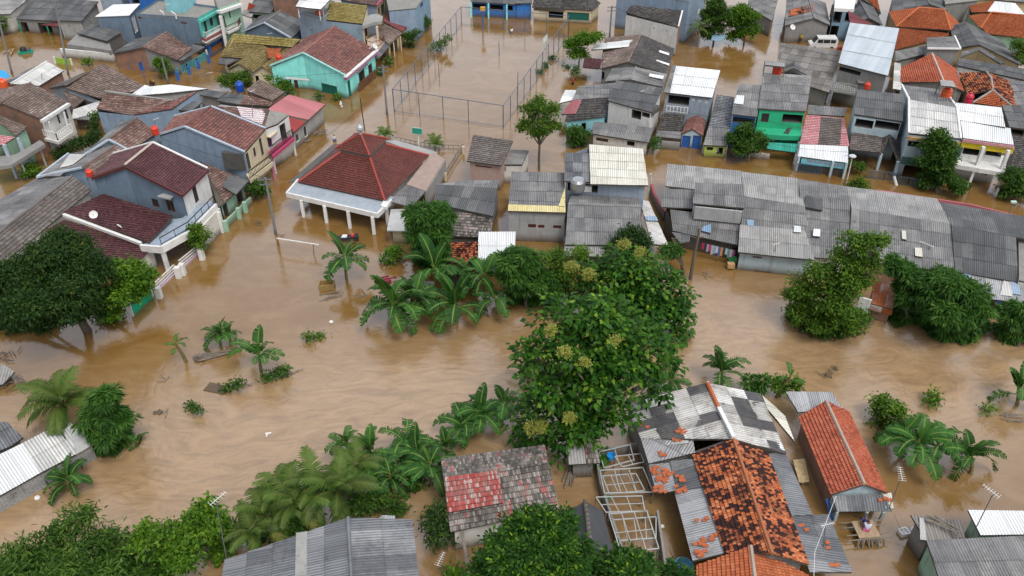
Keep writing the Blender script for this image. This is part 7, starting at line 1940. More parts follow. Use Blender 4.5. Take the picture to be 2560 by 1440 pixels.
for q, nx, ny, lab in (([(1500, 1176), (1607, 1169), (1633, 1230), (1511, 1233)], 3, 1, 'white pipe frame over the pond, second from the top'), ([(1522, 1285), (1617, 1277), (1647, 1371), (1552, 1382)], 3, 2, 'brightest white pipe frame over the lowest pond'),
                       ([(1537, 1141), (1602, 1134), (1610, 1155), (1555, 1167)], 2, 1, 'small white pipe frame at the top of the ponds'), ([(1490, 1243), (1605, 1240), (1612, 1277), (1515, 1281)], 3, 2, 'thin grey pipe grid between the two larger pond frames'),
                       ([(1506, 1190), (1590, 1184), (1612, 1226), (1524, 1236)], 4, 2, 'grey lattice of poles just under the second pond frame'), ([(1530, 1300), (1640, 1292), (1640, 1345), (1545, 1352)], 4, 1, 'grey poles crossing under the brightest pond frame'),
                       ([(1497, 1130), (1575, 1112), (1585, 1150), (1510, 1170)], 2, 1, 'rickety pole frame against the pond enclosure wall')):
    z = 1.0 if 'under' in lab else 1.25
    P4 = [W(x, y, z) for x, y in q]
    root = thing('pond_frame', lab, 'frame', sum(P4, Vector()) / 4 * 1, 'pipe frames over the ponds')
    ORG[root.name] = root.location.copy()
    for i in range(4):
        m = MB(); m.bar(P4[i], P4[(i + 1) % 4], .065); emit('side_bar', m, P_FRAME, root)
    for i in range(1, nx):
        m = MB(); m.bar(P4[0].lerp(P4[1], i / nx), P4[3].lerp(P4[2], i / nx), .05); emit('cross_bar', m, P_FRAME, root)
    for i in range(1, ny):
        m = MB(); m.bar(P4[0].lerp(P4[3], i / ny), P4[1].lerp(P4[2], i / ny), .045); emit('cross_bar', m, P_FRAME, root)
    for p in P4:
        m = MB(); m.bar(p, Vector((p.x, p.y, -.8)), .08); emit('leg', m, P_GREYW, root)
# ---------------------------------------------------------------- tanks, tubs, drums
def tank(px, py, z, r, hgt, mat, label, legs=0, name='water_tank', group=None):
    c = W(px, py, z)
    root = thing(name, label, 'water tank', c, group)
    m = MB()
    m.lathe(c, [(r * .92, 0), (r, hgt * .12), (r * .96, hgt * .3), (r, hgt * .45), (r * .96, hgt * .6), (r, hgt * .8), (r * .8, hgt * .95), (r * .45, hgt * 1.06)], 16)
    emit('drum', m, mat, root, smooth=True)
    m = MB(); m.lathe(c + Vector((0, 0, hgt * 1.06)), [(r * .42, 0), (r * .42, hgt * .08), (r * .2, hgt * .13)], 12); emit('lid', m, mat, root)
    if legs:
        for x, y in ((-1, -1), (1, -1), (1, 1), (-1, 1)):
            m = MB(); p = c + Vector((x * r * .7, y * r * .7, 0)); m.bar(p, p - Vector((0, 0, legs)), .1); emit('leg', m, P_STEEL, root)
P_ORANGE = M_plain('orange_plastic', (.68, .1, .03), .4, 0, .1)
P_TBLUE = M_plain('blue_plastic', (.01, .07, .38), .4, 0, .1)
tank(390, 336, 5.5, .42, .95, P_RED, 'bright red water tank on the corner of the large blue-grey house')
tank(226, 440, 5.4, .38, .7, P_RED, 'red water tank on the maroon-roofed house', .4)
tank(699, 153, 3.3, .45, .9, P_RED, 'red water tank on the eaves of the turquoise house')
tank(11, 218, 2.6, .6, 1.1, P_ORANGE, 'orange water tank at the left edge below the blue tarpaulin')
tank(601, 228, 3.4, .55, 1.2, P_TBLUE, 'blue water tank beside the hedge of flowering bushes', 1.2)
tank(1937, 184, 6.3, .38, 1.0, P_RED, 'left one of the red water tank pair under a little grey roof')
tank(1946, 185, 6.3, .38, 1.0, P_RED, 'right one of the red water tank pair under a little grey roof')
tank(2363, 243, 6.0, .62, 1.2, P_ORANGE, 'red-orange water tank under a wooden canopy above the grey-white roof')
tank(2418, 262, 4.4, .5, 1.4, pm('crimson', (.5, .02, .05), .4), 'crimson drum beside the dark leaning pole')
tank(2098, 124, 3.2, .4, .5, P_ORANGE, 'orange basin on the wall beside the pale metal roof')
tank(797, 36, 6.1, .5, .6, P_ORANGE, 'orange tank under the white canopy roof terrace')
tank(2167, 222, 4.0, .4, .8, P_RED, 'red tank under the grey porch roof below the pale metal roof')
def shade(q, z, label, legz):
    P4 = [W(x, y, z) for x, y in q]
    root = thing('tank_shelter', label, 'shelter', sum(P4, Vector()) / 4)
    ORG[root.name] = root.location.copy()
    m = MB(); roof_plane(m, P4, 'corr', 1, 1.75, .035); emit('roof', m, [RS['asblight'][4], DECK], root)
    for p in P4:
        m = MB(); m.bar(p, Vector((p.x, p.y, legz)), .1); emit('post', m, P_GREYW, root)
shade([(1912, 163), (1962, 168), (1963, 157), (1913, 152)], 7.7, 'little grey shelter roof over the pair of red tanks', 6.2)
shade([(2353, 214), (2390, 219), (2382, 203), (2349, 200)], 7.8, 'small wooden shelter over the red-orange tank', 5.6)
def tub(px, py, z, r, hgt, mat, label, inner=None):
    c = W(px, py, z)
    m = MB()
    n = 18
    m.lathe(c, [(r * .85, 0), (r, hgt), (r * 1.06, hgt), (r * .94, hgt * .98), (r * .8, hgt * .35)], n)
    tag(emit('tub', m, mat, None, c, smooth=False), label, 'tub')
tub(1707, 1424, 0, .62, .5, pm('tubblue', (.1, .28, .42), .4), 'round blue tub floating beside the mango top at the bottom')
tub(1527, 1146, .9, .3, .35, pm('tubblue2', (.01, .25, .6), .4), 'small bright blue basin by the pond enclosure')
tub(1515, 1251, .6, .24, .3, pm('tubgreen', (.02, .35, .2), .4), 'small green basin on the thin pond grid')
tub(1343, 48, 0, .35, .45, pm('tubblue'), 'blue bucket in front of the low tiled house at the head of the court')
# ---------------------------------------------------------------- van, roof tiles, debris
def place(px, py, z=0, rot=0):
    return W(px, py, z), Matrix.Rotation(rot, 3, 'Z')
def boxes(root, name, o, M, lst, mat, bevel=None):
    m = MB()
    for (c, s) in lst:
        m.box(o + M @ Vector(c), M @ Vector((s[0], 0, 0)), M @ Vector((0, s[1], 0)), M @ Vector((0, 0, s[2])))
    return emit(name, m, mat, root)
o, M = place(2053, 122, -.5, R(-4))
root = thing('parked_van', 'white minivan parked behind the broad grey sheet roof', 'van', o)
prof = [(-2.1, .35), (-2.1, 1.0), (-1.55, 1.15), (-.95, 1.95), (1.95, 2.0), (2.12, 1.7), (2.15, .35)]
m = MB()
for s in (-1, 1):
    f = [o + M @ Vector((x, s * .82, z)) for x, z in prof]
    m.face(f if s < 0 else f[::-1])
for i in range(len(prof)):
    (x0, z0), (x1, z1) = prof[i], prof[(i + 1) % len(prof)]
    m.quad(o + M @ Vector((x0, -.82, z0)), o + M @ Vector((x0, .82, z0)), o + M @ Vector((x1, .82, z1)), o + M @ Vector((x1, -.82, z1)))
emit('body', m, pm('van_white', (.74, .75, .75), .25), root)
for x0, x1 in ((-1.0, -.2), (-.1, .9), (1.0, 1.8)):
    for s in (-1, 1):
        m = MB(); m.box(o + M @ Vector(((x0 + x1) / 2, s * .83, 1.5)), M @ Vector(((x1 - x0) / 2, 0, 0)), M @ Vector((0, .015, 0)), (0, 0, .27)); emit('side_window', m, GLASS, root)
m = MB(); m.box(o + M @ Vector((-1.27, 0, 1.56)), M @ Vector((.28, 0, .38)), M @ Vector((0, .7, 0)), M @ Vector((-.015, 0, .012))); emit('windscreen', m, GLASS, root)
for x in (-1.35, 1.35):
    for s in (-1, 1):
        c = o + M @ Vector((x, s * .8, .35)); m = MB(); m.tube([c - M @ Vector((0, .1, 0)), c + M @ Vector((0, .1, 0))], .33, 14); emit('wheel', m, P_BLACK, root)
TILE = RS['orange'][4]
g = random.Random(9)
pile_n = [0]
def tiles_on(px, py, z, n, label):
    c = W(px, py, z)
    m = MB()
    for i in range(n):
        p = c + Vector((g.uniform(-.38, .38), g.uniform(-.28, .28), .06 + .04 * (i % 3)))
        a = .3 + g.uniform(-.25, .25)
        m.box(p, (math.cos(a) * .15, math.sin(a) * .15, .01), (-math.sin(a) * .1, math.cos(a) * .1, .02), (0, 0, .025))
    tag(emit('loose_tiles', m, pm('loose_tile', (.38, .1, .035), .8), None, c), label, 'roof tiles', 'loose orange tiles on sheet roofs')
for px, py, z, n, lab in ((1702, 1078, 3.5, 9, 'heap of loose orange tiles high on the patched roof'), (1690, 1096, 3.25, 6, 'second heap of loose tiles just below the highest one'), (1660, 1133, 2.7, 4, 'few loose tiles above the blue roof sheet'),
                         (1632, 1178, 2.1, 8, 'row of loose tiles at the left of the tile-littered zinc roof'), (1655, 1200, 2.15, 12, 'rows of loose tiles in the middle of the tile-littered zinc roof'), (1668, 1182, 2.3, 8, 'loose tiles at the right of the tile-littered zinc roof'),
                         (1650, 1225, 2.0, 12, 'edge row of loose tiles on the tile-littered zinc roof'), (1697, 1197, 2.5, 6, 'two loose tiles on the dark corrugated side roof'), (1705, 1226, 2.5, 8, 'loose tiles along the top of the white corrugated side roof'),
                         (1752, 1296, 2.75, 3, 'lone reddish tiles in the middle of the white side roof'), (1750, 1357, 2.6, 8, 'loose tiles left on the grey patch of the side roof'), (1781, 1346, 2.85, 6, 'loose tiles right on the grey patch of the side roof'),
                         (1752, 1385, 2.5, 8, 'lowest loose tiles on the white side roof'), (2012, 1320, 2.7, 2, 'single orange tile on the right corrugated eave'), (2054, 1362, 2.4, 3, 'orange tile beside the bent aerial'), (2082, 1413, 2.4, 2, 'orange tile near the lowest right eave corner'),
                         (2215, 1255, 1.9, 4, 'orange tile pieces on the cream gutter sheets'), (1606, 1062, 3.0, 4, 'small brown tile pieces at the left of the patched roof')):
    tiles_on(px, py, z, max(3, n), lab)
def sticks(px, py, z, n, L, label, name='driftwood', cat='driftwood', mat=None, ang=None, w=.08, spread=.5, group=None):
    c = W(px, py, z)
    m = MB()
    for i in range(n):
        a = (ang if ang is not None else g.uniform(0, 3.14)) + g.uniform(-.25, .25)
        p = c + Vector((g.uniform(-spread, spread), g.uniform(-spread, spread), .03 + .04 * (i % 3)))
        d = Vector((math.cos(a), math.sin(a), g.uniform(-.05, .12))) * L * g.uniform(.6, 1) / 2
        m.tube([p - d, p + d], [w * .5, w * .35], 5)
    tag(emit(name, m, mat or P_GREYW, None, c), label, cat, group)
sticks(826, 740, 0, 9, 1.8, 'tangle of drifting planks and sticks at the foot of the lone banana plant', ang=.4)
sticks(900, 738, 0, 5, 1.3, 'dark drifting sticks between lone banana plant and red chair')
sticks(545, 886, .2, 4, 4.6, 'three long bamboo poles floating against the island banana plants', ang=.22, w=.14, spread=.3)
sticks(495, 897, .1, 14, .9, 'root clump floating at the end of the bamboo poles', 'root_clump', 'root clump', BARK, spread=.3)
sticks(690, 942, .05, 4, 2.6, 'dead branches caught below the nearest island banana plant', ang=.35)
sticks(396, 1032, 0, 2, .8, 'small dark log drifting in the river, left', 'drift_log', 'driftwood', BARK, w=.3, spread=.1)
sticks(420, 1040, 0, 2, 1.0, 'bent dark branch drifting beside the small log')
sticks(2530, 1046, .1, 5, 2.4, 'bamboo pieces drifting under the right-edge banana plant', ang=0, w=.1)
sticks(2055, 938, .05, 3, .7, 'twigs in the swirl left of the bare shrub')
sticks(40, 960, .2, 16, 1.0, 'dark heap of debris beside the collapsed sheet roof', 'debris_heap', 'debris', BARK, spread=.9)
sticks(15, 890, .1, 14, 1.1, 'dark debris floating at the left edge under the mango tree', 'debris_heap', 'debris', BARK, spread=.9)
sticks(1425, 1185, .2, 9, 2.6, 'bundle of bamboo poles leaning by the red-patched roof', 'bamboo_poles', 'bamboo', None, 1.35, .1, .35)
sticks(2000, 1180, .2, 10, 2.0, 'planks and bamboo stacked between the sooty tiles and the brick house', 'plank_stack', 'planks', P_GREYW, 1.9, .16, .35)
sticks(2367, 1318, 2.75, 6, 2.2, 'planks lying on the junk-loaded roof', 'roof_planks', 'planks', P_GREYW, -.7, .12, .5)
sticks(1425, 50, 0, 7, 2.2, 'driftwood and planks floating at the head of the court', ang=.1, w=.1, spread=1)
sticks(640, 560, 0, 5, .8, 'dark litter caught against the mint porch wall', 'litter_heap', 'litter', BARK, None, .08, .4)
sticks(700, 590, 0, 4, .7, 'small sticks caught at the foot of the tall front pole', spread=.3)
sticks(1000, 655, 0, 6, .8, 'litter and twigs round the fresh green bush below the cream house', 'litter_heap', 'litter', BARK, None, .07, .5)
sticks(1760, 690, 0, 5, .9, 'twigs drifting below the laundry', spread=.6)
sticks(2165, 815, 0, 7, .9, 'branches caught at the brick foot of the rusty hut', spread=.5)
sticks(415, 950, 0, 3, .9, 'thin twigs by the leaning island banana stem', spread=.4)
sticks(610, 965, 0, 6, 1.1, 'brown tangle of twigs left of the nearest island banana plant', spread=.5)
sticks(730, 935, 0, 2, 2.2, 'long bare branch pointing right of the nearest island banana plant', ang=.5, spread=.1)
m = MB(); c = W(545, 970, .04)
m.slab([W(508, 975, .08), W(560, 985, .08), W(572, 966, .1), (W(525, 955, .1))], .08)
tag(emit('floating_board', m, M_wall('wet_board', (.26, .23, .2), amt=.6), None, c), 'grey waterlogged board floating below the bamboo poles', 'board')
m = MB(); m.slab([W(1982, 1150, .5), W(2012, 1146, .5), W(2024, 1204, .4), W(1998, 1206, .4)], .08)
tag(emit('bamboo_mat', m, M_plain('bamboo_slats', (.45, .34, .18), .7, 0, .35, 5), None, W(2003, 1178, .4)), 'yellow bamboo mat lying between the sooty tiles and the brick house', 'mat')
def crate(px, py, rot, s, mat, label, name='floating_crate', cat='crate', z=0):
    o, M = place(px, py, z, rot)
    root = thing(name, label, cat, o)
    x, y, h = s
    for nm, c, q in (('side', (0, y, h / 2), (x, .04, h / 2)), ('side', (0, -y, h / 2), (x, .04, h / 2)), ('end', (x, 0, h / 2), (.04, y, h / 2)), ('end', (-x, 0, h / 2), (.04, y, h / 2)), ('bottom', (0, 0, .05), (x, y, .04))):
        boxes(root, nm, o, M, [(c, q)], mat)
crate(818, 718, .1, (.7, .45, .5), M_plain('yellow_wood', (.3, .2, .07), .8, 0, .3), 'open wooden box drifting beside the lone banana plant')
crate(2258, 1306 + 28, .3, (.3, .25, .3), P_WHITE, 'white bundle floating left of the junk-loaded roof', 'floating_box')
o, M = place(64, 132, 0, R(20))
root = thing('green_raft', 'small green raft with black bags drifting at the upper left', 'raft', o)
m = MB(); prof = [(-1.1, .0), (-.9, .35), (.9, .35), (1.15, 0)]
for (x0, z0), (x1, z1) in zip(prof, prof[1:]):
    m.quad(o + M @ Vector((x0, -.5, z0)), o + M @ Vector((x1, -.5, z1)), o + M @ Vector((x1, .5, z1)), o + M @ Vector((x0, .5, z0)))
for s in (-.5, .5): m.face([o + M @ Vector((x, s, z)) for x, z in prof])
emit('hull', m, pm('raftgreen', (.01, .25, .17)), root)
m = MB(); m.lathe(o + Vector((-.2, 0, .35)), [(.5, 0), (.55, .2), (.4, .5), (.1, .65)], 9); emit('bag', m, P_BLACK, root)
m = MB(); m.lathe(o + Vector((.5, .05, .35)), [(.35, 0), (.4, .15), (.25, .35), (.05, .4)], 9); emit('bag', m, pm('bagblack', (.04, .04, .045), .5), root)
root = thing('timber_triangle', 'triangular wooden frame drifting at the upper left edge', 'frame', W(25, 130, 0))
for a, b in (((5, 132), (35, 122)), ((35, 122), (26, 137)), ((10, 128), (28, 131))):
    m = MB(); m.bar(W(*a, .15), W(*b, .15), .14); emit('beam', m, M_plain('pale_wood', (.4, .28, .17), .8, 0, .2), root)
o, M = place(962, 706, 0, R(25))
root = thing('drifting_chair', 'dark red chair half sunk in the river near the banana clump', 'chair', o)
PR = pm('chairred', (.22, .01, .03), .35)
boxes(root, 'seat', o, M, [((0, 0, .12), (.55, .4, .08))], PR); boxes(root, 'backrest', o, M, [((-.55, 0, .35), (.07, .42, .3))], PR)
for s in (-.38, .38): boxes(root, 'armrest', o, M, [((.05, s, .38), (.5, .07, .06))], PR)
boxes(root, 'leg', o, M, [((.9, .1, .25), (.4, .05, .05))], PR)
o, M = place(870, 604, 0, R(14))
root = thing('goods_stall', 'black table stacked with goods standing in the flood before the prayer house', 'table', o)
boxes(root, 'tabletop', o, M, [((0, 0, .55), (1.15, .35, .1))], pm('stallblack', (.015, .018, .03), .5))
for x in (-1, 1): boxes(root, 'leg', o, M, [((x, 0, 0), (.06, .3, .5))], P_BLACK)
m = MB(); m.lathe(o + Vector((.55, 0, .65)), [(.18, 0), (.2, .25), (.1, .3)], 10); tag(emit('bucket', m, P_RED, None, o), 'red bucket on the black table before the prayer house', 'bucket')
m = MB(); m.slab([o + Vector(q) for q in ((-.6, -.25, .7), (-.05, -.3, .72), (.0, .2, .74), (-.5, .25, .72))], .05); tag(emit('folded_cloth', m, P_WHITE, None, o), 'folded white cloth on the black table', 'cloth')
root = thing('goal_frame', 'rusty white goal frame half drowned beside the tall front pole', 'goal', W(740, 620, 0))
t0, t1 = W(695, 570, 2.2), W(798, 586, 2.2)
b1, tt1 = vert((787, 625), (779, 584))
for nm, a, b, w in (('crossbar', W(692, 596, 1.25), W(797, 612, 1.25), .1), ('goalpost', W(783, 636, 0) - Vector((0, 0, .8)), W(783, 610, 1.25), .09), ('goalpost', W(694, 600, 0) - Vector((0, 0, .8)), W(694, 596, 1.25), .09)):
    m = MB(); m.bar(a, b, w); emit(nm, m, P_GREYW if nm == 'goalpost' else P_WHITE, root)
def lump(px, py, z, r, mat, label, name='floating_bag', cat='bag'):
    c = W(px, py, z); m = MB()
    m.lathe(c, [(r * .7, -.05), (r, r * .3), (r * .75, r * .75), (r * .2, r)], 10)
    tag(emit(name, m, mat, None, c, smooth=True), label, cat)
lump(828, 806, 0, .2, P_WHITE, 'small white lump of foam floating in the middle of the river')
lump(2285, 1330, .1, .38, pm('bagwhite', (.6, .6, .62), .5), 'white plastic sack floating by the junk-loaded roof')
lump(2293, 1368, 0, .22, pm('bottlegreen', (.2, .45, .38), .3), 'green bottle-shaped float on the rope end', 'green_float', 'float')
lump(94, 1246, 0, .22, P_WHITE, 'white litter at the foot of the grey block wall', 'litter', 'litter')
lump(1655, 1317, .1, .17, P_WHITE, 'white ball floating in the flooded yard beside the frames', 'floating_ball', 'ball')
lump(1580, 123, .2, .4, P_WHITE, 'white sack under the yellow-green tree in the far yard')
c = W(670, 1086, 0); m = MB(); m.bar(c + Vector((-.2, 0, .05)), c + Vector((.25, .1, .05)), .12); m.bar(c + Vector((.0, 0, .05)), c + Vector((-.05, -.3, .05)), .1)
tag(emit('white_stick', m, P_WHITE, None, c), 'T-shaped white stick drifting in the river, lower left', 'stick')
for a, b, lab in (((71, 1117, 2.0), (124, 1220, .2), 'dark bamboo pole leaning on the white roof of the block house, left one'), ((153, 1079, 2.4), (206, 1170, .2), 'dark bamboo pole leaning on the block house roof, right one')):
    m = MB(); m.tube([W(*a), W(*b)], [.05, .06], 6); tag(emit('leaning_pole', m, P_BLACK, None, W(*a)), lab, 'pole')
def tarp(P, label, mat):
    m = MB(); m.slab([W(*p) for p in P], .04); tag(emit('tarpaulin', m, mat, None, W(*P[0])), label, 'tarpaulin')
tarp([(-10, 200, 2.4), (8, 199, 2.3), (26, 190, 2.5), (14, 178, 2.7), (-10, 172, 2.9)], 'bright blue tarpaulin at the left edge above the orange tank', pm('tarp2', (.02, .3, .62), .45))
tarp([(1778, 100, 1.4), (1805, 104, 1.2), (1815, 88, 1.7), (1782, 84, 1.8)], 'pale blue tarpaulin under the trees in the far yard', pm('tarp3', (.2, .33, .42), .5))
tarp([(2495, 768, .3), (2512, 748, .8), (2505, 730, 1.7), (2486, 745, 1.2)], 'deep blue tarpaulin hanging under the patched sheets at the right', pm('tarpblue'))
def dish(px, py, z, r, label, az=-1.2):
    c = W(px, py, z); root = thing('satellite_dish', label, 'satellite dish', c)
    d = Vector((math.cos(az), math.sin(az), .9)).normalized(); m = MB()
    x = d.cross(Vector((0, 0, 1))).normalized(); y = x.cross(d)
    for (r0, h0), (r1, h1) in zip([(0, 0), (.5, .06), (.85, .18)], [(.5, .06), (.85, .18), (1, .27)]):
        for k in range(14):
            a0, a1 = 6.283 * k / 14, 6.283 * (k + 1) / 14
            f = [c + (x * math.cos(a) * q + y * math.sin(a) * q) * r + d * hh * r for q, hh, a in ((r0, h0, a0), (r1, h1, a0), (r1, h1, a1), (r0, h0, a1))]
            m.face(f)
    emit('bowl', m, P_WHITE, root)
    m = MB(); m.tube([c - Vector((0, 0, .5)), c, c + d * r * .9], .03, 6); emit('arm', m, P_STEEL, root)
dish(234, 537, 4.0, .42, 'white satellite dish lying on the lower maroon roof')
dish(297, 566, 3.7, .3, 'small white dish near the lower edge of the maroon roof', .6)
dish(936, 116, 3.9, .45, 'grey satellite dish at the corner of the turquoise house', -.4)
dish(1981, 68, 3.0, .45, 'white satellite dish beside the grey plaster gable')
# ---------------------------------------------------------------- laundry under the row eave
root = thing('laundry_line', 'line of colourful laundry under the grey row house eave', 'laundry', W(1790, 625, 1.5))
a, b = W(1756, 607, 1.9), W(1838, 626, 1.9)
m = MB(); m.tube([a, b], .02, 5); emit('line', m, P_BLACK, root)
cols = [(.5, .03, .12), (.03, .03, .05), (.35, .36, .4), (.55, .05, .15), (.5, .45, .6), (.25, .5, .6), (.6, .6, .62), (.1, .15, .4), (.6, .3, .1), (.05, .05, .06), (.4, .55, .7), (.12, .3, .25), (.5, .4, .45), (.2, .1, .25)]
dd = (b - a).normalized()
for i, cc in enumerate(cols):
    p = a.lerp(b, (i + .5) / len(cols)); hh = .35 + .25 * ((i * 37) % 10) / 10
    m = MB(); m.box(p - Vector((0, 0, hh)), dd * .11, Vector((-dd.y, dd.x, 0)) * .02, (0, 0, hh)); emit('garment', m, M_plain('cloth_%02d' % i if False else 'cloth' + 'abcdefghijklmn'[i], cc, .9, 0, .15), root)
for i, (px, py, w, hh, cc) in enumerate(((1828, 640, .35, .3, (.3, .08, .06)), (1830, 655, .38, .25, (.05, .35, .12)), (1826, 668, .34, .25, (.5, .3, .15)))):
    c = W(px, py, .2); m = MB(); m.box(c + Vector((0, 0, hh)), (w, 0, 0), (0, .25, 0), (0, 0, hh))
    tag(emit('stacked_box', m, M_plain('box' + 'abc'[i], cc, .8, 0, .2), None, c), ['dark red box at the end of the laundry line', 'green box below the dark red one by the laundry', 'brown cardboard box lowest by the laundry'][i], 'box')
# ---------------------------------------------------------------- cart / furniture heap and bamboo platform
sticks(800, 330, .3, 16, 1.1, 'heap of broken wooden furniture outside the pink-roofed house', 'furniture_heap', 'furniture', P_GREYW, None, .1, .7)
sticks(770, 352, .1, 6, 1.0, 'wooden trestle half in the water below the pink-roofed house', 'trestle', 'furniture', P_GREYW, .8, .09, .3)
o, M = place(2164, 1345, 0, R(4))
root = thing('bamboo_platform', 'rough bamboo platform with poles in front of the red clay roof porch', 'platform', o)
boxes(root, 'deck', o, M, [((0, .3, .55), (.75, .7, .05))], M_plain('plywood', (.36, .26, .16), .8, 0, .3, 3))
for y in (-.5, -.1, .55, .95):
    m = MB(); m.tube([o + M @ Vector((-1.5, y, .5)), o + M @ Vector((1.5, y + .08, .52))], .045, 6); emit('pole', m, P_GREYW, root)
for i in range(12):
    x = -.9 + i * .16
    m = MB(); m.tube([o + M @ Vector((x, -.55, .55)), o + M @ Vector((x + random.uniform(-.4, .4), -.9 + random.uniform(-.2, .2), -.3))], .05, 6); emit('pole', m, P_GREYW, root)
for x in (-.7, .7):
    for y in (-.4, .9):
        m = MB(); m.tube([o + M @ Vector((x, y, .5)), o + M @ Vector((x, y, -.8))], .06, 6); emit('leg', m, P_GREYW, root)
PLAT = o + M @ Vector((.0, .35, .6))
# ---------------------------------------------------------------- people
SKIN = M_plain('brown_skin', (.24, .12, .07), .6, 0, .1)
HAIR = M_plain('black_hair', (.012, .010, .009), .5, 0, .1)
def skinned(name, joints, edges, radii, mat, parent, levels=1):
    me = bpy.data.meshes.new(name)
    me.from_pydata(joints, edges, [])
    o = bpy.data.objects.new(name, me)
    COL.objects.link(o)
    mod = o.modifiers.new('skin', 'SKIN')
    sv = me.skin_vertices[0].data
    for i, r in enumerate(radii): sv[i].radius = (r, r)
    for i in range(len(joints)): sv[i].use_root = (i == 0)
    sub = o.modifiers.new('sub', 'SUBSURF'); sub.levels = levels; sub.render_levels = levels
    dg = bpy.context.evaluated_depsgraph_get()
    m2 = bpy.data.meshes.new_from_object(o.evaluated_get(dg))
    o.modifiers.clear()
    o.data = m2
    bpy.data.meshes.remove(me)
    m2.materials.clear(); m2.materials.append(mat)
    for p in m2.polygons: p.use_smooth = True
    o.parent = parent
    return o
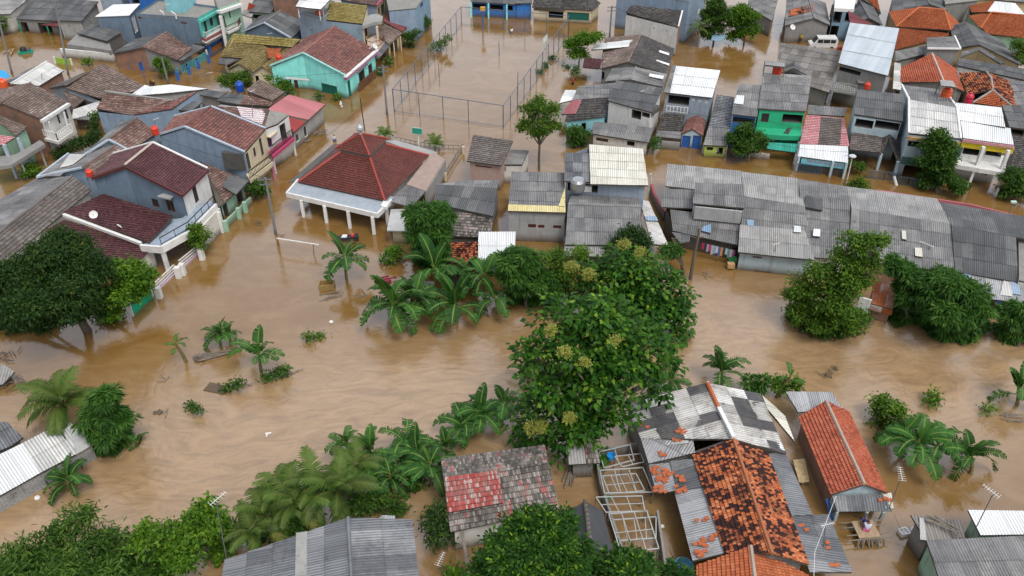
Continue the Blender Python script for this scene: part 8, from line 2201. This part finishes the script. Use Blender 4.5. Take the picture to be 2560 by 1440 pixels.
def person(loc, rot, label, shirt, shorts, pose='wade', hair=HAIR, group=None, hijab=None, k=1.0):
    root = thing('person', label, 'person', loc, group)
    root.rotation_euler = (0, 0, rot)
    root.scale = (k, k, k)
    if pose == 'sit':
        J = dict(pel=(0, 0, .16), ch=(0, .10, .56), nk=(0, .13, .70), hd=(0, .15, .79), tp=(0, .15, .93), nose=(0, .27, .83))
        hip, kn, an, toe = (.11, .04, .13), (.17, .34, .38), (.15, .30, .05), (.15, .46, .03)
        sh, el, wr, fg = (.19, .11, .62), (.24, .28, .42), (.12, .44, .36), (.10, .53, .35)
    else:
        J = dict(pel=(0, 0, .88), ch=(0, .01, 1.25), nk=(0, .01, 1.40), hd=(0, .02, 1.49), tp=(0, .01, 1.65), nose=(0, .13, 1.53))
        hip, kn, an, toe = (.10, .0, .82), (.12, .05, .46), (.11, -.03, .08), (.11, .14, .04)
        sh, el, wr, fg = (.19, .0, 1.34), (.25, .03, 1.07), (.2, .17, .9), (.18, .24, .84)
    V = [J['pel'], J['ch'], J['nk'], J['hd'], J['tp'], J['nose']]
    Rr = [.13, .15, .055, .085, .075, .02]
    E = [(0, 1), (1, 2), (2, 3), (3, 4), (3, 5)]
    for s in (-1, 1):
        f = lambda q: (q[0] * s, q[1], q[2])
        b = len(V); V += [f(hip), f(kn), f(an), f(toe)]; Rr += [.085, .06, .042, .03]; E += [(0, b), (b, b + 1), (b + 1, b + 2), (b + 2, b + 3)]
        b = len(V); V += [f(sh), f(el), f(wr), f(fg)]; Rr += [.06, .042, .032, .026]; E += [(1, b), (b, b + 1), (b + 1, b + 2), (b + 2, b + 3)]
        w = Vector(f(wr)); t = (Vector(f(fg)) - w).normalized()
        for q in (-.03, -.01, .012, .032):
            b2 = len(V); V += [tuple(w + t * .1 + Vector((q, 0, -.01))), tuple(w + t * (.17 - abs(q)) + Vector((q * 1.2, 0, -.03)))]; Rr += [.011, .008]; E += [(b + 3, b2), (b2, b2 + 1)]
        b2 = len(V); V += [tuple(w + t * .05 + Vector((-s * .045, 0, .01)))]; Rr += [.012]; E += [(b + 2, b2)]
    skinned('body', V, E, Rr, SKIN, root)
    sv = [J['pel'], J['ch'], tuple(Vector(J['ch']).lerp(Vector(J['nk']), .6))]
    se, sr = [(0, 1), (1, 2)], [.155, .175, .085]
    for s in (-1, 1):
        b = len(sv); sv += [(sh[0] * s, sh[1], sh[2]), tuple(Vector((sh[0] * s, sh[1], sh[2])).lerp(Vector((el[0] * s, el[1], el[2])), .75))]; sr += [.085, .07]; se += [(1, b), (b, b + 1)]
    skinned('shirt', sv, se, sr, shirt, root)
    pv, pe, pr = [J['pel']], [], [.15]
    for s in (-1, 1):
        b = len(pv); pv += [(hip[0] * s, hip[1], hip[2]), (kn[0] * s, kn[1], kn[2])]; pr += [.105, .082]; pe += [(0, b), (b, b + 1)]
    skinned('shorts', pv, pe, pr, shorts, root)
    hv = Vector(J['hd'])
    tp = Vector(J['tp'])
    if hijab:
        skinned('headscarf', [tuple(hv + Vector((0, -.03, -.14))), tuple(hv + Vector((0, -.02, .02))), tuple(tp + Vector((0, -.01, .02)))], [(0, 1), (1, 2)], [.16, .115, .09], hijab, root)
    else:
        skinned('hair', [tuple(hv + Vector((0, -.035, .02))), tuple(tp + Vector((0, -.015, .012)))], [(0, 1)], [.082, .085], hair, root)
cl = lambda n, c: M_plain('fabric_' + n, c, .9, 0, .15)
WH, BK, BL, RD, OR, YL, PK = cl('white', (.7, .7, .7)), cl('black', (.015, .015, .018)), cl('blue', (.03, .1, .4)), cl('red', (.5, .03, .02)), cl('orange', (.6, .25, .02)), cl('yellow', (.6, .45, .02)), cl('pink', (.6, .08, .25))
def wade(px, py, rot, *a, depth=.75, **k):
    c = W(px, py, 0)
    person((c.x, c.y, -depth), rot, *a, **k)
wade(379, 215, 2.6, 'person in black clothes and black headscarf wading in the lane', BK, BK, hijab=BK)
wade(386, 215, 2.6, 'person in an orange headscarf wading in the lane', BK, BK, hijab=OR)
wade(853, 268, 1.2, 'person in white shirt and white headwear wading before the turquoise house', WH, WH, hijab=WH)
wade(836, 352, -.6, 'person with black hair in pale shirt wading behind the prayer house', WH, BL)
wade(1279, 82, .5, 'person in white shirt and blue shorts wading inside the court', WH, BL)
wade(1432, 212, 1.8, 'person in red shirt standing by the black gable house', RD, BK, depth=.5)
wade(1962, 96, 0, 'person in red top and blue shorts beside the grey plaster gable', RD, BL, depth=.1)
wade(2000, 108, 2.0, 'person in yellow shirt near the white minivan', YL, BK, depth=.1)
wade(900, 200, .7, 'person in pink shirt at the wooden gate of the turquoise house', PK, BK, depth=.3)
person(tuple(PLAT + Vector((-.05, -.2, -.04))), -.35, 'person in light blue shirt sitting on the bamboo platform', cl('light_blue', (.5, .56, .68)), PK, 'sit')
person(tuple(PLAT + Vector((.05, .55, -.15))), 2.8, 'person with a blue cap crouching behind the one in light blue', cl('dark_blue', (.03, .05, .2)), BK, 'sit', hair=BL, k=.9)
